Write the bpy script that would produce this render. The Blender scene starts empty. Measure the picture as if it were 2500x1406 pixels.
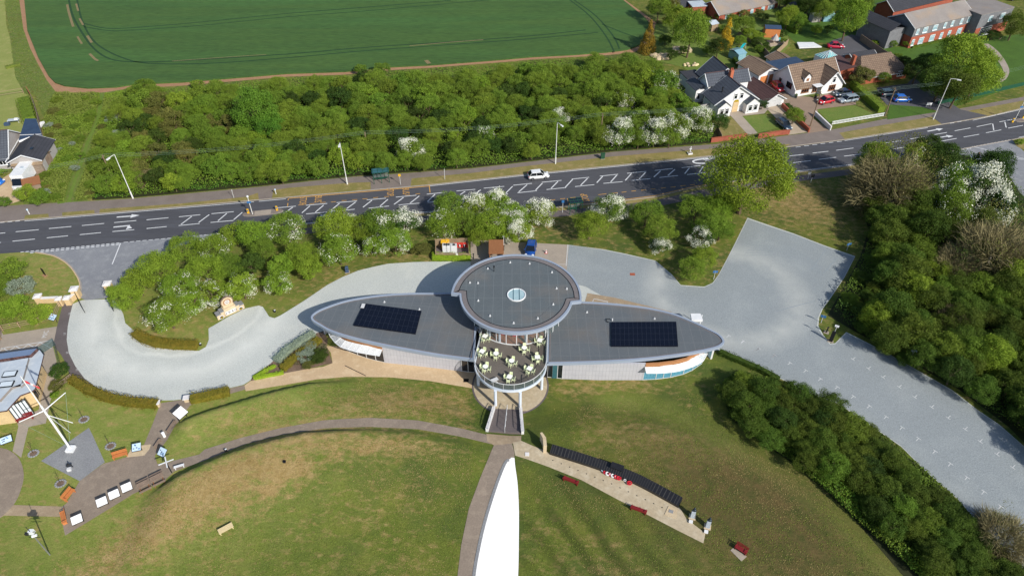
import bpy, bmesh, math, random
import numpy as np
from mathutils import Vector, Matrix
# ---------------------------------------------------------------- camera, world, sun
SC = bpy.context.scene
F, HC, PITCH = 1730.0, 73.0, 41.5
cd = bpy.data.cameras.new("camera"); CAM = bpy.data.objects.new("camera", cd); SC.collection.objects.link(CAM)
cd.sensor_fit = 'HORIZONTAL'; cd.sensor_width = 36; cd.lens = 36*F/2500; cd.clip_start = 0.5; cd.clip_end = 6000
CAM.location = (0, 0, HC); CAM.rotation_euler = (math.radians(90-PITCH), 0, 0); SC.camera = CAM
SUN_DIR = Vector((0.66, -0.75, 0)).normalized(); ELEV = math.radians(35)
wd = bpy.data.worlds.new("World"); SC.world = wd; wd.use_nodes = True
nt = wd.node_tree; bg = nt.nodes['Background']; sk = nt.nodes.new('ShaderNodeTexSky')
sk.sky_type = 'NISHITA'; sk.sun_disc = False; sk.sun_elevation = ELEV
sk.sun_rotation = math.atan2(SUN_DIR.x, SUN_DIR.y)
nt.links.new(sk.outputs[0], bg.inputs[0]); bg.inputs[1].default_value = 0.105
sd = bpy.data.lights.new("sun", 'SUN'); sd.energy = 4.3; sd.angle = math.radians(0.55); sd.color = (1.0, 0.94, 0.84)
so = bpy.data.objects.new("sun", sd); SC.collection.objects.link(so)
dv = Vector((SUN_DIR.x*math.cos(ELEV), SUN_DIR.y*math.cos(ELEV), math.sin(ELEV)))
so.rotation_euler = dv.to_track_quat('Z', 'Y').to_euler(); so.location = (60, -60, 120)
SC.view_settings.view_transform = 'Standard'; SC.view_settings.look = 'None'
SC.view_settings.exposure = 0.25; SC.view_settings.gamma = 1.0
SC.cycles.max_bounces = 5; SC.cycles.transparent_max_bounces = 6
SC.cycles.diffuse_bounces = 3; SC.cycles.glossy_bounces = 3
# ---------------------------------------------------------------- survey: turn places seen in the photo into ground coordinates
_p = math.radians(PITCH); FW = (0, math.cos(_p), -math.sin(_p)); UP = (0, math.sin(_p), math.cos(_p))
def ray(px, py):
    a = (px-1250)/F; b = (703-py)/F
    return (a, FW[1]+UP[1]*b, FW[2]+UP[2]*b)
def Gz(px, py, z=0.0):
    d = ray(px, py); t = (HC-z)/-d[2]
    return Vector((d[0]*t, d[1]*t, z))
def proj(v):
    z = v[2]-HC; dep = v[1]*FW[1]+z*FW[2]; u = v[1]*UP[1]+z*UP[2]
    return (1250+F*v[0]/dep, 703-F*u/dep)
def hgt(bx, by, ty, z0=0.0):
    p = Gz(bx, by, z0); lo, hi = z0, z0+40
    for _ in range(40):
        m = (lo+hi)/2
        if proj((p.x, p.y, m))[1] > ty: lo = m
        else: hi = m
    return m-z0
def scale_at(v):
    dep = v[1]*FW[1]+(v[2]-HC)*FW[2]; return F/dep
_A = [Gz(*p) for p in [(100,1150),(300,1060),(430,1032),(520,1000),(640,965),(760,935),(880,923),(1000,935),(1100,958),(1158,985),(1246,1012),(1340,985),(1450,972),(1600,978),(1750,1015),(1850,1090),(2000,1200),(2200,1400),(2400,1700)]]
_B = [Gz(*p) for p in [(300,1230),(430,1164),(500,1133),(560,1108),(640,1084),(760,1058),(900,1050),(1020,1055),(1120,1074),(1190,1092)]]
_ax = [p.x for p in _A]; _ay = [p.y for p in _A]; _bx = [p.x for p in _B]; _by = [p.y for p in _B]
_ph = random.Random(5)
def _ss(t): t = np.clip(t, 0, 1); return t*t*(3-2*t)
def _kx(px, py): return Gz(px, py).x
_la = ([_kx(420,1035), _kx(470,1015), _kx(700,950), _kx(800,930), _kx(900,925)], [0, .8, .95, .6, 0])
_lb = ([_kx(360,1200), _kx(450,1155), _kx(700,1075), _kx(850,1052), _kx(1000,1052), _kx(1150,1080), _kx(1192,1092)], [0, 1.1, 1.3, .9, .5, .25, 0])
def T(x, y):
    x = np.asarray(x, float); y = np.asarray(y, float)
    d = np.interp(x, _ax, _ay)-y
    w = np.clip((x+46)/24, 0, 1)*np.clip((75-x)/15, 0, 1)
    h = 0.9*w*_ss(d/6)
    h = h+np.interp(x, *_la, left=0, right=0)*_ss(d/0.8)*(1-_ss((d-.8)/5))
    e = np.interp(x, _bx, _by)-y
    h = h+np.interp(x, *_lb, left=0, right=0)*_ss((e-.35)/1.0)*(1-_ss((e-1.5)/16))
    return h*np.where((x < -75) | (x > 75), 0, 1)
def Tz(x, y): return float(T(x, y))
def G(px, py, up=0.0):
    z = 0.0
    for _ in range(8):
        p = Gz(px, py, z+up); z = 0.5*z+0.5*Tz(p.x, p.y)
    return Vector((p.x, p.y, z))
def ang(a, b): return math.atan2(b[1]-a[1], b[0]-a[0])
# ---------------------------------------------------------------- materials
def lin(c):
    return tuple((v/255/12.92 if v/255 <= .04045 else ((v/255+.055)/1.055)**2.4) for v in c)
KALB = 0.86
def alb(c, k=1.0): return tuple(min(.93, v*KALB*k) for v in lin(c))+(1,)
def mat(name, c1, c2=None, c3=None, s=1.0, s2=None, fine=0.0, fs=8.0, rough=.85, metal=0.0, bump=0.0, bs=None, spec=.35, coord='pos', st=(1,1,1), sharp=.25, coat=0, raw=False, k=1.0, rand=0.0):
    m = bpy.data.materials.new(name); m.use_nodes = True; n = m.node_tree.nodes; L = m.node_tree.links
    b = n['Principled BSDF']; b.inputs['Roughness'].default_value = rough; b.inputs['Metallic'].default_value = metal
    b.inputs['Specular IOR Level'].default_value = spec; b.inputs['Coat Weight'].default_value = coat
    f = (lambda c: tuple(c)+(1,)) if raw else (lambda c: alb(c, k))
    if coord == 'pos': src = n.new('ShaderNodeNewGeometry').outputs['Position']
    else: src = n.new('ShaderNodeTexCoord').outputs['Object']
    mp = n.new('ShaderNodeMapping'); mp.inputs['Scale'].default_value = st; L.new(src, mp.inputs[0]); V = mp.outputs[0]
    def noise(sc, det=4):
        t = n.new('ShaderNodeTexNoise'); t.inputs['Scale'].default_value = sc; t.inputs['Detail'].default_value = det; L.new(V, t.inputs['Vector']); return t.outputs[0]
    def ramp(sig, lo, hi):
        t = n.new('ShaderNodeMapRange'); t.inputs[1].default_value = lo; t.inputs[2].default_value = hi; L.new(sig, t.inputs[0]); return t.outputs[0]
    def mix(fac, a, bb, mode='MIX'):
        t = n.new('ShaderNodeMix'); t.data_type = 'RGBA'; t.blend_type = mode
        if isinstance(fac, float): t.inputs[0].default_value = fac
        else: L.new(fac, t.inputs[0])
        for i, v in ((6, a), (7, bb)):
            if isinstance(v, tuple): t.inputs[i].default_value = v
            else: L.new(v, t.inputs[i])
        return t.outputs[2]
    col = f(c1)
    if c2: col = mix(ramp(noise(s), .5-sharp, .5+sharp), col, f(c2))
    if c3: col = mix(ramp(noise(s2 or s*2.7, 5), .5, .5+sharp*1.2), col, f(c3))
    if fine:
        g = n.new('ShaderNodeMapRange'); L.new(noise(fs, 3), g.inputs[0]); g.inputs[1].default_value = .25; g.inputs[2].default_value = .75
        g.inputs[3].default_value = 1-fine; g.inputs[4].default_value = 1+fine
        cmb = n.new('ShaderNodeCombineColor'); [L.new(g.outputs[0], cmb.inputs[i]) for i in range(3)]
        col = mix(1.0, col, cmb.outputs[0], 'MULTIPLY')
    if rand:
        oi = n.new('ShaderNodeObjectInfo'); hs = n.new('ShaderNodeHueSaturation')
        for out, lo, hi in (('Hue', .5-.035*rand, .5+.02*rand), ('Value', 1-.35*rand, 1+.3*rand)):
            r = n.new('ShaderNodeMapRange'); L.new(oi.outputs['Random'], r.inputs[0])
            if out == 'Hue':
                mm = n.new('ShaderNodeMath'); mm.operation = 'FRACT'; m2 = n.new('ShaderNodeMath'); m2.operation = 'MULTIPLY'; m2.inputs[1].default_value = 7.31
                L.new(oi.outputs['Random'], m2.inputs[0]); L.new(m2.outputs[0], mm.inputs[0]); L.new(mm.outputs[0], r.inputs[0])
            r.inputs[3].default_value = lo; r.inputs[4].default_value = hi; L.new(r.outputs[0], hs.inputs[out])
        if isinstance(col, tuple): hs.inputs['Color'].default_value = col
        else: L.new(col, hs.inputs['Color'])
        col = hs.outputs[0]
    if isinstance(col, tuple): b.inputs['Base Color'].default_value = col
    else: L.new(col, b.inputs['Base Color'])
    if bump:
        bp = n.new('ShaderNodeBump'); bp.inputs['Strength'].default_value = bump; bp.inputs['Distance'].default_value = .1
        L.new(noise(bs or fs, 4), bp.inputs['Height']); L.new(bp.outputs[0], b.inputs['Normal'])
    M[name] = m
    return m
M = {}
def leafmat(name, c1, c2, rand=.6, k=1.0, trans=.3):
    m = mat(name, c1, c2, s=1.6, fine=.35, fs=9, coord='obj', rand=rand, rough=.7, spec=.25, k=k)
    n = m.node_tree.nodes; L = m.node_tree.links; b = n['Principled BSDF']; out = n['Material Output']
    tr = n.new('ShaderNodeBsdfTranslucent'); ms = n.new('ShaderNodeMixShader'); ms.inputs[0].default_value = trans
    L.new(b.inputs['Base Color'].links[0].from_socket, tr.inputs[0]); L.new(b.outputs[0], ms.inputs[1]); L.new(tr.outputs[0], ms.inputs[2]); L.new(ms.outputs[0], out.inputs[0])
    return m
def glass(name, c, rough=.05, spec=.6):
    return mat(name, c, rough=rough, spec=spec, raw=False)
# surface materials
mat('asphalt', (86,87,92), (77,78,84), s=.35, fine=.12, fs=6, c3=(92,94,102), s2=.8, st=(.12,1.6,1), rough=.8)
mat('asphalt_old', (144,147,152), (130,133,140), s=.3, c3=(158,161,164), s2=.9, fine=.14, fs=5)
mat('asphalt_drive', (98,98,104), (88,88,94), s=.3, fine=.12, fs=5)
mat('pavement', (138,128,122), (124,114,108), s=.5, fine=.1, fs=4)
mat('path_brown', (152,138,124), (138,125,112), s=.4, fine=.14, fs=6, c3=(164,150,134))
mat('path_dark', (112,104,104), (100,93,93), s=.5, fine=.1, fs=6)
mat('path_tan', (172,152,126), (158,140,116), s=.4, fine=.12, fs=5, c3=(184,166,140))
mat('terrace', (212,186,150), (198,172,138), s=.35, fine=.1, fs=6, c3=(222,200,166))
mat('paving', (196,182,156), (182,166,138), s=.5, fine=.12, fs=3, c3=(208,196,172))
mat('concrete', (176,164,150), (160,150,138), s=.5, fine=.1, fs=4)
mat('block_drive', (158,138,120), (146,126,110), s=.5, fine=.14, fs=6)
mat('pale_drive', (196,180,158), (180,164,144), s=.4, fine=.12, fs=4)
mat('verge', (150,134,84), (122,120,62), s=.25, c3=(166,146,104), s2=.8, fine=.2, fs=5)
mat('soil', (176,138,106), (160,122,92), s=.5, fine=.2, fs=4)
mat('soil_pale', (190,166,130), (176,148,112), s=.6, fine=.2, fs=4)
mat('bed', (132,110,96), (104,88,72), s=1, fine=.3, fs=6)
mat('lawn', (96,122,48), (112,128,56), s=.3, fine=.2, fs=4, c3=(122,130,66), s2=.9)
mat('lawn_pale', (148,154,84), (132,142,70), s=.2, fine=.15, fs=4, c3=(160,158,96))
mat('lawn_lush', (78,112,36), (66,96,30), s=.4, fine=.25, fs=4)
mat('rough_grass', (112,126,54), (94,116,44), s=.35, c3=(128,124,78), s2=.9, fine=.3, fs=3)
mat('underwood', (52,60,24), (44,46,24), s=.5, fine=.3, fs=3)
mat('track', (112,134,52), (98,126,44), s=.4, fine=.2, fs=4)
mat('lane_white', (236,238,240), (208,212,216), s=3, fine=.05, fs=9)
mat('lane_yellow', (222,170,84), (196,150,84), s=3)
mat('lane_cream', (226,196,158), (210,182,146), s=2)
mat('white_chalk', (255,255,255), rough=.9, k=1.35)
mat('kerbstone', (176,168,158), (160,152,144), s=1.5)
mat('bay_mark', (220,222,224), (196,200,202), s=4)
# object materials
mat('white_paint', (244,246,248), (226,230,234), s=1.2, rough=.45)
mat('white_render', (240,240,240), (226,226,228), s=.6, fine=.03, fs=4)
mat('cream_wall', (222,196,152), (208,182,140), s=.8, fine=.08, fs=5)
mat('stone', (214,196,164), (196,176,146), s=1, fine=.12, fs=5)
mat('stone_cap', (238,236,236), (222,220,220), s=1)
mat('steel', (168,172,178), rough=.35, metal=.6)
mat('galv', (214,216,218), rough=.5)
mat('dark_metal', (42,44,48), rough=.45)
mat('black', (20,20,22), rough=.5)
mat('fascia', (160,172,190), (150,163,182), s=.4, rough=.4, spec=.5)
mat('gutter', (24,30,38), rough=.7)
mat('roof_edge', (128,122,122), (116,112,114), s=.8, fine=.1, fs=4)
mat('column_white', (214,224,238), rough=.4)
mat('timber_band', (190,136,92), (172,120,78), s=2, st=(1,1,6), rough=.6)
mat('deck_core', (52,50,48), rough=.7)
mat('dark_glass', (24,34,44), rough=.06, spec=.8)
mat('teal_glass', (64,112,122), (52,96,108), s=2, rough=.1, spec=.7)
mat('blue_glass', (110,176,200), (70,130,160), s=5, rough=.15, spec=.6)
mat('sky_glass', (150,190,204), (120,168,186), s=3, rough=.1, spec=.6)
mat('white_glass', (216,228,238), rough=.2, spec=.6)
mat('pv', (12,16,32), (9,12,26), s=.6, rough=.18, spec=.6)
mat('pv_line', (52,58,72), rough=.4)
mat('table_white', (252,255,250), rough=.35, k=1.05)
mat('chair_green', (234,244,200), rough=.4, k=1.0)
mat('orange_wood', (214,140,84), (190,116,66), s=1.4, coord='obj', st=(1,10,10), rough=.6)
mat('red_wood', (148,44,48), (120,34,40), s=1.4, coord='obj', st=(1,10,10), rough=.5)
mat('pale_wood', (240,222,176), (226,204,156), s=1.4, coord='obj', st=(1,10,10), rough=.5)
mat('grey_wood', (156,136,120), (132,114,100), s=1.5, fine=.1, fs=9, rough=.8)
mat('fence_wood', (170,148,120), (146,126,104), s=1.5, fine=.12, fs=6)
mat('brown_wood', (156,106,70), (138,92,60), s=1.5, coord='obj', st=(8,1,1), fine=.08)
mat('brick', (172,96,70), (152,82,60), s=1.5, fine=.15, fs=5)
mat('brick_red', (172,96,76), (152,82,66), s=1.5, fine=.15, fs=5)
mat('tile_brown', (142,122,104), (122,102,88), s=.8, fine=.14, fs=5, c3=(156,134,112))
mat('tile_plum', (104,78,76), (90,66,66), s=.8, fine=.14, fs=5)
mat('slate', (92,98,108), (78,84,94), s=.8, fine=.16, fs=4)
mat('slate_blue', (56,78,106), (46,66,94), s=.8, fine=.12, fs=4)
mat('slate_dark', (70,72,80), (58,60,68), s=.8, fine=.14, fs=4)
mat('felt_grey', (150,144,140), (134,128,126), s=.5, fine=.1, fs=4, c3=(168,146,122), s2=.25)
mat('zinc', (198,208,218), (182,194,206), s=.5, rough=.5, c3=(212,220,226))
mat('zinc_blue', (120,140,172), (110,130,160), s=.5, rough=.5)
mat('hung_tile', (128,130,136), (112,114,120), s=1.2, fine=.16, fs=4)
mat('terracotta', (190,110,80), rough=.8)
mat('cladding', (182,178,176), (170,166,164), s=.8, rough=.6)
mat('bark', (112,96,76), (88,74,58), s=4, coord='obj', fine=.2)
mat('bark_pale', (176,166,150), (150,140,124), s=4, coord='obj')
mat('pole_wood', (140,120,98), (120,102,84), s=3)
mat('lamp_white', (232,234,232), rough=.4)
mat('sign_blue', (60,120,180), rough=.4)
mat('sign_pale', (196,220,240), rough=.3)
mat('sign_yellow', (240,190,50), rough=.4)
mat('board_white', (250,250,252), rough=.25, k=1.05)
mat('shelter_green', (34,84,66), rough=.4)
mat('cabinet_green', (44,84,64), rough=.5)
mat('bin_blue', (66,84,112), rough=.4)
mat('poppy', (206,36,56), (170,24,44), s=9, rough=.7)
mat('bronze', (62,74,84), (48,58,66), s=5, rough=.5, metal=.4)
mat('wall_black', (38,38,42), (28,28,32), s=2, rough=.35, spec=.5)
mat('letter_dark', (66,66,66), rough=.6)
mat('tyre', (22,22,24), rough=.85); mat('rim', (160,164,170), metal=.7, rough=.3)
mat('car_glass', (18,24,32), rough=.05, spec=.8); mat('lamp_glass', (230,236,240), rough=.1); mat('tail_red', (170,20,24), rough=.2)
for nme, c in dict(car_white=(240,242,244), car_blue=(22,72,150), car_red=(196,26,44), car_crimson=(190,20,60), car_silver=(150,164,176), car_navy=(34,52,84), car_dark=(40,58,72), car_azure=(30,110,210), car_slate=(44,60,80)).items():
    mat(nme, c, rough=.25, spec=.6, coat=.6)
mat('toy_cyan', (40,200,210), rough=.4); mat('bin_orange', (214,96,44), rough=.5); mat('red_plastic', (214,60,52), rough=.5)
mat('skin', (205,150,120)); mat('cloth_purple', (96,60,110)); mat('cloth_dark', (40,40,52)); mat('hair_dark', (50,38,30))
leafmat('leaf_green', (112,138,46), (88,116,36), k=1.3, rand=.45)
leafmat('leaf_spring', (128,152,48), (104,132,38), k=1.3, rand=.4)
leafmat('leaf_dark', (72,98,34), (54,80,28), k=1.1)
leafmat('leaf_thicket', (110,132,44), (90,114,36), k=1.5, rand=.42)
leafmat('leaf_wood', (92,114,38), (70,94,30), k=1.2, rand=.7)
leafmat('leaf_lime', (128,148,40), (106,128,34), k=1.25, rand=.2)
leafmat('leaf_fresh', (104,146,46), (82,124,40), k=1.1, rand=.3)
leafmat('leaf_hedge', (142,126,46), (108,110,36), k=1.2, rand=.2)
leafmat('leaf_box', (146,170,46), (124,152,38), k=1.4, rand=.1)
leafmat('leaf_grey', (164,178,158), (134,150,128), k=1.1, rand=.2)
leafmat('leaf_sage', (104,116,80), (120,96,78), k=1.1, rand=.2)
leafmat('leaf_orange', (176,142,48), (120,112,44), k=1.1, rand=.1)
leafmat('leaf_gold', (214,184,50), (180,150,44), k=1.1, rand=.1)
leafmat('leaf_scrub', (116,130,56), (98,114,46), k=1.3, rand=.2)
leafmat('leaf_rust', (122,124,60), (100,106,50), k=1.1, rand=.5)
leafmat('blossom', (244,244,228), (226,230,204), k=1.25, rand=.1)
leafmat('twig', (148,138,100), (118,112,78), k=1.1, rand=.1, trans=.1)
def seams(name, w, h, mortar=.02, c=(60,64,70), vert=False, rot=0.0, coord='pos', off=0.0, k=1.0):
    m = M[name]; n = m.node_tree.nodes; L = m.node_tree.links; b = n['Principled BSDF']
    src = n.new('ShaderNodeNewGeometry').outputs['Position'] if coord == 'pos' else n.new('ShaderNodeTexCoord').outputs['Object']
    mp = n.new('ShaderNodeMapping'); mp.inputs['Rotation'].default_value = (math.radians(-90) if vert else 0, 0, rot); L.new(src, mp.inputs[0])
    t = n.new('ShaderNodeTexBrick'); t.offset = off; t.inputs['Scale'].default_value = 1; t.inputs['Brick Width'].default_value = w; t.inputs['Row Height'].default_value = h
    t.inputs['Mortar Size'].default_value = mortar; t.inputs['Mortar Smooth'].default_value = .3; L.new(mp.outputs[0], t.inputs[0])
    mx = n.new('ShaderNodeMix'); mx.data_type = 'RGBA'; L.new(t.outputs['Fac'], mx.inputs[0])
    ln = b.inputs['Base Color'].links
    if ln: L.new(ln[0].from_socket, mx.inputs[6])
    else: mx.inputs[6].default_value = b.inputs['Base Color'].default_value
    mx.inputs[7].default_value = alb(c, k); L.new(mx.outputs[2], b.inputs['Base Color'])
def tag(o, label=None, cat=None, group=None, kind=None):
    if label: o['label'] = label
    if cat: o['category'] = cat
    if group: o['group'] = group
    if kind: o['kind'] = kind
    return o
def root(name, label, cat, loc=(0,0,0), rz=0.0, group=None):
    o = bpy.data.objects.new(name, None); SC.collection.objects.link(o); o.empty_display_size = .2
    o.location = loc; o.rotation_euler = (0, 0, rz); return tag(o, label, cat, group)
def link(name, me, parent=None):
    o = bpy.data.objects.new(name, me); SC.collection.objects.link(o)
    if parent is not None: o.parent = parent
    return o
def dup(o, loc=None, rz=None, s=None, label=None, group=None):
    c = o.copy(); SC.collection.objects.link(c)
    if loc is not None: c.location = loc
    if rz is not None: c.rotation_euler = (0, 0, rz)
    if s is not None: c.scale = (s, s, s) if isinstance(s, (int, float)) else s
    if label: c['label'] = label
    if group: c['group'] = group
    for ch in list(o.children):
        k = ch.copy(); SC.collection.objects.link(k); k.parent = c
        for g in list(ch.children):
            q = g.copy(); SC.collection.objects.link(q); q.parent = k
    return c
from mathutils.geometry import tessellate_polygon
def tess(P): return tessellate_polygon([[Vector(p) for p in P]])
def orient_tess(vs, f):
    n = Vector((0,0,0))
    for i in range(len(vs)):
        a, b = vs[i], vs[(i+1) % len(vs)]; n += Vector(((a.y-b.y)*(a.z+b.z), (a.z-b.z)*(a.x+b.x), (a.x-b.x)*(a.y+b.y)))
    out = []
    for t in tess(vs):
        a, b, c = (vs[k] for k in t)
        if (b-a).cross(c-a).dot(n) < 0: t = (t[0], t[2], t[1])
        out.append([f[k] for k in t])
    return out
class MB:
    def __init__(s): s.v = []; s.f = []; s.m = []; s.ms = []
    def _mi(s, m):
        if m not in s.ms: s.ms.append(m)
        return s.ms.index(m)
    def add(s, vs, fs, m):
        b = len(s.v); s.v += [tuple(v) for v in vs]; i = s._mi(m)
        for f in fs:
            for g in ([f] if len(f) < 5 else orient_tess([Vector(vs[k]) for k in f], f)): s.f.append([b+k for k in g]); s.m.append(i)
        return s
    def box(s, c, d, m, rz=0.0, taper=1.0, rx=0.0):
        x, y, z = d[0]/2, d[1]/2, d[2]/2; vs = []
        for sz in (-1, 1):
            k = taper if sz > 0 else 1
            for sx, sy in ((-1,-1),(1,-1),(1,1),(-1,1)):
                v = Vector((sx*x*k, sy*y*k, sz*z))
                if rx: v = Matrix.Rotation(rx, 3, 'X') @ v
                if rz: v = Matrix.Rotation(rz, 3, 'Z') @ v
                vs.append(v+Vector(c))
        return s.add(vs, [(0,3,2,1),(4,5,6,7),(0,1,5,4),(1,2,6,5),(2,3,7,6),(3,0,4,7)], m)
    def prism(s, poly, z0, z1, m, mside=None):
        n = len(poly); a = sum(poly[i][0]*poly[(i+1) % n][1]-poly[(i+1) % n][0]*poly[i][1] for i in range(n))
        P = list(poly) if a > 0 else list(poly)[::-1]
        f0 = z0 if callable(z0) else (lambda x, y: z0); f1 = z1 if callable(z1) else (lambda x, y: z1)
        vs = [(p[0], p[1], f0(p[0], p[1])) for p in P]+[(p[0], p[1], f1(p[0], p[1])) for p in P]
        s.add(vs, [tuple(range(n, 2*n)), tuple(range(n-1, -1, -1))], m)
        b = len(s.v)-2*n; i = s._mi(mside or m)
        for k in range(n): s.f.append([b+k, b+(k+1) % n, b+n+(k+1) % n, b+n+k]); s.m.append(i)
        return s
    def tube(s, p, q, r0, m, r1=None, n=6):
        p = Vector(p); q = Vector(q); r1 = r0 if r1 is None else r1; d = (q-p)
        if d.length < 1e-6: return s
        d.normalize(); a = d.orthogonal().normalized(); b = d.cross(a); vs = []
        for c, r in ((p, r0), (q, r1)):
            for k in range(n):
                t = 2*math.pi*k/n; vs.append(c+(a*math.cos(t)+b*math.sin(t))*r)
        return s.add(vs, [(k, (k+1) % n, n+(k+1) % n, n+k) for k in range(n)]+[tuple(range(n-1, -1, -1)), tuple(range(n, 2*n))], m)
    def path(s, pts, r, m, n=5):
        for a, b in zip(pts, pts[1:]): s.tube(a, b, r, m, n=n)
        return s
    def ball(s, c, r, m, n=8, k=6, sq=(1,1,1)):
        vs = []; fs = []
        for i in range(k+1):
            t = math.pi*i/k
            for j in range(n): u = 2*math.pi*j/n; vs.append((c[0]+r*sq[0]*math.sin(t)*math.cos(u), c[1]+r*sq[1]*math.sin(t)*math.sin(u), c[2]-r*sq[2]*math.cos(t)))
        for i in range(k):
            for j in range(n): fs.append((i*n+j, i*n+(j+1) % n, (i+1)*n+(j+1) % n, (i+1)*n+j))
        return s.add(vs, fs, m)
    def quad(s, pts, m): return s.add(pts, [tuple(range(len(pts)))], m)
    def build(s, name, parent=None, smooth=False):
        me = bpy.data.meshes.new(name); me.from_pydata(s.v, [], s.f)
        for m in s.ms: me.materials.append(M[m])
        me.polygons.foreach_set('material_index', s.m)
        if smooth: me.polygons.foreach_set('use_smooth', [True]*len(s.f))
        me.update()
        return link(name, me, parent)
def smooth_px(pts, k=4, closed=False):
    out = []; n = len(pts); rng = range(n if closed else n-1)
    for i in rng:
        g = (lambda j: pts[j % n]) if closed else (lambda j: pts[max(0, min(n-1, j))])
        p0, p1, p2, p3 = g(i-1), g(i), g(i+1), g(i+2)
        for j in range(k):
            t = j/k
            out.append(tuple(.5*((2*p1[c])+(-p0[c]+p2[c])*t+(2*p0[c]-5*p1[c]+4*p2[c]-p3[c])*t*t+(-p0[c]+3*p1[c]-3*p2[c]+p3[c])*t**3) for c in (0, 1)))
    if not closed: out.append(tuple(pts[-1]))
    return out
def W(pts, z=None): return [G(*p) if z is None else Gz(p[0], p[1], z) for p in pts]
def inpoly(x, y, P):
    c = False; j = len(P)-1
    for i in range(len(P)):
        if (P[i][1] > y) != (P[j][1] > y) and x < (P[j][0]-P[i][0])*(y-P[i][1])/(P[j][1]-P[i][1])+P[i][0]: c = not c
        j = i
    return c
def sheet(name, pts, m, lift=.02, world=False, parent=None, kind='structure', label=None, drape=None):
    P = [Vector((p[0], p[1], 0)) for p in pts] if world else W(pts)
    n = len(P); a = sum(P[i].x*P[(i+1) % n].y-P[(i+1) % n].x*P[i].y for i in range(n))
    if a < 0: P = P[::-1]
    bm = bmesh.new(); bv = [bm.verts.new((p.x, p.y, 0)) for p in P]
    for t in tess([(p.x, p.y, 0) for p in P]):
        try: fc = bm.faces.new([bv[i] for i in t])
        except ValueError: continue
        fc.normal_update()
        if fc.normal.z < 0: fc.normal_flip()
    if drape is None: drape = any(abs(Tz(p.x, p.y)) > .004 for p in P)
    if drape:
        x0 = min(p.x for p in P); x1 = max(p.x for p in P); y0 = min(p.y for p in P); y1 = max(p.y for p in P)
        for ax, lo, hi in ((0, x0, x1), (1, y0, y1)):
            t = math.ceil(lo*2)/2
            while t < hi:
                bmesh.ops.bisect_plane(bm, geom=bm.verts[:]+bm.edges[:]+bm.faces[:], plane_co=(t, 0, 0) if ax == 0 else (0, t, 0), plane_no=(1, 0, 0) if ax == 0 else (0, 1, 0)); t += .5
    xs = [v.co.x for v in bm.verts]; ys = [v.co.y for v in bm.verts]; zs = T(xs, ys)
    for v, z in zip(bm.verts, zs): v.co.z = float(z)+lift
    me = bpy.data.meshes.new(name); bm.to_mesh(me); bm.free(); me.materials.append(M[m])
    o = link(name, me, parent)
    if parent is None: o['kind'] = kind
    if label: o['label'] = label
    return o
def strip_world(pts, w):
    """outline of a ribbon of width w (m) along world points"""
    L = []; R = []
    for i, p in enumerate(pts):
        a = pts[max(0, i-1)]; b = pts[min(len(pts)-1, i+1)]; d = Vector((b[0]-a[0], b[1]-a[1])).normalized(); nn = Vector((-d.y, d.x))*w/2
        L.append((p[0]+nn.x, p[1]+nn.y)); R.append((p[0]-nn.x, p[1]-nn.y))
    return L, R
def ribbon(mb, pts, w, z, m):
    L, R = strip_world(pts, w)
    for i in range(len(pts)-1):
        q = [(*R[i], 0), (*R[i+1], 0), (*L[i+1], 0), (*L[i], 0)]
        mb.add([(x, y, Tz(x, y)+z) for x, y, _ in q], [(0,1,2,3)], m)
def wall_along(mb, pts, w, h, m, z0=0.0, cap=None, caph=.06, capw=.06):
    L, R = strip_world(pts, w)
    for i in range(len(pts)-1):
        q = [R[i], R[i+1], L[i+1], L[i]]; zz = [Tz(*p)+z0 for p in q]
        vs = [(q[k][0], q[k][1], zz[k]-.1) for k in range(4)]+[(q[k][0], q[k][1], zz[k]+h) for k in range(4)]
        mb.add(vs, [(0,3,2,1),(4,5,6,7),(0,1,5,4),(1,2,6,5),(2,3,7,6),(3,0,4,7)], m)
    if cap:
        L, R = strip_world(pts, w+capw*2)
        for i in range(len(pts)-1):
            q = [R[i], R[i+1], L[i+1], L[i]]; zz = [Tz(*p)+z0+h+.002 for p in q]
            vs = [(q[k][0], q[k][1], zz[k]) for k in range(4)]+[(q[k][0], q[k][1], zz[k]+caph) for k in range(4)]
            mb.add(vs, [(0,3,2,1),(4,5,6,7),(0,1,5,4),(1,2,6,5),(2,3,7,6),(3,0,4,7)], cap)
    return mb
def textmesh(body, m, size=1.0, sx=1.0, sy=1.0, ext=0.0, sp=1.0):
    cu = bpy.data.curves.new('lettering', 'FONT'); cu.body = body; cu.size = size; cu.align_x = 'CENTER'; cu.align_y = 'CENTER'; cu.extrude = ext; cu.space_character = sp; cu.resolution_u = 2
    o = bpy.data.objects.new('lettering', cu); SC.collection.objects.link(o); dg = bpy.context.evaluated_depsgraph_get(); dg.update()
    me = bpy.data.meshes.new_from_object(o.evaluated_get(dg)); bpy.data.objects.remove(o); bpy.data.curves.remove(cu)
    me.transform(Matrix.Diagonal((sx, sy, 1, 1))); me.materials.clear(); me.materials.append(M[m]); return me
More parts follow.
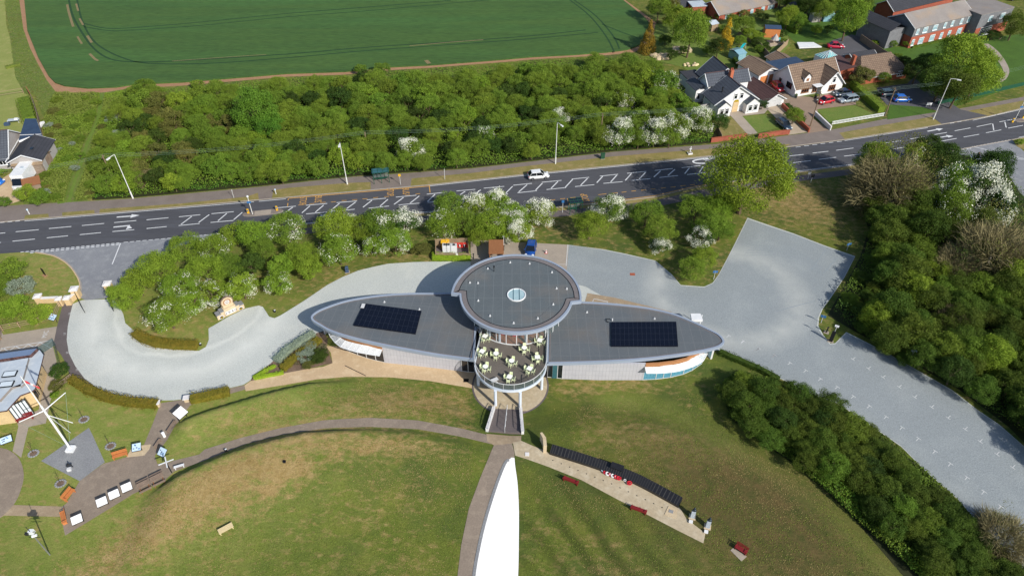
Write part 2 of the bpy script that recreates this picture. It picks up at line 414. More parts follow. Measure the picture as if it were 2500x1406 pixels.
# ---------------------------------------------------------------- foliage meshes (many small leaf faces)
def leaves_np(rng, cen, nrm, size, n, jitter=.9):
    """quads at cen (n,3) facing roughly nrm"""
    a = nrm+rng.normal(0, jitter, (n, 3)); a /= np.linalg.norm(a, axis=1)[:, None]+1e-9
    t = rng.normal(0, 1, (n, 3)); u = np.cross(a, t); u /= np.linalg.norm(u, axis=1)[:, None]+1e-9; v = np.cross(a, u)
    s = size*rng.uniform(.55, 1.25, (n, 1)); q = .62
    return np.stack([cen-u*s*.5, cen-v*s*.5*q, cen+u*s*.5, cen+v*s*.5*q], 1)
def leaf_mesh(name, Q, mats, mi=None):
    n = len(Q); me = bpy.data.meshes.new(name); me.vertices.add(n*4); me.vertices.foreach_set('co', Q.reshape(-1).astype(np.float32))
    me.loops.add(n*4); me.loops.foreach_set('vertex_index', np.arange(n*4, dtype=np.int32)); me.polygons.add(n)
    me.polygons.foreach_set('loop_start', np.arange(0, n*4, 4, dtype=np.int32))
    for m in mats: me.materials.append(M[m])
    if mi is not None: me.polygons.foreach_set('material_index', mi.astype(np.int32))
    me.update(); me.validate(); return me
def crown_np(seed, rx=1.0, rz=.8, lobes=26, n=3600, leaf=.1, flat=0.0, lobe_r=(.2,.4), zc=None, cone=False):
    rng = np.random.default_rng(seed); zc = rz if zc is None else zc
    d = rng.normal(0, 1, (lobes, 3)); d /= np.linalg.norm(d, axis=1)[:, None]; d[:, 2] = np.where(d[:, 2] < -.68, -d[:, 2], d[:, 2])
    rad = rng.uniform(.45, .8, (lobes, 1)); c = d*rad
    if cone:
        h = rng.uniform(-.95, .95, lobes); a = rng.uniform(0, 6.28, lobes); rr = (1-h)/2*.75*rng.uniform(.7, 1, lobes); c = np.stack([rr*np.cos(a), rr*np.sin(a), h], 1)
    lr = rng.uniform(lobe_r[0], lobe_r[1], lobes)*(np.ones(lobes) if not cone else (1.15-(c[:, 2]+1)/2*.7))
    w = lr**2; w /= w.sum(); k = rng.choice(lobes, n, p=w)
    e = rng.normal(0, 1, (n, 3)); e /= np.linalg.norm(e, axis=1)[:, None]
    out = c[k]*1.0; out /= np.linalg.norm(out, axis=1)[:, None]+1e-6
    e = e+out*.55+np.array([0, 0, .25]); e /= np.linalg.norm(e, axis=1)[:, None]
    r = lr[k]*(rng.uniform(.55, 1.1, n)+.4*rng.uniform(0, 1, n)**9); P = c[k]+e*r[:, None]
    P = P*np.array([rx, rx, rz])+np.array([0, 0, zc])
    return rng, P, e, n, leaf
def crown_mesh(name, mats, frac=0.0, **kw):
    rng, P, e, n, leaf = crown_np(**kw); Q = leaves_np(rng, P, e, leaf, n); mi = None
    return leaf_mesh(name, Q, [mats], None)
def blossom_mesh(name, seed, n, leaf, thr=.0, m='blossom', **kw):
    rng, P, e, _, _ = crown_np(seed=seed, n=n, leaf=leaf, **kw)
    P = P+e*leaf*.35
    fld = np.sin(P[:, 0]*5.1+seed)+np.sin(P[:, 1]*4.7+seed*2)+np.sin(P[:, 2]*6.3+seed*.7)+rng.normal(0, .5, len(P))
    keep = fld > thr; P = P[keep]; e = e[keep]
    return leaf_mesh(name, leaves_np(rng, P, e, leaf, len(P), .7), [m])
def trunk_mesh(seed, h=1.0, r=.06, spread=.5, m='bark', nb=5):
    rg = random.Random(seed); mb = MB(); top = Vector((rg.uniform(-.06, .06), rg.uniform(-.06, .06), h*.5))
    mb.tube((0, 0, -.05), top, r, m, r*.7, 7)
    for i in range(nb):
        a = 6.28*i/nb+rg.uniform(-.4, .4); e = top+Vector((math.cos(a)*spread*rg.uniform(.6, 1), math.sin(a)*spread*rg.uniform(.6, 1), h*rg.uniform(.35, .75)))
        mid = top.lerp(e, .5)+Vector((0, 0, h*.08)); mb.tube(top, mid, r*.5, m, r*.35, 5); mb.tube(mid, e, r*.35, m, r*.12, 5)
        for j in range(2):
            f = e+Vector((rg.uniform(-.3, .3)*spread, rg.uniform(-.3, .3)*spread, h*rg.uniform(.05, .25))); mb.tube(mid, f, r*.2, m, r*.08, 4)
    o = mb.build('trunk'); me = o.data; bpy.data.objects.remove(o); return me
def bare_mesh(seed, m='twig', depth=5, spread=.62):
    rg = random.Random(seed); mb = MB()
    def br(p, d, ln, r, k):
        q = p+d*ln; mb.tube(p, q, r, m if k < depth-1 else 'bark_pale', r*.7, 4 if k < depth-1 else 5)
        if k == 0: return
        for i in range(3 if k > 1 else 4):
            e = (d+Vector((rg.uniform(-1, 1), rg.uniform(-1, 1), rg.uniform(-.35, .75)))*spread).normalized()
            br(q if i else p.lerp(q, .7), e, ln*rg.uniform(.62, .85), max(r*.58, .004), k-1)
    for i in range(5):
        a = 6.28*i/5+rg.uniform(-.3, .3); br(Vector((0, 0, .05)), Vector((math.cos(a)*.75, math.sin(a)*.75, .7)).normalized(), .38, .03, depth)
    o = mb.build('limbs'); me = o.data; bpy.data.objects.remove(o); return me

def twig_mesh(name, seed, n=7000, rz=.85, w=.006, ln=.2, m='twig'):
    rng = np.random.default_rng(seed); d = rng.normal(0, 1, (n, 3)); d[:, 2] = np.abs(d[:, 2])-.25; d /= np.linalg.norm(d, axis=1)[:, None]
    lump = .86+.1*np.sin(d[:, 0]*7+seed)+.08*np.sin(d[:, 1]*9+seed*2)+.06*np.sin(d[:, 2]*11)
    r = (rng.uniform(.42, 1, n)**.6)*lump; P = d*r[:, None]*np.array([1, 1, rz]); u = d+rng.normal(0, .42, (n, 3)); u /= np.linalg.norm(u, axis=1)[:, None]
    v = np.cross(u, rng.normal(0, 1, (n, 3))); v /= np.linalg.norm(v, axis=1)[:, None]; L = ln*rng.uniform(.5, 1.3, (n, 1)); W_ = w*rng.uniform(.6, 1.4, (n, 1))
    return leaf_mesh(name, np.stack([P-v*W_, P+u*L-v*W_*.3, P+u*L+v*W_*.3, P+v*W_], 1), [m])

def wheelway(name, c, R, w, k=1.12):
    m = M[name]; n = m.node_tree.nodes; L = m.node_tree.links; b = n['Principled BSDF']; src = b.inputs['Base Color'].links[0].from_socket
    geo = n.new('ShaderNodeNewGeometry'); d = n.new('ShaderNodeVectorMath'); d.operation = 'DISTANCE'; L.new(geo.outputs['Position'], d.inputs[0]); d.inputs[1].default_value = (c.x, c.y, 0)
    nz = n.new('ShaderNodeTexNoise'); nz.inputs['Scale'].default_value = .35; nz.inputs['Detail'].default_value = 5; L.new(geo.outputs['Position'], nz.inputs['Vector'])
    def mt(op, a, v):
        t = n.new('ShaderNodeMath'); t.operation = op; t.use_clamp = op == 'SUBTRACT' and a == 1.0
        for i, q in ((0, a), (1, v)):
            if isinstance(q, (int, float)): t.inputs[i].default_value = q
            else: L.new(q, t.inputs[i])
        return t.outputs[0]
    x = mt('DIVIDE', mt('ABSOLUTE', mt('SUBTRACT', mt('ADD', d.outputs['Value'], mt('MULTIPLY', nz.outputs[0], 2.0)), R+1.0), 0), w)
    f = mt('SUBTRACT', 1.0, x); f = mt('MULTIPLY', f, mt('MULTIPLY', nz.outputs[0], .75)); mx = n.new('ShaderNodeMix'); mx.data_type = 'RGBA'; L.new(f, mx.inputs[0]); L.new(src, mx.inputs[6]); mx.inputs[7].default_value = alb((226,228,222), k); L.new(mx.outputs[2], b.inputs['Base Color'])
def arc_fit0(a, b, c):
    ax, ay, bx, by, cx, cy = a.x, a.y, b.x, b.y, c.x, c.y; d = 2*(ax*(by-cy)+bx*(cy-ay)+cx*(ay-by))
    u = Vector((((ax*ax+ay*ay)*(by-cy)+(bx*bx+by*by)*(cy-ay)+(cx*cx+cy*cy)*(ay-by))/d, ((ax*ax+ay*ay)*(cx-bx)+(bx*bx+by*by)*(ax-cx)+(cx*cx+cy*cy)*(bx-ax))/d, 0)); return u, (u-a).length
# ---------------------------------------------------------------- ground
def build_ground():
    xs = [-4000,-2500,-1500,-900,-600,-400,-300,-230,-180]+list(np.arange(-150, -76, 3.0))+list(np.arange(-76, 76.1, .5))+list(np.arange(79, 152, 3.0))+[180,230,300,400,600,900,1500,2500,4000]
    ys = [-3000,-1500,-700,-300,-100,-20,5,15,20]+list(np.arange(22, 74.1, .5))+list(np.arange(76, 230, 3.0))+[240,270,320,400,520,700,1000,1600,2500,4000]
    X, Y = np.meshgrid(xs, ys); Z = T(X, Y); nx, ny = len(xs), len(ys)
    co = np.stack([X, Y, Z], -1).reshape(-1, 3); i = np.arange(nx*ny).reshape(ny, nx)
    q = np.stack([i[:-1, :-1], i[:-1, 1:], i[1:, 1:], i[1:, :-1]], -1).reshape(-1, 4)
    me = bpy.data.meshes.new('ground'); me.vertices.add(len(co)); me.vertices.foreach_set('co', co.reshape(-1)); me.loops.add(q.size)
    me.loops.foreach_set('vertex_index', q.reshape(-1).astype(np.int32)); me.polygons.add(len(q)); me.polygons.foreach_set('loop_start', np.arange(0, q.size, 4, dtype=np.int32))
    me.polygons.foreach_set('use_smooth', [True]*len(q)); me.update()
    dry = np.full(len(co), .17); sun = np.zeros(len(co)); str_ = np.zeros(len(co)); dim = np.zeros(len(co))
    def blob(px, py, r, a, arr, el=1.0, rot=0.0):
        c = G(px, py); dx = co[:, 0]-c.x; dy = co[:, 1]-c.y; u = dx*math.cos(rot)+dy*math.sin(rot); v = (-dx*math.sin(rot)+dy*math.cos(rot))*el
        arr += a*np.exp(-(u*u+v*v)/(r*r))
    # dried-out turf: on the outer bank, below the path and beside the building
    for px, py, r, a, el, rt in [(760,1060,7,.5,3,.0),(620,1120,7,.6,2.5,.5),(520,1180,7,.6,2,.7),(420,1240,7,.55,2,.7),(340,1310,6,.55,2,.6),(250,1380,6,.5,2,.5),(900,1080,8,.5,3.5,0),(1050,1090,8,.45,4,-.1),
        (700,1150,4,.5,1.5,.3),(560,1250,5,.35,2,.6),(1000,985,9,.4,3.5,0),(850,990,8,.35,3,.1),(1130,1000,4,.5,1.5,-.3),(700,1010,6,.25,3,.3),(500,1060,6,.25,3,.5),
        (1420,955,5,.45,2,0),(1560,945,6,.45,3,0),(1680,1000,5,.35,3,-.4),(1500,1010,6,.25,2.5,0),(1700,1130,8,.4,2.5,-.6),(1800,1200,9,.4,2.5,-.6),(1650,1080,7,.3,2,-.3),(1850,1330,8,.35,2,-.7),(1480,1060,4,.3,2,-.3),
        (1950,480,9,.45,1,0),(1900,460,6,.3,1,0),(1380,555,5,.5,2,0),(760,640,5,.4,2,0),(1000,620,5,.5,3,0),(820,690,6,.3,2,.5),(400,800,5,.4,2,0),(1760,640,4,.3,3,1),(130,660,5,.35,1,0),(1990,520,9,.3,2,-.4),
        (950,1230,7,.2,3,.6),(1050,1330,6,.2,2,.7),(760,1280,6,.2,3,.6),(1330,1290,4,.25,2,1.9),(1460,1360,5,.2,3,1.9),(2050,1230,9,.25,3,-.75),(1650,970,6,.2,2,-.2)]:
        blob(px, py, r, a, dry, el, rt)
    for px, py, r, a, el, rt in [(1150,1150,6,-.35,1.5,0),(1120,1300,8,-.3,1.5,.3),(760,970,7,-.22,3,.2),(1200,1010,2,-.4,1,0),(1330,1010,3,-.5,1,0),(1350,1180,7,-.35,2.5,-.5),(1500,1240,8,-.3,2.5,-.5),(200,1350,7,-.25,2,.4),(1760,900,4,-.3,1,0),(1880,1080,8,-.2,4,-.7),
        (450,1110,5,-.2,2.5,.6),(300,1060,5,-.15,2,0),(1180,980,2,-.5,1,0),(970,1150,8,-.15,3,.3),(650,1340,9,-.2,2,.4),(2000,1330,5,-.2,5,-.8)]:
        blob(px, py, r, a, dry, el, rt)
    def curve(P, w, a, arr):
        C = [G(*q) for q in smooth_px(P, 6)]; d2 = np.full(len(co), 1e9)
        for c in C: d2 = np.minimum(d2, (co[:, 0]-c.x)**2+(co[:, 1]-c.y)**2)
        arr += a*np.exp(-d2/(w*w))
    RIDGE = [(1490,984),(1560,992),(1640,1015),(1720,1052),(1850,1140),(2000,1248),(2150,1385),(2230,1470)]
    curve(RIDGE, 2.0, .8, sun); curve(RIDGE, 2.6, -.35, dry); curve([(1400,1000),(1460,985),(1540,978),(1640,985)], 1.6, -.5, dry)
    curve([(1620,965),(1760,1010),(1880,1110),(2020,1215),(2170,1350)], 3.2, -.3, dry); curve([(1330,1010),(1350,1040),(1330,1075)], 2.0, -.45, dry)
    curve([(1186,1000),(1188,1050)], 1.2, -.45, dry); curve([(500,1140),(640,1096),(760,1070),(900,1056),(1050,1064),(1180,1090)], 1.1, -.35, dry)
    curve([(1800,980),(1900,1072),(2010,1155),(2120,1240),(2260,1370)], 1.1, .35, dry)
    for px, py, r in [(893,1088,.9),(905,1100,.7),(657,1200,.9),(655,1190,.7),(810,1115,.8),(690,1150,1.2),(735,1145,1.2)]: blob(px, py, r, .8, dry)
    for px, py, r, a, el, rt in [(300,1150,22,.9,1,0),(120,640,30,.9,1,0),(700,980,16,.35,1,0),(30,150,40,.8,1,0),(500,1000,16,.5,1,0)]: blob(px, py, r, a, sun, el, rt)  # left lawns lightened in colour for the brighter light there
    for px, py, r, a, el, rt in [(1450,1330,9,1,1.4,1.0),(1370,1270,7,.8,1.3,1.1),(1600,1400,8,.8,1.4,1)]: blob(px, py, r, a, str_, el, rt)
    for px, py, r, a, el, rt in [(1950,1280,16,.9,2.0,-.75),(1750,1200,12,.8,2,-.7),(1850,1380,14,.9,1,0),(1500,1100,12,.3,1,0),(2000,540,14,.3,1,0)]: blob(px, py, r, a, dim, el, rt)  # browner right lawn, darkened in colour to imitate its weaker light
    for nme, arr in (('dry', dry), ('sunny', sun), ('mown', str_), ('dim_light', dim)):
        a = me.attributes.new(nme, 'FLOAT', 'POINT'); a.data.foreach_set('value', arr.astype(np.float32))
    m = bpy.data.materials.new('turf'); m.use_nodes = True; n = m.node_tree.nodes; L = m.node_tree.links; b = n['Principled BSDF']; b.inputs['Roughness'].default_value = .9; b.inputs['Specular IOR Level'].default_value = .15
    pos = n.new('ShaderNodeNewGeometry').outputs['Position']
    def noise(sc, det=5, st=(1,1,1), rt=0):
        mp = n.new('ShaderNodeMapping'); mp.inputs['Scale'].default_value = st; mp.inputs['Rotation'].default_value = (0,0,rt); L.new(pos, mp.inputs[0])
        t = n.new('ShaderNodeTexNoise'); t.inputs['Scale'].default_value = sc; t.inputs['Detail'].default_value = det; t.inputs['Roughness'].default_value = .68; L.new(mp.outputs[0], t.inputs['Vector']); return t.outputs[0]
    def math_(op, a, c):
        t = n.new('ShaderNodeMath'); t.operation = op
        for i, v in ((0, a), (1, c)):
            if isinstance(v, (int, float)): t.inputs[i].default_value = v
            else: L.new(v, t.inputs[i])
        return t.outputs[0]
    def att(nm): t = n.new('ShaderNodeAttribute'); t.attribute_name = nm; return t.outputs['Fac']
    def rmp(sig, lo, hi, a=0, c=1):
        t = n.new('ShaderNodeMapRange'); L.new(sig, t.inputs[0]); t.inputs[1].default_value = lo; t.inputs[2].default_value = hi; t.inputs[3].default_value = a; t.inputs[4].default_value = c; return t.outputs[0]
    def mix(fac, a, bb, mode='MIX'):
        t = n.new('ShaderNodeMix'); t.data_type = 'RGBA'; t.blend_type = mode
        if isinstance(fac, float): t.inputs[0].default_value = fac
        else: L.new(fac, t.inputs[0])
        for i, v in ((6, a), (7, bb)):
            if isinstance(v, tuple): t.inputs[i].default_value = v
            else: L.new(v, t.inputs[i])
        return t.outputs[2]
    green = mix(rmp(noise(.35), .35, .65), alb((92,108,42)), alb((114,120,52)))
    green = mix(rmp(noise(.12, 3), .42, .62), green, alb((80,96,44)))
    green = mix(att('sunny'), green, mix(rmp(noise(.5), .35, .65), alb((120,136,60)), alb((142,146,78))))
    dryc = mix(rmp(noise(.9), .35, .65), alb((158,132,84)), alb((182,156,110)))
    dsig = math_('ADD', att('dry'), math_('MULTIPLY', math_('SUBTRACT', noise(.8, 9, (1,1.7,1), .4), .5), 4.2))
    col = mix(rmp(dsig, .2, 1.15, 0, .9), green, dryc)
    hay = mix(rmp(noise(1.6, 5, (1,3,1), .6), .58, .72, 0, .55), col, alb((134,118,84)))
    col = mix(.55, col, hay)
    w = n.new('ShaderNodeTexWave'); mp = n.new('ShaderNodeMapping'); mp.inputs['Rotation'].default_value = (0,0,math.radians(-32)); L.new(pos, mp.inputs[0]); L.new(mp.outputs[0], w.inputs[0]); w.inputs['Scale'].default_value = .1; w.inputs['Distortion'].default_value = 5; w.inputs['Detail Scale'].default_value = .6
    col = mix(math_('MULTIPLY', rmp(w.outputs[1], .3, .95, 0, .42), att('mown')), col, alb((52,66,26)))
    col = mix(math_('MULTIPLY', att('dim_light'), .55), col, mix(rmp(noise(.8, 6), .35, .65), alb((78,82,42)), alb((104,90,56))))
    g = math_('MULTIPLY', rmp(noise(9, 2), .25, .75, .74, 1.26), rmp(noise(2.4, 6, (1,1.6,1), .5), .25, .75, .8, 1.2)); cc = n.new('ShaderNodeCombineColor'); [L.new(g, cc.inputs[i]) for i in range(3)]
    col = mix(1.0, col, cc.outputs[0], 'MULTIPLY'); L.new(col, b.inputs['Base Color'])
    bp = n.new('ShaderNodeBump'); bp.inputs['Strength'].default_value = .6; bp.inputs['Distance'].default_value = .12; L.new(noise(4, 5), bp.inputs['Height']); L.new(bp.outputs[0], b.inputs['Normal'])
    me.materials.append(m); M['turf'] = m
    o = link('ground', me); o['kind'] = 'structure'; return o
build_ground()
# gravel, with traffic-worn pale wheel ways
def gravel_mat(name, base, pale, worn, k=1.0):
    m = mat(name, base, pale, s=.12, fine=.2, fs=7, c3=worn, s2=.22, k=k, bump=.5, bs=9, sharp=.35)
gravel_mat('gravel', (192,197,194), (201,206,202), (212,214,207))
gravel_mat('gravel_dark', (146,154,158), (154,162,166), (166,173,175))  # car park gravel toned darker and bluer than the drive
c_, R_0 = arc_fit0(Gz(225,800), Gz(350,910), Gz(540,880)); wheelway('gravel', c_, R_0, 2.6); wheelway('gravel', c_, R_0-3.2, .7)
c_, R_0 = arc_fit0(Gz(1640,770), Gz(1790,835), Gz(1950,760)); wheelway('gravel_dark', c_, R_0, 3.2, .85)
mat('diamond_gravel', (148,150,152), (136,138,142), s=.5, fine=.2, fs=7, bump=.4)
NE = [(-500,592),(0,544),(60,538),(443,506),(704,483),(1048,453),(1266,429),(1558,400),(1766,379),(1916,361),(2062,342.5),(2265,311),(2413,286),(2500,265),(2800,205)]
SE = [(-500,664),(0,619.5),(50,616),(294,593),(528,571),(739,548.5),(1020,521),(1200,511),(1361,506),(1523,489.6),(1600,480),(1700,456.5),(1926,423),(2095,402),(2308,370.6),(2470,341),(2560,322),(2860,262)]
sheet('road', NE+SE[::-1], 'asphalt', .012)
# road to the right behind the trees, and the left junction
sheet('side_road', [(2290,373),(2400,352),(2470,341),(2480,352),(2502,372),(2560,420),(2700,640),(2560,640),(2500,560),(2470,480),(2440,420),(2360,400),(2312,386),(2296,380)], 'asphalt_old', .008)
sheet('traffic_island', smooth_px([(2473,343),(2500,337),(2560,325),(2560,372),(2500,366),(2480,355)], 2), 'verge', .03)
sheet('entrance_road', [(50,616),(294,593),(528,571),(560,566),(575,575),(545,580),(500,585),(470,592),(440,600),(405,618),(380,632),(350,652),(325,668),(300,690),(288,705),(270,712),(262,728),(209,733),(198,728),(196,706),(194,691),(182,666),(159,641),(129.5,625),(86,617)], 'asphalt_old', .016)
sheet('verge', [(-300,530),(0,504),(60,500),(224,491),(324,485),(600,460),(850,433),(1150,412),(1500,371),(1766,351),(1932,330),(2027,318),(2161,291),(2273,274),(2336,267),(2500,237),(2800,180)]+NE[::-1][:-1]+[(-300,572)], 'verge', .006)
sheet('pavement', [(-300,530),(0,504),(60,500),(224,491),(324,485),(600,460),(850,433),(1150,412),(1500,371),(1766,351),(1932,330),(2027,318),(2161,291),(2273,274),(2336,267),(2500,237),(2800,180),(2800,192),(2500,246),(2355,273),(2273,286),(2161,305),(2049,325),(2063,341),(1916,360),(1932,352),(1766,361),(1500,382),(1266,408),(1150,423),(1005,436),(1002,455),(905,464),(905,445),(850,447),(704,459),(667,465),(664,485),(632,488),(630,471),(600,481),(443,497),(244,511),(242,523),(232,524),(230,513),(152,519),(152,529),(120,532),(118,522),(62,526),(58,538),(0,543),(-300,571)], 'pavement', .015)
sheet('pavement_south', [(739,556),(1065,524),(1200,518),(1361,514),(1523,498),(1600,488),(1700,465),(1926,431),(2095,410),(2290,381),(2290,392),(2100,424),(1926,446),(1760,474),(1600,505),(1523,514),(1361,530),(1200,532),(1065,540),(739,572),(560,590),(560,580)], 'path_dark', .012)
sheet('verge_south', [(560,572),(739,550),(1020,523),(1200,513),(1361,508),(1523,491),(1600,482),(1700,458),(1926,425),(2095,404),(2290,375),(2290,382),(2095,411),(1926,432),(1700,466),(1600,489),(1523,499),(1361,515),(1200,519),(1065,525),(739,558),(560,582)], 'verge', .016)
GL = [(178,742),(172,764.5),(165.6,797),(163,829),(168,861.6),(184,894),(206.6,924),(236.5,946),(274,962.5),(323.6,973.6),(373.4,978),(423,977),(455.6,973.6),(498,962),(595,939)]
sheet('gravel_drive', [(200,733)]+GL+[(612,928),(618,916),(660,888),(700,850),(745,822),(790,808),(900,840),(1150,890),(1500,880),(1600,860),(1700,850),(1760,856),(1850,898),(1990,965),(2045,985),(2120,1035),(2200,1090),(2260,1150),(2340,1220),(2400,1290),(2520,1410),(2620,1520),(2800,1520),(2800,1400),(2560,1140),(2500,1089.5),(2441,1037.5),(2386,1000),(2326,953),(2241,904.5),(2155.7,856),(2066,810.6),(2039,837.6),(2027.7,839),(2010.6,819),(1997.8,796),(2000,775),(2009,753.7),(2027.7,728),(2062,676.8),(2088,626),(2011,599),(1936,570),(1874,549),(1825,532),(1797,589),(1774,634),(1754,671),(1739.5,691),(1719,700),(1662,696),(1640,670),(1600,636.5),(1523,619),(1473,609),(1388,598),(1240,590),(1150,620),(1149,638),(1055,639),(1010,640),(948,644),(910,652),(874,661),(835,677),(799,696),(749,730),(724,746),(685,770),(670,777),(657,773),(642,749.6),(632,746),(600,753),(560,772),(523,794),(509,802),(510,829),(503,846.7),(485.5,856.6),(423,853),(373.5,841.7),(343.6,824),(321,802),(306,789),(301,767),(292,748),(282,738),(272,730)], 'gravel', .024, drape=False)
sheet('car_park_gravel', [(1389,599),(1430,604),(1473,611),(1523,621),(1600,638),(1640,672),(1662,698),(1719,702),(1741,692),(1756,671),(1776,634),(1799,589),(1826,535),(1874,552),(1936,572),(2011,601),(2086,628),(2060,676.8),(2025,728),(2007,753),(1996,778),(1995,797),(2008,820),(2026,841),(2040,840),(2067,813),(2155,858),(2241,906),(2326,955),(2386,1002),(2441,1039),(2500,1091),(2560,1143),(2800,1405),(2800,1518),(2620,1518),(2520,1408),(2400,1288),(2340,1218),(2260,1148),(2200,1088),(2120,1033),(2045,983),(1990,963),(1850,896),(1770,858),(1700,820),(1500,740),(1430,700),(1386,690),(1384,650)], 'gravel_dark', .036, drape=False)
sheet('gravel_diamond', [(100.5,1125),(217,1044),(227,1063.5),(256,1128),(194.6,1174)], 'diamond_gravel', .03)
_LP = [(185,690),(197,706),(196,718),(178,742),(172,764.5),(165.6,797),(163,829),(168,861.6),(184,894),(206.6,924),(236.5,946),(274,962.5),(323.6,973.6),(373.4,978),(423,977),(455.6,973.6),(498,962),(560,948),(597,940),(600,948),(566,958),(500,976),(462,988),(464,995),(444,1015),(408.7,1073),(376,1110),(378,1130),(418,1125),(486.5,1109),(500,1096.7)]
sheet('footpath', [(160,735),(154,740),(149,759.5),(139,799),(132,834),(136,850),(149,866),(162,889),(172,921),(204,938),(249,962),(299,978),(373.5,987),(388,984),(397,975)]+[(373.4,978),(323.6,973.6),(274,962.5),(236.5,946),(206.6,924),(184,894),(168,861.6),(163,829),(165.6,797),(172,764.5),(178,742)], 'path_dark', .03)
sheet('plaza_path', [(392,984),(455.6,973.6),(498,962),(560,948),(597,940),(600,950),(566,960),(500,978),(464,990),(444,1015),(408.7,1073),(378,1112),(384,1132),(418,1127),(425,1151),(405,1170),(324,1206),(266,1242),(207.6,1277.6),(159,1306.8),(149,1261),(150,1237),(162,1229),(194.6,1173.8),(253,1131.6),(311,1115),(344,1105.7),(350,1089.5),(373,1034)], 'path_brown', .022)
sheet('bank_path', [(418,1125.5),(486.5,1109),(500,1096.7),(586.6,1069),(684.8,1044.8),(788.8,1026),(904,1019.6),(1019.8,1026),(1135,1047.6),(1187,1060.6),(1192,1078),(1200,1084),(1120.9,1065),(1019.8,1047.6),(904,1041.9),(788.8,1046),(684.8,1062),(601,1083.7),(500,1124),(424,1151)], 'path_brown', .021)
sheet('footpath', [(157,1236),(149,1261),(9.7,1258),(-40,1290),(-40,1240),(0,1240),(32,1232)], 'path_tan', .02)
sheet('circular_plaza', smooth_px([(-60,1080),(0,1092.7),(26,1101),(48.6,1122),(58.4,1157.6),(52,1193),(35.7,1229),(0,1264),(-60,1300)], 3), 'path_brown', .032)
sheet('footpath', [(31,1101),(52,1117),(70,1042),(112,1033),(123,979),(133,955),(138,920),(138,880),(125,830),(95,870),(100,940),(95,1000),(40,1025),(45,1041)], 'concrete', .018)
sheet('terrace_paving', [(597,941),(612,930),(697,911),(749,901),(790,895),(812,886.5),(808,862),(796,845),(830,846),(940,883),(1060,896),(1160,906),(1165,952),(1158,949),(1048,930),(949,921),(849,920),(774,926),(700,939),(600,955)], 'terrace', .045)
sheet('planting_bed', [(618,918),(660,888),(700,850),(745,822),(790,808),(800,830),(799,847),(812,886.5),(749,901),(697,911),(612,930)], 'bed', .034)
sheet('motorcycle_bay', [(-60,830),(0,803),(8,817),(139,797),(132,834),(128,852),(0,876),(-60,885)], 'concrete', .014)
sheet('loading_slab', [(1149,590),(1162,588),(1229,590),(1388,598),(1384,660),(1240,660),(1149,655)], 'concrete', .042, drape=False)
sheet('loading_slab', [(1428,738),(1434,716),(1500,727),(1640,762),(1620,790),(1440,770)], 'path_tan', .048, drape=False)
# left lawn and scrub, gardens on the right
CROPP = [(60,-60),(60,0),(68,78),(94,142),(119.5,188),(135,204),(159,212),(216,217.7),(284.6,215),(330,208),(444,203),(700,182),(844.7,177),(953,166),(1055,161),(1234,147),(1300,141),(1400,136),(1480,130),(1530,124),(1562,112),(1580,90),(1588,62),(1570,42),(1522,4),(1450,-60)]
sheet('field_margin', [(38,-60),(47,0),(57,71),(74,119.5),(94,159),(114,196),(139.5,229),(180,231),(256,226),(304.5,218),(444,210),(700,188),(845,183),(953,172),(1055,166),(1234,152),(1300,146),(1400,140),(1480,136),(1550,128),(1575,112),(1600,80),(1602,56),(1591,48),(1525,0),(1470,-60)], 'soil', .01)
mat('soil_track', (150,128,96), (120,116,74), s=3, sharp=.15)
mat('crop_green', (72,102,44), (58,90,40), s=.15, fine=.34, fs=2.2, st=(.22,2.2,1), c3=(66,106,50), s2=.05, bump=.5, bs=5, k=1.05)
cm = MB(); CW = W(CROPP); cm.prism([(p.x, p.y) for p in CW], -.05, .32, 'crop_green'); co_ = cm.build('crop_field'); tag(co_, 'dark green young cereal crop filling the big field', kind='stuff')
mat('tramline', (40,76,40), (34,66,36), s=2, k=1.0)
tl = MB()
for P, w in [([(168,0),(178,40),(200,80),(230,120),(270,145),(330,152),(420,150),(560,142),(700,133),(900,116),(1100,103),(1300,88),(1430,74)], .5), ([(188,0),(200,50),(222,92),(250,118),(300,142),(360,155),(500,156),(700,142),(900,124),(1100,110),(1300,95),(1460,80)], .45),
             ([(205,58),(260,70),(330,68),(500,54),(700,34),(900,18),(1100,2)], .45), ([(205,66),(270,76),(350,73),(500,62),(700,42),(900,27),(1200,0)], .4), ([(1390,0),(1440,40),(1480,90),(1500,128)], .4), ([(1400,0),(1455,40),(1498,90),(1512,120)], .4), ([(1470,60),(1530,84),(1575,98)], .4)]:
    ribbon(tl, [Gz(px, py, .32) for px, py in smooth_px(P, 4)], w, .335, 'tramline')
sb = MB()
for P, w in [([(164,12),(168,30),(173,48),(179,66)], .6), ([(186,10),(191,28)], .5), ([(194,46),(203,62)], .5), ([(189,90),(200,108)], .5), ([(213,88),(224,105)], .6), ([(219,132),(232,145),(240,149)], .6), ([(1000,113),(1100,104),(1180,98)], .3), ([(420,150),(560,140),(650,134)], .22), ([(1040,148),(1048,156)], 1.0)]:
    ribbon(sb, [Gz(px, py, .32) for px, py in smooth_px(P, 3)], w, .345, 'soil_track')
tl.build('tramlines', co_); sb.build('bare_soil_patches', co_)
sheet('rough_strip', [(5,-60),(12,0),(38,190),(60,230),(85,230),(110,300),(135,225),(114,196),(94,159),(74,119.5),(57,71),(47,0),(38,-60)], 'rough_grass', .008)
sheet('left_lawn', [(-100,-60),(10,-60),(15,60),(40,150),(50,185),(52,212),(66,228),(86,300),(30,340),(-100,350)], 'lawn_pale', .007)
sheet('gravel_forecourt', [(-60,455),(0,440),(38,415),(44,470),(52,490),(20,500),(-60,505)], 'terrace', .02)
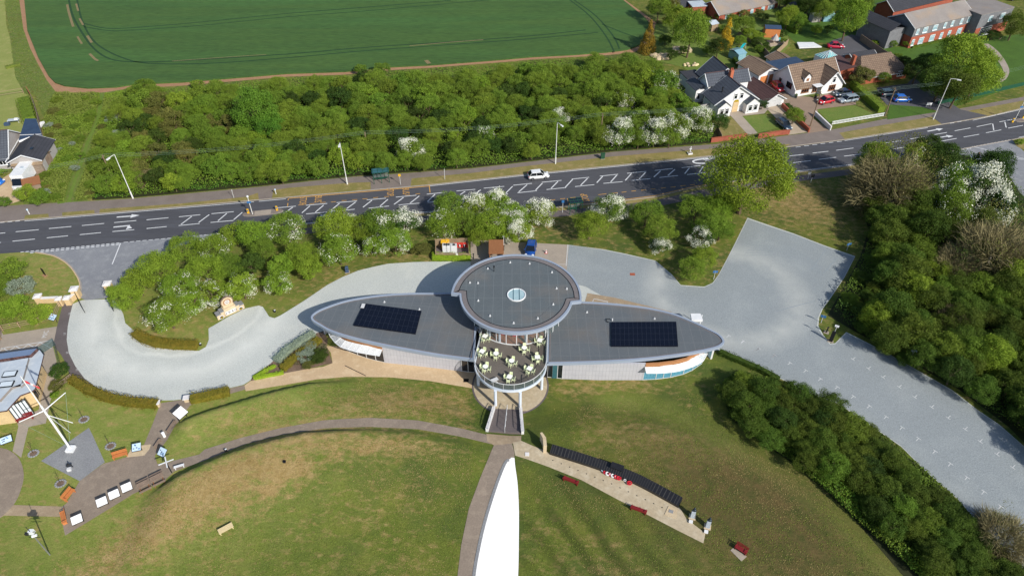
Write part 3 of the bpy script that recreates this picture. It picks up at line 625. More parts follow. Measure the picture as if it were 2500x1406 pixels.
sheet('scrub_ground', [(110,300),(135,228),(300,220),(330,300),(250,330),(230,400),(210,470),(215,492),(60,500),(50,480),(110,440),(118,380)], 'rough_grass', .009)
TRACK = smooth_px([(248,230),(244,262),(236,300),(215,345),(198,400),(180,450),(168,494)], 4)
trk = MB(); ribbon(trk, W(TRACK), 3.8, .016, 'track')
for k_ in (-7, 7): ribbon(trk, W([(x+k_, y) for x, y in TRACK]), .45, .019, 'rough_grass')
None; to = trk.build('grass_track'); to['kind'] = 'structure'
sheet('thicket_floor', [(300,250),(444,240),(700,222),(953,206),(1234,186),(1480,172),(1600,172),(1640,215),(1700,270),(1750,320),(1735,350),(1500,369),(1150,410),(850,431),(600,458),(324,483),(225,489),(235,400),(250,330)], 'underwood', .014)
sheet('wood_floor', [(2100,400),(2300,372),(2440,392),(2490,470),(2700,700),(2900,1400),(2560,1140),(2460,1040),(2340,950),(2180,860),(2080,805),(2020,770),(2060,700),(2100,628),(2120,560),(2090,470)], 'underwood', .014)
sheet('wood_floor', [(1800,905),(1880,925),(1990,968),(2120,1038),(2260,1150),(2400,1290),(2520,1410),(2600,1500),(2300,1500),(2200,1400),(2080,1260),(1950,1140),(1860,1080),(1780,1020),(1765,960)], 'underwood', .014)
# gardens east of the thicket
sheet('garden_lawn', [(1600,60),(1700,60),(1760,120),(1800,130),(1790,190),(1700,190),(1668,165),(1610,150),(1590,120)], 'lawn', .02)
sheet('garden_lawn', [(1740,20),(1900,20),(1930,110),(1900,140),(1850,135),(1790,150),(1780,90)], 'lawn', .022)
sheet('garden_lawn', [(1900,20),(2080,20),(2130,60),(2075,95),(2060,105),(1990,105),(1950,112),(1915,80)], 'lawn_lush', .024)
sheet('garden_lawn', [(2070,-20),(2240,-30),(2240,20),(2130,90),(2110,60)], 'lawn_lush', .018)
sheet('care_home_lawn', [(2130,115),(2220,115),(2370,82),(2420,92),(2700,60),(2700,150),(2500,205),(2330,262),(2290,250),(2220,190),(2215,170),(2150,130)], 'lawn_lush', .02)
sheet('curved_path', smooth_px([(2400,110),(2413,108),(2440,130),(2460,160),(2464,178),(2455,195),(2440,202),(2425,200),(2445,192),(2450,176),(2440,155),(2420,130)], 2), 'concrete', .035)
sheet('asphalt_yard', [(2030,100),(2080,85),(2120,100),(2160,125),(2160,140),(2060,150),(2000,140),(2030,120)], 'asphalt_drive', .034)
sheet('driveway', [(1880,175),(1935,235),(1990,238),(2060,216),(2085,232),(2090,256),(2000,267),(1985,290),(2026,318),(1972,326),(1930,262),(1870,235)], 'block_drive', .026)
sheet('driveway', [(1868,262),(1912,258),(1974,323),(1925,330),(1905,300)], 'pale_drive', .028)
sheet('driveway', [(2140,215),(2215,205),(2230,190),(2270,220),(2345,268),(2412,283),(2300,304),(2273,284),(2292,272),(2250,262),(2165,257),(2150,240)], 'asphalt_drive', .03)
sheet('front_lawn', [(1994,268),(2088,258),(2142,284),(2030,305)], 'lawn', .03)
sheet('front_lawn', [(2172,256),(2250,262),(2290,274),(2166,293)], 'lawn_lush', .033)
sheet('front_lawn', [(1738,300),(1788,290),(1822,322),(1790,334),(1740,334)], 'verge', .03)
sheet('front_lawn', [(1812,286),(1870,280),(1904,312),(1850,325)], 'lawn', .031)
sheet('garden_path', [(1770,270),(1850,262),(1880,262),(1866,278),(1812,284),(1850,326),(1826,330),(1788,288)], 'concrete', .036)
sheet('house_plot', [(1680,230),(1740,200),(1905,190),(1880,262),(1780,285),(1735,275)], 'path_dark', .016)
# ---- road paint, every stroke 1 layer above the asphalt
road = bpy.data.objects['road']
def strokes(lst, sc, ox, oy): return [(a/sc+ox, b/sc+oy, c/sc+ox, d/sc+oy) for a, b, c, d in lst]
ln = MB(); ye = MB()
S1 = strokes([(0,763,52,758),(155,748,380,727),(480,716,700,696),(803,687,1022,666),(1120,658,1337,638),(1437,631,1652,610),(1755,601,1965,581),(2075,571,2293,551),(0,853,10,852),(123,840,343,819),(458,807,667,787),(783,776,990,756),(1103,746,1317,727),(1437,716,1635,697),(1752,687,1957,667),(2065,657,2290,637)], 4.0167, 0, 380)
S1 += strokes([(490,515,692,497),(790,489,1000,471),(1092,463,1293,446),(1387,436,1578,419),(1672,409,1875,390),(1976,380,2165,361),(792,573,1000,555),(1080,546,1270,527),(1405,517,1605,496),(1700,485,1905,467),(1985,460,2080,451)], 4.0167, 550, 380)
S1 += strokes([(460,268,645,252),(727,241,928,223),(1017,212,1200,193),(1297,183,1490,164),(1590,152,1760,134),(1866,123,2045,104),(2133,95,2322,76),(780,315,965,297),(1058,286,1248,266),(1343,254,1533,235),(1623,225,1812,206),(1900,194,2088,177),(2177,165,2362,147)], 4.0167, 1000, 400)
S1 += strokes([(1400,762,1555,745),(1632,738,1792,719),(1440,822,1600,805),(1677,797,1835,780)], 3.514, 1200, 200)
S1 += strokes([(-140,638,15,620),(-100,700,60,682),(105,608,248,593),(337,580,492,562),(567,553,738,530),(818,520,977,493),(1055,480,1208,458),(1285,443,1435,418),(1508,403,1653,378),(1730,362,1885,333),(1945,322,2093,292),(2168,275,2295,250),(145,674,318,654),(397,642,567,621),(645,610,811,590),(888,576,1050,552),(1130,540,1280,515),(1360,503,1522,477),(1593,464,1750,436),(1818,423,1970,396),(2037,381,2187,352),(2253,336,2400,308)], 4.0167, 1900, 230)
for s in S1: ribbon(ln, W([s[:2], s[2:]]), .17, .02, 'lane_white')
D1 = strokes([(1775,675,1880,598),(1948,657,2052,580),(2138,641,2225,567),(2292,630,2376,558)], 4.0167, 0, 380)+strokes([(572,570,662,508),(752,563,830,495),(883,557,965,487),(1030,543,1120,470),(1190,522,1278,457),(1350,508,1438,440),(1518,497,1595,430),(1655,480,1748,412),(1812,468,1903,397),(1983,452,2058,380),(2150,440,2205,370)], 4.0167, 550, 380)
D1 += strokes([(495,305,545,272),(640,300,697,257),(790,292,853,238),(943,290,1010,222),(1070,278,1152,207),(1235,260,1302,192),(1388,242,1455,175),(1527,232,1598,155),(1678,212,1745,145),(1835,188,1893,125),(1972,180,2033,112),(2115,165,2175,98),(2252,150,2315,85)], 4.0167, 1000, 400)+strokes([(1393,818,1450,765),(1513,805,1573,752),(1657,790,1697,740),(1782,778,1815,728)], 3.514, 1200, 200)+strokes([(2103,293,2113,357),(2222,275,2235,330)], 4.0167, 1900, 230)
for s in D1: ribbon(ln, W([s[:2], s[2:]]), .2, .024, 'lane_white')
def off(P, dy): return [(p[0], p[1]+dy) for p in P]
ribbon(ln, W(off([(60,538),(443,506),(620,491)], 2)), .14, .021, 'lane_white'); ribbon(ln, W(off([(632,490),(698,484)], 2)), .14, .021, 'lane_white')
ribbon(ln, W(off([(1048,453),(1266,429),(1558,400),(1766,379),(1916,361)], 1.6)), .15, .021, 'lane_white'); ribbon(ln, W(off([(2062,342.5),(2265,311)], 1.5)), .14, .021, 'lane_white'); ribbon(ln, W(off([(2375,293),(2500,265),(2700,225)], 1.5)), .14, .021, 'lane_white')
ribbon(ln, W(off([(739,548.5),(1020,521),(1180,511)], -2)), .12, .021, 'lane_white'); ribbon(ln, W(off([(1880,430),(1926,423),(2095,402),(2230,381)], -2)), .12, .021, 'lane_white'); ribbon(ln, W([(2487,336),(2700,295)]), .12, .021, 'lane_white')
for a, b, c, d in [(172,516,218,511),(253,505,300,500),(335,494,382,489),(415,483,460,478),(497,473,540,467),(575,463,622,458),(1683,283,1725,277),(1755,270,1797,263),(1827,257,1868,249)]: ribbon(ln, W([(a/4.0167+1900, b/4.0167+231.5), (c/4.0167+1900, d/4.0167+231.5)]), .14, .021, 'lane_white')
def dashes(mb, p, q, n, w, z, m, duty=.62):
    p = G(*p); q = G(*q)
    for i in range(n): ribbon(mb, [p.lerp(q, i/n), p.lerp(q, (i+duty)/n)], w, z, m)
dashes(ln, (50,616), (296,593), 20, .18, .023, 'lane_white'); dashes(ln, (74,618), (296,596.5), 18, .2, .0235, 'lane_white'); dashes(ln, (302,592), (528,571.5), 15, .12, .023, 'lane_white', .68); dashes(ln, (0,544), (56,539), 3, .14, .023, 'lane_white', .6)
ribbon(ln, W([(294.5,594),(274,645.5)]), .16, .026, 'lane_white')
dashes(ln, (2308,370.3), (2372,359.5), 10, .16, .024, 'lane_white'); dashes(ln, (2318,372.5), (2374,361.8), 8, .16, .024, 'lane_white'); dashes(ln, (2375,358.5), (2470,341), 11, .12, .024, 'lane_white')
def polyline(P, w=.16, mb=None, z=.026, m='lane_white'): ribbon(mb or ln, W(P), w, z, m)
polyline([(2373,358),(2416,368)]); polyline([(2371,379),(2374,388),(2405,389)], .5); polyline([(2372,379),(2402,388)]); polyline([(2443,375),(2500,388)]); polyline([(2444,385),(2500,390)]); polyline([(2453,378),(2446,384)], .4); polyline([(2476,383),(2470,387)], .4)
def arrow(a, b, c, bend=None, mb=None):
    A, Bp, C = G(*a), G(*b), G(*c); ribbon(mb or ln, [A, Bp], .3, .027, 'lane_white'); d = (C-Bp).normalized(); nn = Vector((-d.y, d.x, 0))
    base = Bp if bend is None else G(*bend)
    if bend: ribbon(mb or ln, [Bp, base], .3, .0272, 'lane_white'); C = base+(C-Bp)*.9
    (mb or ln).add([(base+nn*.55)+Vector((0,0,.028)), (base-nn*.55)+Vector((0,0,.028)), C+Vector((0,0,.028))], [(0,1,2)], 'lane_white')
arrow((285,530.6), (320,528), (341,526)); arrow((277,555), (317,551), (330,552), bend=(311,556))
arrow((2264,321.4), (2288,317), (2302,314.7)); arrow((2286,337.5), (2312,333.3), (2327.5,333))
polyline(smooth_px([(1745,386),(1722,388),(1700,391),(1692,395),(1700,399),(1722,399.5)], 3), .4); polyline([(1722,394),(1735,391),(1716,391),(1738,388)], .2)
# yellow bus bays
ribbon(ye, W(off([(704,483),(1048,453)], 1.8)), .2, .022, 'lane_yellow'); ribbon(ye, W([(702,504),(703,496)]), .14, .022, 'lane_yellow'); ribbon(ye, W([(703,490),(705,484)]), .14, .022, 'lane_yellow'); ribbon(ye, W([(1048,453),(1050,471)]), .16, .0225, 'lane_yellow')
for a, b, c, d in strokes([(715,486,765,484),(825,475,875,470),(930,463,985,458),(1037,457,1085,453),(1140,443,1190,441),(1245,435,1295,432),(1345,427,1395,424),(1450,416,1500,411),(1560,405,1607,402),(1762,390,1810,386),(1865,378,1912,374)], 4.0167, 550, 380)+strokes([(1380,357,1428,353),(1477,345,1525,342),(1575,335,1628,330),(1850,305,1930,295),(1990,290,2040,285),(2078,281,2126,276),(2175,270,2220,266),(2270,262,2318,257),(2370,250,2410,247)], 4.0167, 1000, 400)+strokes([(1453,914,1497,908),(1535,906,1580,901),(1620,894,1665,890),(1703,886,1745,882)], 3.514, 1200, 200):
    ribbon(ye, W([(a, b), (c, d)]), .14, .0215, 'lane_yellow')
ribbon(ye, W(off([(1361,506),(1523,489.6),(1600,480),(1700,456.5),(1780,445)], -1.8)), .16, .023, 'lane_yellow')
for k in (0, 1.9): polyline([(86+k*1.5,617-k*.4),(105+k,620-k),(129.5+k,625-k),(145+k,632-k),(159+k*1.2,641-k),(173+k*1.5,653),(182+k*1.6,666),(190+k*1.7,679),(194+k*1.8,691),(195.5+k*1.8,706)], .12, ye, .03, 'lane_cream')
ln.build('white_markings', road); ye.build('yellow_markings', road)
for body, px, py, sgn in (('STOP', 739, 491, 1), ('BUS', 776, 486.5, 1), ('STOP', 952, 470, 1), ('BUS', 990, 466.5, 1), ('BUS', 1396, 492, -1), ('STOP', 1429, 483, -1)):
    o = link('bay_lettering', textmesh(body, 'lane_yellow', 1.35, .95 if body == 'BUS' else .78, 1.35), road); p = G(px, py); o.location = (p.x, p.y, .03); o.rotation_euler = (0, 0, ang(G(px-30, py+2.7), G(px+30, py-2.7))-math.pi/2*sgn)
# kerbs
for nm, P in (('kerb', off(NE, -.8)), ('kerb', off([q for q in SE if 520 < q[0]], 1.2)), ('kerb', [(86,616),(110,619),(131,624),(147,631),(161,640),(175,652),(185,666),(193,679),(197.5,691),(199,706),(198,716)])):
    k = MB(); wall_along(k, W(P), .14, .1, 'kerbstone'); o = k.build(nm); o['kind'] = 'structure'
mat('raked_gravel', (134,146,156), (158,168,174), s=1.2, sharp=.4)
rk = MB()
for k in range(7): ribbon(rk, [Gz(x, y+k*4.5) for x, y in smooth_px([(1850-k*6,585+k*2),(1910,598),(1960,620),(1998+k*2,648)], 4)], .07, .0395+k*.0001, 'raked_gravel')
for a_, b_ in (((2016,610),(1980,660)),((2045,628),(2010,668)),((1895,760),(1990,735))): ribbon(rk, [Gz(*a_), Gz(*b_)], .1, .0408, 'raked_gravel')
rk.build('raked_tracks', bpy.data.objects['car_park_gravel'])
# edging and bay marks on the car park
bm_ = MB(); GPM = [(800,838)]
TM = [(55,820,0),(187,880,0),(320,938,0),(455,1003,0),(590,1068,0),(716,1140,2),(860,1210,0),(997,1290,0),(1135,1372,0)]
TM = [(a/3.514+1800, b/3.514+600, t) for a, b, t in TM]+[(a/3.463+1800, b/3.463+1000, t) for a, b, t in [(1260,58,0),(1395,148,0),(1533,242,0),(1672,348,0),(1803,455,0),(1942,570,0),(2085,690,0),(2227,815,0)]]
TM += [(a/3.514+1800, b/3.514+600, 1) for a, b in [(990,975),(1122,1055),(1248,1130),(1387,1213),(1520,1300),(1665,1385)]]+[(a/3.463+1800, b/3.463+1000, 1) for a, b in [(1780,70),(1923,166),(2050,270),(2192,378),(2325,490)]]
TM += [(1780,819,0),(1815,832,0),(1853,851,0),(1892,867,0)]
for px, py, t in TM:
    c = G(px, py); d = (Vector(G(px+40, py+27))-c).normalized(); nn = Vector((-d.y, d.x, 0)); sg = -1 if t != 1 else 1
    ribbon(bm_, [c-d*.28, c+d*.32], .09, .05, 'bay_mark'); ribbon(bm_, [c, c+nn*sg*.62], .09, .0505, 'bay_mark')
bo = bm_.build('bay_corner_marks', bpy.data.objects['car_park_gravel'])
ed = MB(); polyline([(1386,598),(1383,640),(1382,650)], .12, ed, .055, 'bay_mark'); polyline([(1232,645),(1383,646)], .06, ed, .055, 'bay_mark'); polyline([(1447,737),(1450,730),(1484,737),(1482,742)], .12, ed, .056, 'bay_mark'); polyline([(1503,741.5),(1512,743)], .12, ed, .056, 'bay_mark')
ed.build('edge_marks', bpy.data.objects['loading_slab'])
mk = MB()
for a, b in [((0,851),(130,830.5)),((0,857),(8,850)),((8,850),(21,858)),((21,858),(38,845.5)),((38,845.5),(53,853)),((53,853),(69,841)),((69,841),(84,847.5)),((84,847.5),(98,836.5)),((98,836.5),(112,843)),((112,843),(129,831)),((112,843),(125,851))]: polyline([a, b], .12, mk, .03, 'bay_mark')
mk.build('hatching', bpy.data.objects['motorcycle_bay'])
o = link('bay_lettering', textmesh('M/C', 'bay_mark', 1.0, .85, .95), bpy.data.objects['motorcycle_bay']); p = G(111, 816); o.location = (p.x, p.y, .03); o.rotation_euler = (0, 0, ang(G(107,826), G(115,806)))
tk = MB()
for x, y in [(172,766),(160,815),(166,861),(190,903)]: polyline([(x-5, y-1), (x+1, y-2)], .06, tk, .04, 'bay_mark'); polyline([(x-5, y+2), (x+1, y+1)], .06, tk, .04, 'bay_mark')
tk.build('edge_ticks', bpy.data.objects['footpath'])
# white blade-shaped bed cut in the turf and its path
BL = smooth_px([(1249,1117),(1243,1122),(1233,1132),(1222,1158),(1210,1190),(1196,1235),(1183,1278),(1172,1320),(1163,1370),(1154,1420),(1152,1560),(1262,1560),(1264.5,1420),(1266,1370),(1267,1270),(1266,1220),(1263,1175),(1258,1140),(1256,1118)], 3)
sheet('blade_path', smooth_px([(1206,1086),(1250,1082),(1256,1105),(1256,1118),(1249,1119),(1233,1133),(1210,1192),(1183,1280),(1163,1372),(1152,1430),(1148,1600),(1110,1600),(1117,1406),(1126,1330),(1145,1240),(1175,1160),(1200,1100)], 1), 'path_brown', .03)
wb = sheet('white_blade_bed', BL, 'white_chalk', .06)
sheet('landing', [(1187,1059),(1273,1064),(1272,1078),(1255,1082),(1206,1087),(1190,1078)], 'path_tan', .036)
MP = [(1252,1080),(1272,1076),(1300,1088),(1335,1102),(1345,1110),(1420,1132),(1480,1152),(1530,1172),(1590,1202),(1660,1240),(1675,1265),(1722,1302),(1717,1326),(1655,1295),(1578,1255),(1500,1215),(1420,1172),(1340,1140),(1290,1122),(1258,1112)]
sheet('memorial_path', MP, 'paving', .04)
ge = MB(); ribbon(ge, [G(*q) for q in smooth_px([(1243,1123),(1232,1133),(1209,1192),(1182,1280),(1162,1372),(1153,1440)], 4)], .35, .068, 'diamond_gravel'); ge.build('gravel_edging', wb)
# ---------------------------------------------------------------- visitor centre shaped like a pair of wings
ZW, ZR, ZD = 3.75, 6.9, 3.3
mat('membrane', (106,112,117), (96,103,109), s=.3, fine=.1, fs=5, c3=(120,114,108), s2=.18, st=(1,1,1), sharp=.3, rough=.7)
seams('membrane', 1.3, 2.4, .035, (116,121,125), off=0.0)
mat('membrane_left', (107,113,118), (97,104,110), s=.3, fine=.1, fs=5, c3=(120,116,112), s2=.18, sharp=.3, rough=.7)
seams('membrane_left', 1.3, 2.4, .035, (117,122,126), rot=math.radians(8))
mat('membrane_disc', (102,110,114), (93,101,106), s=.3, fine=.1, fs=5, c3=(124,118,112), s2=.2, sharp=.3, rough=.7); seams('membrane_disc', 1.3, 2.6, .025, (122,130,134))
mat('wall_tiles', (196,196,202), (184,184,192), s=.8, fine=.04, fs=6); seams('wall_tiles', .45, .9, .012, (140,140,150), vert=True)
mat('deck_boards', (120,114,108), (104,99,95), s=.5, fine=.12, fs=4, c3=(118,110,102)); seams('deck_boards', .14, 50, .012, (86,78,72))
mat('wood_floor_in', (176,120,92), (150,100,78), s=1, st=(4,1,1))
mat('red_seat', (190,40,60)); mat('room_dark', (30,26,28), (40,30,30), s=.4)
mat('rail_glass', (90,120,120), rough=.05, spec=.7)
def clearish(name, alpha=.55):
    m = M[name]; n = m.node_tree.nodes; L = m.node_tree.links; b = n['Principled BSDF']; out = n['Material Output']
    t = n.new('ShaderNodeBsdfTransparent'); x = n.new('ShaderNodeMixShader'); x.inputs[0].default_value = alpha; L.new(t.outputs[0], x.inputs[1]); L.new(b.outputs[0], x.inputs[2]); L.new(x.outputs[0], out.inputs[0])
clearish('rail_glass', .32)
mat('front_glass', (120,140,140), rough=.05, spec=.7); clearish('front_glass', .28)
mat('skylight_glass', (190,214,220), (150,186,196), s=1, rough=.05, spec=.7)
VC = root('visitor_centre', 'large grey visitor centre shaped like aircraft wings with a round upper roof', 'building', (0,0,0))
def off_poly(P, d):
    n = len(P); out = []; a = sum(P[i][0]*P[(i+1) % n][1]-P[(i+1) % n][0]*P[i][1] for i in range(n)); sg = 1 if a > 0 else -1
    for i in range(n):
        p, q, r = Vector(P[i-1][:2]), Vector(P[i][:2]), Vector(P[(i+1) % n][:2]); e = (q-p).normalized(); f = (r-q).normalized()
        b = (Vector((-e.y, e.x))+Vector((-f.y, f.x)))*sg; b.normalize(); c = max(.5, b.dot(Vector((-e.y, e.x))*sg)); out.append((q.x+b.x*d/c, q.y+b.y*d/c))
    return out
def ring(mb, P, d0, d1, z0, z1, m):
    A = off_poly(P, d0) if d0 else [tuple(p[:2]) for p in P]; B = off_poly(P, d1); n = len(P)
    for i in range(n):
        j = (i+1) % n
        for quad in ([(*A[i], z1), (*A[j], z1), (*B[j], z1), (*B[i], z1)], [(*A[i], z0), (*A[j], z0), (*A[j], z1), (*A[i], z1)], [(*B[j], z0), (*B[i], z0), (*B[i], z1), (*B[j], z1)], [(*A[j], z0), (*A[i], z0), (*B[i], z0), (*B[j], z0)]): mb.add(quad, [(0,1,2,3)], m)
def arc_fit(a, b, c):
    ax, ay, bx, by, cx, cy = a.x, a.y, b.x, b.y, c.x, c.y; d = 2*(ax*(by-cy)+bx*(cy-ay)+cx*(ay-by))
    ux = ((ax*ax+ay*ay)*(by-cy)+(bx*bx+by*by)*(cy-ay)+(cx*cx+cy*cy)*(ay-by))/d; uy = ((ax*ax+ay*ay)*(cx-bx)+(bx*bx+by*by)*(ax-cx)+(cx*cx+cy*cy)*(bx-ax))/d
    return Vector((ux, uy, 0)), (Vector((ux, uy))-Vector((ax, ay))).length
C1, R1 = arc_fit(Gz(1102,712,ZR), Gz(1262,620.5,ZR), Gz(1420,728,ZR)); C2, R2 = arc_fit(Gz(1131,752,ZR), Gz(1262,812,ZR), Gz(1391,752,ZR))
print('disc', C1, R1, C2, R2)
LW = [(1215,715)]+smooth_px([(1125,713),(1073,714.5),(998,715),(924,720),(849,732),(794,749.6),(769,762),(759,773),(763,783),(779,793),(804,807),(849,822),(924,840),(998,854),(1073,867),(1158,878)], 4)+[(1163,800),(1215,790)]
RW = [(1300,742)]+[(1336,800),(1334,886)]+smooth_px([(1334,887),(1420,885),(1492,882),(1576,876),(1636,869),(1684,862),(1744,850),(1765.6,839),(1768,829.6),(1756,815),(1732,802),(1684,780),(1636,762),(1576,749),(1516,742),(1468,738),(1425,736)], 4)+[(1390,732),(1300,730)]
LWp = [Gz(*p, ZW) for p in LW]; RWp = [Gz(*p, ZW) for p in RW]
def dedupe(P): return [p for i, p in enumerate(P) if (Vector(p[:2])-Vector(P[i-1][:2])).length > .02]
LWp = dedupe(LWp); RWp = dedupe(RWp)
for nm, P, mm in (('wing_roof', LWp, 'membrane_left'), ('wing_roof', RWp, 'membrane')):
    rb = MB(); rb.prism(off_poly(P, .3), ZW-.28, ZW-.12, mm, 'gutter'); r = rb.build(nm, VC)
    fb = MB(); ring(fb, P, 0, .27, ZW-.45, ZW, 'fascia'); fb.build('fascia', r)
    eb = MB(); ring(eb, P, .36, .5, ZW-.118, ZW-.1, 'roof_edge'); eb.build('roof_gutter', r)
    sb_ = MB(); sb_.prism(off_poly(P, .2), ZW-.52, ZW-.46, 'cladding'); sb_.build('soffit', r)
VC.children[0]['label'] = 'left wing roof'; VC.children[1]['label'] = 'right wing roof'
# ground floor walls: base lines read off the photo, rear line inset from the roof edge
def wallquad(mb, P, z0, z1, m, th=.25):
    wall_along(mb, P, th, z1-z0, m, z0=z0)
wl = MB(); wallquad(wl, [Gz(940,884), Gz(1000,890), Gz(1060,897), Gz(1128,905)], 0, ZW-.5, 'wall_tiles'); wl.build('tiled_wall', VC)
wr = MB(); wallquad(wr, [Gz(1372.5,923), Gz(1460,926), Gz(1569,926)], 0, ZW-.5, 'wall_tiles'); wr.build('tiled_wall', VC)
def rear(P, idx):
    Q = off_poly(P, 1.1); return [Q[i] for i in idx]
nL = len(LWp); nR = len(RWp)
bl = MB(); wallquad(bl, rear(LWp, range(1, nL//2-6)), 0, ZW-.5, 'white_render'); bl.build('rear_wall', VC)
br_ = MB(); wallquad(br_, rear(RWp, range(nR//2, nR-2)), 0, ZW-.5, 'white_render'); br_.build('rear_wall', VC)
def glazing(P, z0, z1, m, name, mull=1.3, frame='galv', label=None):
    g = MB(); wallquad(g, P, z0, z1, m, .08); o = g.build(name, VC); f = MB()
    for a, b in zip(P, P[1:]):
        d = (Vector(b)-Vector(a)); n = max(1, round(d.length/mull))
        for i in range(n+1):
            q = Vector(a)+d*i/n; f.box((q.x, q.y, (z0+z1)/2), (.08, .16, z1-z0), frame, rz=ang(a, b))
    for z in (z0+.06, z1-.04):
        for a, b in zip(P, P[1:]): f.tube((a[0], a[1], z), (b[0], b[1], z), .07, frame, n=4)
    f.build('frame', o)
    if label: o['label'] = label
    return o
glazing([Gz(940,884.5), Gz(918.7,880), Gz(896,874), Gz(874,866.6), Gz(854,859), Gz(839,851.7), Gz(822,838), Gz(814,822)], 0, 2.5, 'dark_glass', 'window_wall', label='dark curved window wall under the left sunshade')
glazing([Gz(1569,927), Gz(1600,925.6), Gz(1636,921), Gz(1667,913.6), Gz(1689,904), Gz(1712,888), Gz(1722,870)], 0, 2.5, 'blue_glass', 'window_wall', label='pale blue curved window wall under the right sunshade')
tb = MB(); wallquad(tb, [Gz(940,884.5), Gz(896,874), Gz(854,859), Gz(839,851.7), Gz(818,832)], 2.5, ZW-.5, 'timber_band'); tb.build('timber_band', VC)
tb = MB(); wallquad(tb, [Gz(1569,927), Gz(1600,925.6), Gz(1636,921), Gz(1667,913.6), Gz(1712,888)], 2.5, ZW-.5, 'timber_band'); tb.build('timber_band', VC)
glazing([Gz(1128,906), Gz(1159,909)], 0, ZW-.55, 'dark_glass', 'entrance_glazing', .9)
glazing([Gz(1336,920), Gz(1372.5,924)], 0, ZW-.55, 'dark_glass', 'entrance_glazing', .75)
pn = MB(); a, b = Gz(1348,922), Gz(1359,921.5); pn.box(((a+b)/2+Vector((0,-.12,1.5))), (.6,.05,2.9), 'teal_glass'); pn.build('entrance_door', VC)
# sunshades
def shade(outer, inner, z, name='sunshade', nl=8):
    O = [Gz(*p, z) for p in outer]; I = [Gz(*p, z+.25) for p in inner]; n = len(O); s = MB()
    def pt(i, t): return O[i].lerp(I[i], t)
    for k in range(nl):
        t0 = k/nl; t1 = (k+.5)/nl
        for i in range(n-1):
            a, b, c, d = pt(i, t0), pt(i+1, t0), pt(i+1, t1), pt(i, t1); e = Vector((0,0,.05))
            s.add([a, b, c+e, d+e, a-e*.6, b-e*.6, c+e*.2, d+e*.2], [(0,1,2,3),(7,6,5,4),(0,4,5,1),(3,2,6,7)], 'white_paint')
    o = s.build(name, VC); r = MB(); r.path([p+Vector((0,0,.0)) for p in O], .06, 'white_paint', 5)
    for i in range(n): r.tube(O[i], I[i], .05, 'white_paint', n=4)
    r.build('frame', o); return o
shade(smooth_px([(799,806),(806.6,822),(818,836),(831.5,846.7),(849,853),(869,859),(897,864),(926,868.6)], 1), smooth_px([(812,806),(822,816),(832,824),(844,831),(862,836),(885,841),(908,845),(934,850)], 1), 2.5)
shade(smooth_px([(1578,911),(1601,911),(1624,910),(1643,908),(1660,905),(1677,900),(1693.6,894),(1706,888),(1717.6,880),(1727,863)], 1), smooth_px([(1573.6,890),(1595,889.5),(1616,888.5),(1636,886),(1650,882.5),(1665,878.5),(1678,874.5),(1688,871),(1698,868),(1706,863)], 1), 2.5)
# deck, drum and round upper roof
zd = ZD
CD, RD = arc_fit(Gz(1159,890,zd), Gz(1246,953,zd), Gz(1334,890,zd)); print('deck', CD, RD)
a0 = math.atan2(Gz(1159,885,zd).y-CD.y, Gz(1159,885,zd).x-CD.x); 
aL = math.pi+.02; aR = 2*math.pi-.02; DK = []
for i in range(33): t = aL+(aR-aL)*i/32; DK.append((CD.x+RD*math.cos(t), CD.y+RD*math.sin(t)))
RDG = Gz(1252,842,zd); RD2 = (Vector(RDG[:2])-Vector(C2[:2])).length
topL = Gz(1182,800,zd); topR = Gz(1338,790,zd)
DKP = DK+[(topR.x, topR.y+3), (topL.x, topL.y+3)]
d = MB(); d.prism(DKP, zd-.3, zd, 'deck_boards', 'column_white'); dk = d.build('deck', VC)
e = MB(); ring(e, DKP, -.06, .12, zd-.36, zd+.02, 'column_white'); e.build('deck_edge', dk)
RP = [(topL.x, topL.y)]+DK+[(topR.x, topR.y)]
g = MB()
for a, b in zip(RP, RP[1:]): g.add([(*a, zd+.05), (*b, zd+.05), (*b, zd+1.08), (*a, zd+1.08)], [(0,1,2,3)], 'rail_glass')
bal = g.build('balustrade', VC); h = MB(); h.path([(x, y, zd+1.12) for x, y in RP], .045, 'galv', 5)
for i in range(0, len(RP), 3): h.tube((*RP[i], zd), (*RP[i], zd+1.12), .03, 'galv', n=4)
h.build('handrail', bal)
for px, py in [(1210,989.5), (1269.6,993), (1322,950), (1168,940), (1180,880), (1312,890)]:
    p = Gz(px, py); c = MB(); c.tube((p.x, p.y, 0), (p.x, p.y, zd-.3), .2, 'column_white', n=12); c.build('column', VC, smooth=False)
# lower entrance walls below the deck
lw_ = MB(); wallquad(lw_, [Gz(1159,909), Gz(1195,912), Gz(1250,914), Gz(1336,920)], 0, zd-.3, 'room_dark'); lw_.build('recessed_wall', VC)
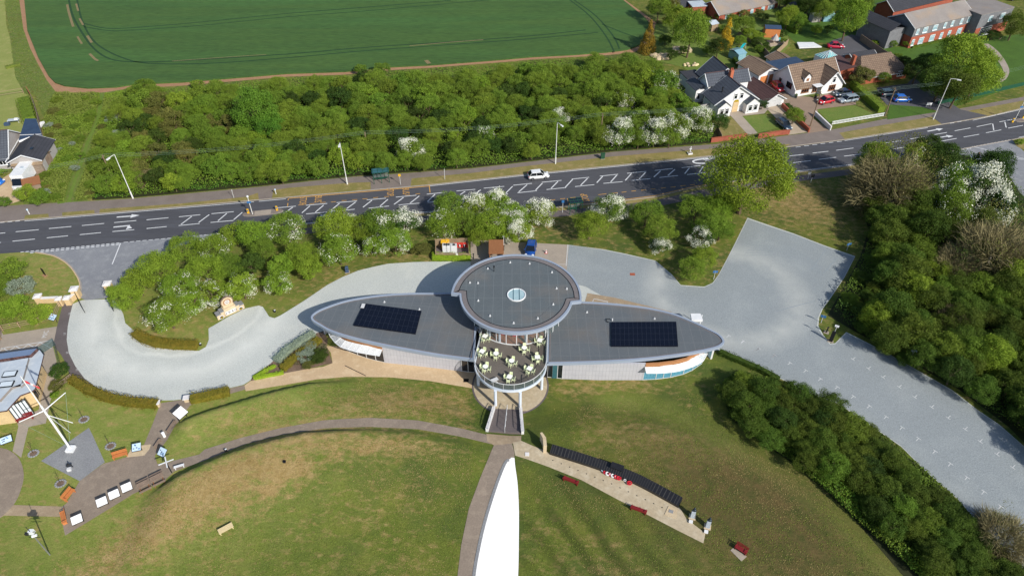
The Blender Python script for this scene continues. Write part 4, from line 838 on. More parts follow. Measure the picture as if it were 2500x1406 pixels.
# drum
dr = MB(); n = 48; R = RD2; cy = C2
for i in range(n):
    a = 2*math.pi*i/n; b = 2*math.pi*(i+1)/n; P, Q = (cy.x+R*math.cos(a), cy.y+R*math.sin(a)), (cy.x+R*math.cos(b), cy.y+R*math.sin(b))
    front = math.sin((a+b)/2) < -.25
    if front: dr.add([(*P, zd), (*Q, zd), (*Q, ZR-.5), (*P, ZR-.5)], [(0,1,2,3)], 'front_glass')
    else: dr.add([(*P, 0), (*Q, 0), (*Q, ZR-.5), (*P, ZR-.5)], [(0,1,2,3)], 'white_render')
dro = dr.build('drum_wall', VC); fr = MB()
for k in range(13):
    a = math.radians(198+k*12); fr.box((cy.x+R*math.cos(a), cy.y+R*math.sin(a), (zd+ZR-.5)/2), (.07, .12, ZR-.5-zd), 'galv', rz=a)
fr.path([(cy.x+R*math.cos(math.radians(195+k*5)), cy.y+R*math.sin(math.radians(195+k*5)), zd+.06) for k in range(31)], .08, 'white_paint', 4); fr.build('frame', dro)
fl = MB(); fl.prism([(cy.x+(R-.1)*math.cos(2*math.pi*i/32), cy.y+(R-.1)*math.sin(2*math.pi*i/32)) for i in range(32)], zd-.02, zd+.03, 'wood_floor_in'); fl.build('inner_floor', VC)
for px, py in [(1220,834), (1283,835), (1335,815), (1196,823)]:
    p = Gz(px, py, zd); c = MB(); c.tube((p.x, p.y, zd), (p.x, p.y, ZR-.5), .17, 'column_white', n=10); c.build('column', VC)
# round roof: two half discs of different radius with notched shoulders
al = math.atan2(*(Gz(1102,716,ZR)-C1).yx); ar = math.atan2(*(Gz(1420,735,ZR)-C1).yx)
P1 = [(C1.x+R1*math.cos(ar+(al-ar)*i/48), C1.y+R1*math.sin(ar+(al-ar)*i/48)) for i in range(49)]
nl_ = Gz(1131,718,ZR); nr_ = Gz(1393,737,ZR); bl2 = math.atan2(*(nl_-C2).yx); br2 = math.atan2(*(nr_-C2).yx)
if bl2 < 0: bl2 += 2*math.pi
if br2 < math.pi: br2 += 2*math.pi
P2 = [(C2.x+R2*math.cos(bl2+(br2-bl2)*i/48), C2.y+R2*math.sin(bl2+(br2-bl2)*i/48)) for i in range(49)]
DP = P1+P2
r_ = MB(); r_.prism(off_poly(DP, .25), ZR-.34, ZR-.14, 'membrane_disc', 'gutter'); disc = r_.build('round_roof', VC)
f_ = MB(); ring(f_, DP, 0, .27, ZR-.5, ZR, 'fascia'); f_.build('fascia', disc)
g_ = MB(); ring(g_, DP, .33, .95, ZR-.135, ZR-.115, 'roof_edge'); ring(g_, DP, .96, 1.05, ZR-.135, ZR-.1, 'gutter'); g_.build('roof_gutter', disc)
s_ = MB(); s_.prism(off_poly(DP, .15), ZR-.6, ZR-.52, 'cladding'); s_.build('soffit', disc)
sc = Gz(1261,719,ZR); sk_ = MB(); n = 28; rr = 1.32
for i in range(n):
    a = 2*math.pi*i/n; b = 2*math.pi*(i+1)/n; q = lambda t, r, z: (sc.x+r*math.cos(t), sc.y+r*math.sin(t), z)
    sk_.add([q(a,rr,ZR-.14), q(b,rr,ZR-.14), q(b,rr,ZR+.02), q(a,rr,ZR+.02)], [(0,1,2,3)], 'white_paint'); sk_.add([q(a,rr,ZR+.02), q(b,rr,ZR+.02), q(b,rr-.14,ZR+.02), q(a,rr-.14,ZR+.02)], [(0,1,2,3)], 'white_paint')
    sk_.add([q(b,rr-.14,ZR-.1), q(a,rr-.14,ZR-.1), q(a,rr-.14,ZR+.02), q(b,rr-.14,ZR+.02)], [(0,1,2,3)], 'white_paint')
sk = sk_.build('skylight', disc); 
q_ = MB(); q_.prism([(sc.x+(rr-.13)*math.cos(2*math.pi*i/n), sc.y+(rr-.13)*math.sin(2*math.pi*i/n)) for i in range(n)], ZR-.12, ZR-.05, 'skylight_glass')
for dx in (-.42, .42): q_.box((sc.x+dx, sc.y, ZR+.0), (.05, 2.3, .06), 'teal_glass')
for px, py in [(1245.7,641.6),(1293,644.4),(1191,656.5),(1347.5,665.7),(1147.4,691),(1167,692),(1358.8,705),(1383.7,706),(1167.6,734.8),(1350.7,744),(1196.4,771.7),(1313,778),(1254,789.4)]:
    p = Gz(px, py, ZR-.14); c = MB(); c.box(p+Vector((0,0,.03)), (.26,.26,.04), 'galv'); c.tube(p, p+Vector((0,0,.22)), .04, 'white_paint', n=6); c.ball(p+Vector((0,0,.23)), .07, 'white_paint', 6, 4); c.build('roof_anchor', VC)
q_.build('skylight_pane', disc)
for px, py in [(938.5,738),(1433,763)]+[(1598,778.5)]+[(1024,756)]:
    p = Gz(px, py, ZW-.12); c = MB(); c.box(p+Vector((0,0,.03)), (.26,.26,.04), 'galv'); c.tube(p, p+Vector((0,0,.22)), .04, 'white_paint', n=6); c.ball(p+Vector((0,0,.23)), .07, 'white_paint', 6, 4); c.build('roof_anchor', VC)
p = Gz(1206,663,ZR-.14); c = MB(); c.tube(p, p+Vector((0,0,.9)), .05, 'dark_metal'); c.tube(p+Vector((0,0,.75)), p+Vector((0,0,1.05)), .13, 'dark_metal', n=8); c.build('roof_flue', VC)
c = MB()
for A in ([(1147,691),(1191,656),(1246,641)], [(1167,692),(1167,735)], [(1254,789),(1313,778),(1350,744)]):
    c.path([Gz(*q, ZR-.1) for q in A], .009, 'steel', 4)
c.path([Gz(938,738.5,ZW-.08), Gz(1095,742,ZW-.08)], .009, 'steel', 4); c.build('safety_wire', VC)
for cor, nc, nr, lab in ([(889,740.5),(1029,758.5),(1014.5,814),(863,793)], 13, 4, 'solar array on the left wing roof'), ([(1492,786),(1651,785),(1655.5,844),(1492.5,844)], 15, 4, 'solar array on the right wing roof'):
    P = [Gz(*q, ZW+.12) for q in cor]; u = ((P[1]-P[0])+(P[2]-P[3]))*.5; v = ((P[3]-P[0])+(P[2]-P[1]))*.5; a = MB(); fl_ = MB()
    a.add([q+Vector((0,0,0)) for q in P]+[q-Vector((0,0,.2)) for q in P], [(0,1,2,3),(0,4,5,1),(1,5,6,2),(2,6,7,3),(3,7,4,0)], 'pv')
    o = a.build('solar_array', VC); o['label'] = lab
    for i in range(1, nc): t = i/nc; fl_.tube(P[0].lerp(P[1], t), P[3].lerp(P[2], t), .018, 'pv_line', n=4)
    for j in range(1, nr): t = j/nr; fl_.tube(P[0].lerp(P[3], t), P[1].lerp(P[2], t), .014, 'pv_line', n=4)
    fl_.build('panel_frames', o)
c = MB(); p = Gz(886,746.5,ZW+.13); c.box(p, (.5,.9,.03), 'galv', rz=-.1); c.build('service_hatch', VC)
c = MB(); p = Gz(1486.5,784,ZW); c.path([p+Vector((.35*math.cos(t/3), .35*math.sin(t/3)+.1, .05)) for t in range(3, 15)], .05, 'black', 5); c.tube(p+Vector((.5,.2,-.1)), p+Vector((.5,.2,.3)), .08, 'white_paint'); c.build('cable_duct', VC)
c = MB(); p = Gz(1695,781,1.2); c.prism([(p.x-.8,p.y-1.2),(p.x+.8,p.y-1.2),(p.x+.7,p.y+.1),(p.x-.7,p.y+.1)], 2.0, 2.4, 'white_paint'); c.tube((p.x+1,p.y+.1,0),(p.x+1,p.y+.1,2.1), .07,'white_paint'); c.build('entrance_canopy', VC)
for k in (0,1,2): 
    p = Gz([1232,1262,1328][k], [832,836,818][k], zd); c = MB(); c.box(p+Vector((0,1.2,.6)), (1.2,.5,.8), 'red_seat'); c.build('reception_desk' if k == 1 else 'lounge_seat', VC)
# patio under the deck and the steps
pc = Gz(1246,940); pr = (Gz(1336.7,941)-Gz(1157,941)).length/2; PT = [(pc.x+pr*math.cos(2*math.pi*i/64), pc.y+pr*math.sin(2*math.pi*i/64)) for i in range(64)]
sheet('patio_edging', [(pc.x+(pr+.22)*math.cos(2*math.pi*i/64), pc.y+(pr+.22)*math.sin(2*math.pi*i/64)) for i in range(64)], 'path_dark', .052, world=True, drape=False)
sheet('patio', PT, 'paving', .06, world=True, drape=False)
st = root('stairs', 'wide dark steps with three metal handrails between patio and lower path', 'stairs', (0,0,0))
A, B = Gz(1206,999), Gz(1271,1001); Cc, Dd = G(1189,1054), G(1276,1060); zt = Cc.z; N = 11; s_ = MB()
for i in range(N):
    t0, t1 = i/N, (i+1)/N; z = .06+(zt)*(t1); p, q, r, w = A.lerp(Cc, t0), B.lerp(Dd, t0), B.lerp(Dd, t1), A.lerp(Cc, t1)
    s_.prism([(p.x,p.y),(q.x,q.y),(r.x,r.y),(w.x,w.y)], -.1, z, 'path_dark')
    e0, e1 = w.lerp(p, .12), r.lerp(q, .12); s_.add([(e0.x,e0.y,z+.006),(e1.x,e1.y,z+.006),(r.x,r.y,z+.006),(w.x,w.y,z+.006)], [(0,3,2,1)], 'grey_wood')
s_.build('treads', st)
for fa, nm in ((0.0, 'side_wall'), (1.0, 'side_wall')):
    p, q = A.lerp(B, fa), Cc.lerp(Dd, fa); w = MB(); wall_along(w, [p, p.lerp(q,.5), q], .34, .55, 'white_render', cap='stone_cap', caph=.05, capw=.03)
    w.build(nm, st)
for fa in (.03, .5, .97):
    p, q = A.lerp(B, fa), Cc.lerp(Dd, fa); w = MB(); zz = lambda t: .06+zt*t+.95
    w.path([(p.x,p.y,zz(0)), (*(p.lerp(q,.5).xy), zz(.5)), (q.x,q.y,zz(1))], .045, 'galv', 5)
    for t in (0,.25,.5,.75,1): c = p.lerp(q, t); w.tube((c.x,c.y,zz(t)-.95),(c.x,c.y,zz(t)), .03, 'galv', n=5)
    w.build('handrail', st)
# tables and chairs
def chair_parts(t):
    s = MB(); s.box((0,0,.44), (.46,.46,.05), 'chair_green'); s.build('seat', t)
    b = MB(); b.box((0,.24,.7), (.46,.045,.46), 'chair_green', rx=-.12); b.build('backrest', t)
    for sx in (-1,1):
        for sy in (-1,1): l = MB(); l.tube((sx*.22,sy*.22,0), (sx*.19,sy*.19,.43), .03, 'chair_green', n=5); l.build('leg', t)
        a = MB(); a.path([(sx*.24,-.18,.44),(sx*.24,-.18,.64),(sx*.24,.22,.66)], .025, 'chair_green', 4); a.build('armrest', t)
CH = root('chair', 'x', 'chair'); chair_parts(CH)
CH.scale = (.86,.86,.92)
TS = root('square_table', 'x', 'table'); m_ = MB(); m_.box((0,0,.74), (.66,.66,.04), 'table_white'); m_.build('tabletop', TS)
TR = root('round_table', 'x', 'table'); m_ = MB(); m_.tube((0,0,.72),(0,0,.76), .36, 'table_white', n=20); m_.build('tabletop', TR)
for t in (TS, TR):
    m_ = MB(); m_.tube((0,0,.03),(0,0,.72), .045, 'galv', n=6); m_.build('column', t)
    m_ = MB(); m_.box((0,0,.02), (.5,.06,.03), 'galv'); m_.box((0,0,.022), (.06,.5,.03), 'galv'); m_.build('foot', t)
TB = [(1184,831,'s',-28,'nearest the upper left corner of the deck'),(1177,868,'s',-30,'beside the left glass balustrade'),(1185,905,'r',-20,'at the front left of the deck'),(1211,873,'r',-8,'second in from the left balustrade'),
      (1249,891,'r',-22,'in the middle of the deck'),(1280,859,'r',-5,'in front of the curved glazing, right of centre'),(1318,841,'s',-18,'at the upper right corner by the drum glazing'),(1312,882,'s',2,'beside the right glass balustrade'),
      (1293,910,'s',-28,'at the front right of the deck'),(1244,930,'s',-20,'nearest the curved front balustrade')]
used = {'s':0,'r':0,'c':0}
for (px, py, k, rz, where), short in zip(TB, ['by upper left corner','by left balustrade','at front left','second from left balustrade','in deck centre','below curved glazing','by upper right corner','by right balustrade','at front right','by curved front balustrade']):
    p = Gz(px, py-11, zd+.75); p.z = zd+.005; src = TS if k == 's' else TR; nm = ('square' if k == 's' else 'round')
    lab = 'white %s cafe table %s' % (nm, where); rz = math.radians(rz)
    if used[k] == 0: src.location = p; src.rotation_euler = (0,0,rz); tag(src, lab, 'table', 'cafe tables on the deck')
    else: dup(src, p, rz, None, lab, 'cafe tables on the deck')
    used[k] = 1
    for i, side in enumerate(('far', 'left', 'near', 'right')):
        a = rz+math.pi/2*i; dist = .52; q = p+Vector((-math.sin(a)*dist, math.cos(a)*dist, 0)); lb = '%s pale green chair at %s table %s' % (side, nm, short)
        if used['c'] == 0: CH.location = q; CH.rotation_euler = (0,0,a); tag(CH, lb, 'chair', 'pale green chairs on the deck'); used['c'] = 1
        else: dup(CH, q, a+random.Random(px*i).uniform(-.2,.2), None, lb, 'pale green chairs on the deck')
p = Gz(1207,931,zd); o = root('folded_frame', 'grey folded stand on the deck near the front left table', 'stand', (p.x,p.y,zd), .2); c = MB(); c.box((0,0,.35), (1.0,.5,.05), 'galv', rz=.3); c.build('top', o)
for s in (-1,1): c = MB(); c.tube((s*.4,-.2,0),(s*-.2,.1,.35),.04,'galv'); c.tube((s*.4,.3,0),(s*-.2,-.1,.35),.04,'galv'); c.build('leg', o)
p = Gz(1273,935,zd); o = root('telescope', 'slim dark viewing telescope on a post by the front balustrade', 'telescope', (p.x,p.y,zd), 0); c = MB(); c.tube((0,0,0),(0,0,1.1),.05,'dark_metal'); c.build('post', o); c = MB(); c.tube((-.05,-.2,1.15),(.05,.35,1.25),.09,'dark_metal'); c.build('barrel', o)
# ---------------------------------------------------------------- vehicles
def make_car(name, label, paint, px, py, hd, L=4.1, Wd=1.76, H=1.48, kind='hatch', group=None, z=0.03):
    t = root(name, label, 'car', (px, py, z), hd, group)
    est = kind == 'estate'; sal = kind == 'saloon'
    # body: cross-sections front (+x) to rear
    st = [(.5,.28,.46,.66),(.485,.2,.58,.8),(.42,.17,.66,.9),(.30,.17,.80,.97),(.18,.17,.86,1.0),(0,.17,.88,1.0),(-.2,.17,.90,1.0),(-.36,.18,.92,.98),(-.46,.2,.90,.92),(-.5,.3,.78,.8)]
    if sal: st[7] = (-.36,.18,.92,.97); st[8] = (-.46,.2,.88,.9)
    b = MB(); vs = []; hs = H/1.48
    for fx, z0, z1, w in st:
        y = Wd/2*w; vs += [(fx*L, -y*.92, z0), (fx*L, -y, (z0+z1)*.5*hs), (fx*L, -y*.93, z1*hs), (fx*L, y*.93, z1*hs), (fx*L, y, (z0+z1)*.5*hs), (fx*L, y*.92, z0)]
    n = len(st); fs = []
    for i in range(n-1):
        for k in range(6): fs.append((i*6+k, (i+1)*6+k, (i+1)*6+(k+1) % 6, i*6+(k+1) % 6))
    fs += [tuple(range(6)), tuple(range((n-1)*6+5, (n-1)*6-1, -1))]; b.add(vs, fs, paint); b.build('body', t, True)
    # cabin: dark glass with painted roof
    fr, rf, rb, rr = (.27, .10, -.34, -.47) if not sal else (.24, .08, -.22, -.38)
    if est: fr, rf, rb, rr = .25, .1, -.42, -.485
    zb, zt = .86*hs, H; y0, y1 = Wd*.465, Wd*.37; g = MB()
    g.add([(fr*L,-y0,zb),(fr*L,y0,zb),(rf*L,y1,zt-.03),(rf*L,-y1,zt-.03),(rr*L,-y0*.94,zb+.03),(rr*L,y0*.94,zb+.03),(rb*L,y1*.97,zt-.03),(rb*L,-y1*.97,zt-.03)], [(0,1,2,3),(5,4,7,6),(4,0,3,7),(1,5,6,2)], 'car_glass'); g.build('windows', t)
    r = MB(); m = (rf+rb)/2
    r.add([(rf*L,-y1*1.01,zt-.05),(rf*L,y1*1.01,zt-.05),(rb*L,y1,zt-.05),(rb*L,-y1,zt-.05),((rf-.05)*L,-y1*.9,zt+.01),((rf-.05)*L,y1*.9,zt+.01),((rb+.04)*L,y1*.88,zt+.01),((rb+.04)*L,-y1*.88,zt+.01)], [(0,1,5,4),(1,2,6,5),(2,3,7,6),(3,0,4,7),(4,5,6,7)], paint)
    for s in (-1, 1):
        for a, c in (((fr*L, s*y0*1.005, zb), (rf*L, s*y1*1.01, zt-.03)), ((m*L, s*y0*1.0, zb), (m*L, s*y1*1.02, zt-.03)), ((rr*L, s*y0*.95, zb), (rb*L, s*y1, zt-.03))): r.tube(a, c, .035, paint, n=4)
    r.build('roof', t)
    for s in (-1, 1):
        for fx in (.31, -.31):
            w = MB(); w.tube((fx*L, s*(Wd/2-.2), .31), (fx*L, s*(Wd/2-.0), .31), .31, 'tyre', n=14); wo = w.build('wheel', t); ri = MB(); ri.tube((fx*L, s*(Wd/2-.02), .31), (fx*L, s*(Wd/2+.015), .31), .2, 'rim', n=10); ri.build('rim', wo)
        h = MB(); h.box((.455*L, s*Wd*.33, .62*hs), (.3,.34,.14), 'lamp_glass', rz=s*-.35); h.build('headlight', t)
        h = MB(); h.box((-.478*L, s*Wd*.38, .76*hs), (.16,.22,.2), 'tail_red'); h.build('tail_light', t)
        h = MB(); h.box((.2*L, s*(Wd/2+.06), .92*hs), (.14,.2,.12), paint); h.build('wing_mirror', t)
    return t
def car_px(name, label, paint, rear, front, **k):
    a, b = G(*rear), G(*front); c = (a+b)/2; return make_car(name, label, paint, c.x, c.y, ang(a, b), **k)
car_px('parked_car', 'white hatchback driving right along the dark main road', 'car_white', (1288,436.5), (1340,431.5), L=4.0); bpy.data.objects['parked_car'].name = 'moving_car'
car_px('parked_car', 'royal blue car parked nose down beside the round roof', 'car_blue', (1300,592), (1291,636), L=3.9, Wd=1.75)
car_px('moving_car', 'dark windowed pale car half hidden under the hawthorns on the main road', 'car_white', (838,534), (788,538.5), L=4.2)
car_px('parked_car', 'bright red hatchback on the block paved drive', 'car_red', (2034,248), (1994,255), L=3.7)
car_px('parked_car', 'silver grey estate car beside the small front lawn', 'car_silver', (2094,245), (2043,252), L=4.5, kind='estate')
car_px('parked_car', 'dark navy saloon tucked behind the silver estate car', 'car_navy', (2073,231), (2037,236), L=4.2, kind='saloon')
car_px('parked_car', 'dark teal car behind the bright blue hatchback', 'car_dark', (2143,236), (2192,231), L=4.3, kind='estate')
car_px('parked_car', 'bright azure blue hatchback on the asphalt drive', 'car_azure', (2177,248), (2223,247), L=4.0)
car_px('parked_car', 'crimson saloon parked in the back asphalt yard', 'car_crimson', (2020,117), (2057,118), L=4.2, kind='saloon')
car_px('parked_car', 'red car with dark windscreen between the garages', 'car_red', (1884,206), (1911,229), L=4.0)
car_px('parked_car', 'dark blue car on the pale drive behind the brick wall', 'car_slate', (1898,299), (1926,321), L=4.2)
car_px('parked_car', 'blue car cut by the left edge beside the gravel forecourt', 'car_azure', (-30,446), (3,450), L=4.0)
car_px('parked_car', 'dark purple car at the top right corner', 'car_navy', (2450,3), (2500,-3), L=4.3)
# motorhome
a, b = G(80,424), G(46,470); t = root('motorhome', 'long white motorhome parked beside the timber garage', 'motorhome', ((a.x+b.x)/2, (a.y+b.y)/2, .03), ang(a, b)); Lm = (b-a).length
m = MB(); m.prism([(-Lm/2,-1.1),(Lm/2-1.5,-1.1),(Lm/2-1.3,-1.0),(Lm/2-1.3,1.0),(Lm/2-1.5,1.1),(-Lm/2,1.1)], .45, 2.75, 'white_paint'); m.build('body', t)
m = MB(); m.prism([(Lm/2-1.35,-.95),(Lm/2-.2,-.85),(Lm/2,-.4),(Lm/2,.4),(Lm/2-.2,.85),(Lm/2-1.35,.95)], .4, 1.1, 'white_paint'); m.build('cab', t)
m = MB(); m.add([(Lm/2-.45,-.8,1.12),(Lm/2-.45,.8,1.12),(Lm/2-1.28,.85,2.1),(Lm/2-1.28,-.85,2.1)], [(0,1,2,3)], 'car_glass'); m.add([(Lm/2-.45,-.8,1.1),(Lm/2-1.28,-.85,2.08),(Lm/2-1.28,-.92,1.1)], [(0,1,2)], 'car_glass'); m.add([(Lm/2-.45,.8,1.1),(Lm/2-1.28,.92,1.1),(Lm/2-1.28,.85,2.08)], [(0,1,2)], 'car_glass'); m.build('windscreen', t)
for fx in (-.25, .35):
    for s in (-1, 1): m = MB(); m.tube((fx*Lm, s*.85, .34), (fx*Lm, s*1.08, .34), .34, 'tyre', n=12); m.build('wheel', t)
m = MB(); m.box((-.8, .2, 2.8), (.6,.6,.12), 'zinc'); m.build('roof_vent', t)
# ---------------------------------------------------------------- street furniture
def lamp(base, top, arm, label, double=False, z0=0.0):
    p = G(*base); h = hgt(base[0], base[1], top[1]); t = root('street_lamp', label, 'street lamp', (p.x, p.y, 0), 0, 'street lamps along the main road')
    c = MB(); c.tube((0,0,0), (0,0,1.4), .13, 'lamp_white', n=8); c.tube((0,0,1.4), (0,0,h), .08, 'lamp_white', .05, 8); c.build('pole', t)
    d = Vector((arm[0], arm[1], 0)).normalized(); e = d*arm[2]; c = MB(); c.path([(0,0,h), (e.x*.5,e.y*.5,h+.12), (e.x,e.y,h+.1)], .05, 'lamp_white'); c.build('arm', t)
    c = MB(); c.box((e.x+d.x*.25,e.y+d.y*.25,h+.06), (.75,.3,.16), 'lamp_white', rz=math.atan2(d.y,d.x)); c.build('lamp_head', t); return t
lamp((325,485), (277,378), (-.3,-1,1.3), 'tall white street lamp beside the left scrub, arm bent left')
lamp((848,450), (833,349), (.1,-1,1.0), 'tall white street lamp left of the green bus shelter')
lamp((1356,400), (1359,300), (.6,-1,1.2), 'tall white street lamp between white car and green cabinet')
lamp((2278,292), (2318,193), (1,-.5,1.3), 'tall grey street lamp by the asphalt drive entrance')
def pole(name, label, cat, base, top, m, r, dx=0.0, group=None):
    p = G(*base); h = hgt(base[0], base[1], top[1]); t = root(name, label, cat, (p.x, p.y, p.z), 0, group)
    c = MB(); c.tube((0,0,-.1), (0,0,h), r, m, r*.75, 8); c.build('pole', t); return t, h
WP = []
for base, top, lab in [((275,437),(243,379),'grey timber telegraph pole in the left scrub'), ((898,372),(892,323),'timber telegraph pole standing in the thicket'), ((1465,348),(1468,278),'tall brown telegraph pole beside the white blossom bushes'),
                       ((1978,309),(2004,224),'timber telegraph pole at the end of the brick drive wall'), ((2160,284),(2184,215),'timber telegraph pole at the white fence end')]:
    t, h = pole('telegraph_pole', lab, 'telegraph pole', base, top, 'pole_wood', .13, group='telegraph poles along the road')
    c = MB(); c.box((0,0,h-.35), (.12,1.2,.1), 'pole_wood', rz=.1); c.build('crossarm', t); WP.append(Vector((t.location.x, t.location.y, h-.1)))
mat('cable', (150,176,160), rough=.5)
wc = MB()
ends = [Gz(-60,420,7.2)]+WP+[Gz(2560,150,7.5)]
for off_ in (-.45, 0, .45):
    for a, b in zip(ends, ends[1:]):
        pts = []
        for i in range(9): q = a.lerp(b, i/8); q = Vector((q.x, q.y+off_, q.z-.9*math.sin(math.pi*i/8)+off_*.15)); pts.append(q)
        wc.path(pts, .011, 'cable', 3)
tag(wc.build('overhead_wires'), 'pale overhead wires strung between the telegraph poles', 'wires')
# bus shelters, signs, bins
def shelter(px, py, px2, py2, label, flip=1):
    a, b = G(px, py), G(px2, py2); L = (b-a).length; t = root('bus_shelter', label, 'bus shelter', ((a+b)/2).to_tuple(), ang(a, b))
    c = MB()
    for x in (-L/2, 0, L/2):
        for y in (0, 1.3*flip): c.box((x, y, 1.15), (.09,.09,2.3), 'shelter_green')
    for y in (0, 1.3*flip): c.box((0, y, 2.32), (L,.1,.12), 'shelter_green'); c.box((0, y if y else 0, .5), (L,.06,.08), 'shelter_green') if y else None
    c.build('frame', t)
    c = MB(); c.box((0, .65*flip, 2.42), (L+.3,1.6,.05), 'teal_glass' if flip > 0 else 'dark_glass'); r = c.build('roof', t)
    c = MB()
    for k in range(4): c.box((-L/2+L*k/3, .65*flip, 2.46), (.07,1.6,.05), 'shelter_green')
    for y in (-.13, .65, 1.43): c.box((0, y*flip, 2.462), (L+.3,.07,.05), 'shelter_green')
    c.build('roof_bars', r)
    c = MB(); c.box((0, 1.32*flip, 1.3), (L-.1,.03,1.5), 'front_glass'); c.build('back_panel', t)
    c = MB(); c.box((0, 1.0*flip, .5), (L*.8,.3,.05), 'shelter_green'); c.build('bench_seat', t); return t
shelter(914,450,951,446, 'green framed bus shelter with glazed roof on the far pavement')
shelter(1420,521,1391,524, 'dark green bus shelter half under the blossom tree', -1)
def post_sign(name, label, base, top, w, h, m, facing=0.0, pm='galv', r=.045, group=None, cat='sign', text=None, tilt=0.0):
    t, H_ = pole(name, label, cat, base, top, pm, r, group=group); t.rotation_euler = (0, 0, facing)
    c = MB(); c.box((0, -.06, H_-h/2), (w, .04, h), m, rx=tilt); c.build('panel', t)
    if text:
        o = link('lettering', textmesh(text, 'board_white', h*.5, .8, 1), t); o.location = (0, -.085, H_-h/2); o.rotation_euler = (math.pi/2, 0, 0)
    return t
post_sign('bus_stop_sign', 'slim bus stop flag post right of the green shelter', (978,451), (974,425), .45, .5, 'sign_yellow', cat='bus stop sign')
post_sign('road_sign', 'grey sign post on the verge right of the bus stop', (1086,438), (1084,413), .1, .6, 'galv', math.pi/2, cat='road sign')
post_sign('road_sign', 'thin grey sign post on the far pavement above the arrows', (571,483), (565,463), .1, .4, 'galv', math.pi/2, cat='road sign')
post_sign('bus_stop_sign', 'bus stop post in front of the dark shelter', (1373,519), (1373,489), .45, .5, 'sign_blue', cat='bus stop sign')
post_sign('road_sign', 'left of two sign posts by the right hand pavement', (1972,437), (1977,420), .5, .5, 'galv', cat='road sign')
post_sign('road_sign', 'right of two sign posts by the right hand pavement', (1979,446), (1984,426), .6, .6, 'dark_metal', cat='road sign')
for base, lab in [((72,523),'small grey post with rounded top on the left verge'), ((674,474),'small grey marker post by the crossing island')]:
    p = G(*base); t = root('bollard', lab, 'bollard', p.to_tuple()); c = MB(); c.tube((0,0,0),(0,0,.9),.09,'galv'); c.build('post', t); c = MB(); c.ball((0,0,.95),.17,'sign_pale'); c.build('cap', t)
# crossing refuges with beacons
for (ix, iy, w, l), lab in (((642,520,1.6,7.0), 'left'), ((2510,291,1.6,7.0), 'right')):
    c0 = G(ix, iy); d = (G(ix+30, iy-3.0 if lab == 'left' else iy-6)-c0).normalized(); n_ = Vector((-d.y, d.x, 0)); P = []
    for k in range(24):
        a = 6.283*k/24; P.append(c0+d*(l/2*math.copysign(abs(math.cos(a))**.7, math.cos(a)))+n_*(w/2*math.copysign(abs(math.sin(a))**.8, math.sin(a))))
    m = MB(); m.prism([(p.x, p.y) for p in P], -.02, .1, 'pavement', 'kerbstone'); o = m.build('refuge_island'); o['kind'] = 'structure'
    m = MB(); m.prism([(c0+d*a+n_*b).xy for a, b in ((-1.4,-.65),(1.4,-.65),(1.4,.65),(-1.4,.65))], .09, .107, 'concrete'); m.build('crossing_slab', o)
for base, lab in [((607,522),'yellow keep left bollard at the left end of the island'), ((677,515),'yellow keep left bollard at the right end of the island'), ((2471,300),'yellow bollard at the near end of the right island'), ((2497,290),'second yellow bollard on the right island')]:
    p = G(*base); t = root('traffic_bollard', lab, 'bollard', (p.x, p.y, .1)); c = MB(); c.box((0,0,.45), (.34,.22,.9), 'sign_yellow', taper=.85); c.build('body', t); c = MB(); c.tube((0,-.13,.62),(0,-.15,.62),.13,'sign_blue',n=12); c.build('disc_sign', t)
for base, top, lab in [((617,524),(605,480),'white beacon post with sign on the left traffic island'), ((2476,296),(2497,246),'white beacon post with blue sign on the right traffic island')]:
    t, h = pole('beacon_post', lab, 'beacon', base, top, 'lamp_white', .07); c = MB(); c.ball((0,0,h),.2,'lamp_glass',8,6); c.build('globe', t); c = MB(); c.box((0,-.1,h*.7),(.7,.06,.35),'sign_blue',rz=.1); c.build('panel', t)
p = G(1471,388); t = root('utility_cabinet', 'dark green utility cabinet on the far pavement', 'cabinet', p.to_tuple(), .1); c = MB(); c.box((0,0,.6),(.75,.45,1.15),'cabinet_green'); c.build('body', t); c = MB(); c.box((0,0,1.2),(.83,.53,.07),'cabinet_green'); c.build('lid', t); c = MB(); c.box((0,0,.03),(.9,.6,.1),'concrete'); c.build('plinth', t)
p = G(1684,376); t = root('memorial_marker', 'small white upright marker with planter on the verge', 'monument', p.to_tuple(), .2); c = MB(); c.box((0,0,.15),(.9,.7,.3),'white_paint'); c.build('planter', t); c = MB(); c.box((0,0,.9),(.12,.1,1.5),'white_paint'); c.box((0,0,1.1),(.5,.09,.1),'white_paint'); c.build('upright', t); c = MB(); c.box((0,0,.31),(.7,.5,.03),'bed'); c.build('soil', t)
def litter(base, lab, m='bin_blue', s=1.0, rz=.2):
    p = G(*base); t = root('litter_bin', lab, 'bin', p.to_tuple(), rz); c = MB(); c.box((0,0,.45*s),(.5*s,.5*s,.9*s),m); c.build('body', t); c = MB(); c.box((0,0,1.02*s),(.54*s,.54*s,.22*s),m,taper=.7); c.build('hood', t); c = MB(); c.box((0,-.26*s,.86*s),(.3*s,.03,.12*s),'black'); c.build('opening', t)
    c = MB(); c.box((0,0,.02),(.8*s,.7*s,.05),'concrete'); c.build('base_slab', t)
litter((848,664), 'blue grey litter bin on the grass above the gravel drive')
def plantpot(base, lab):
    pass
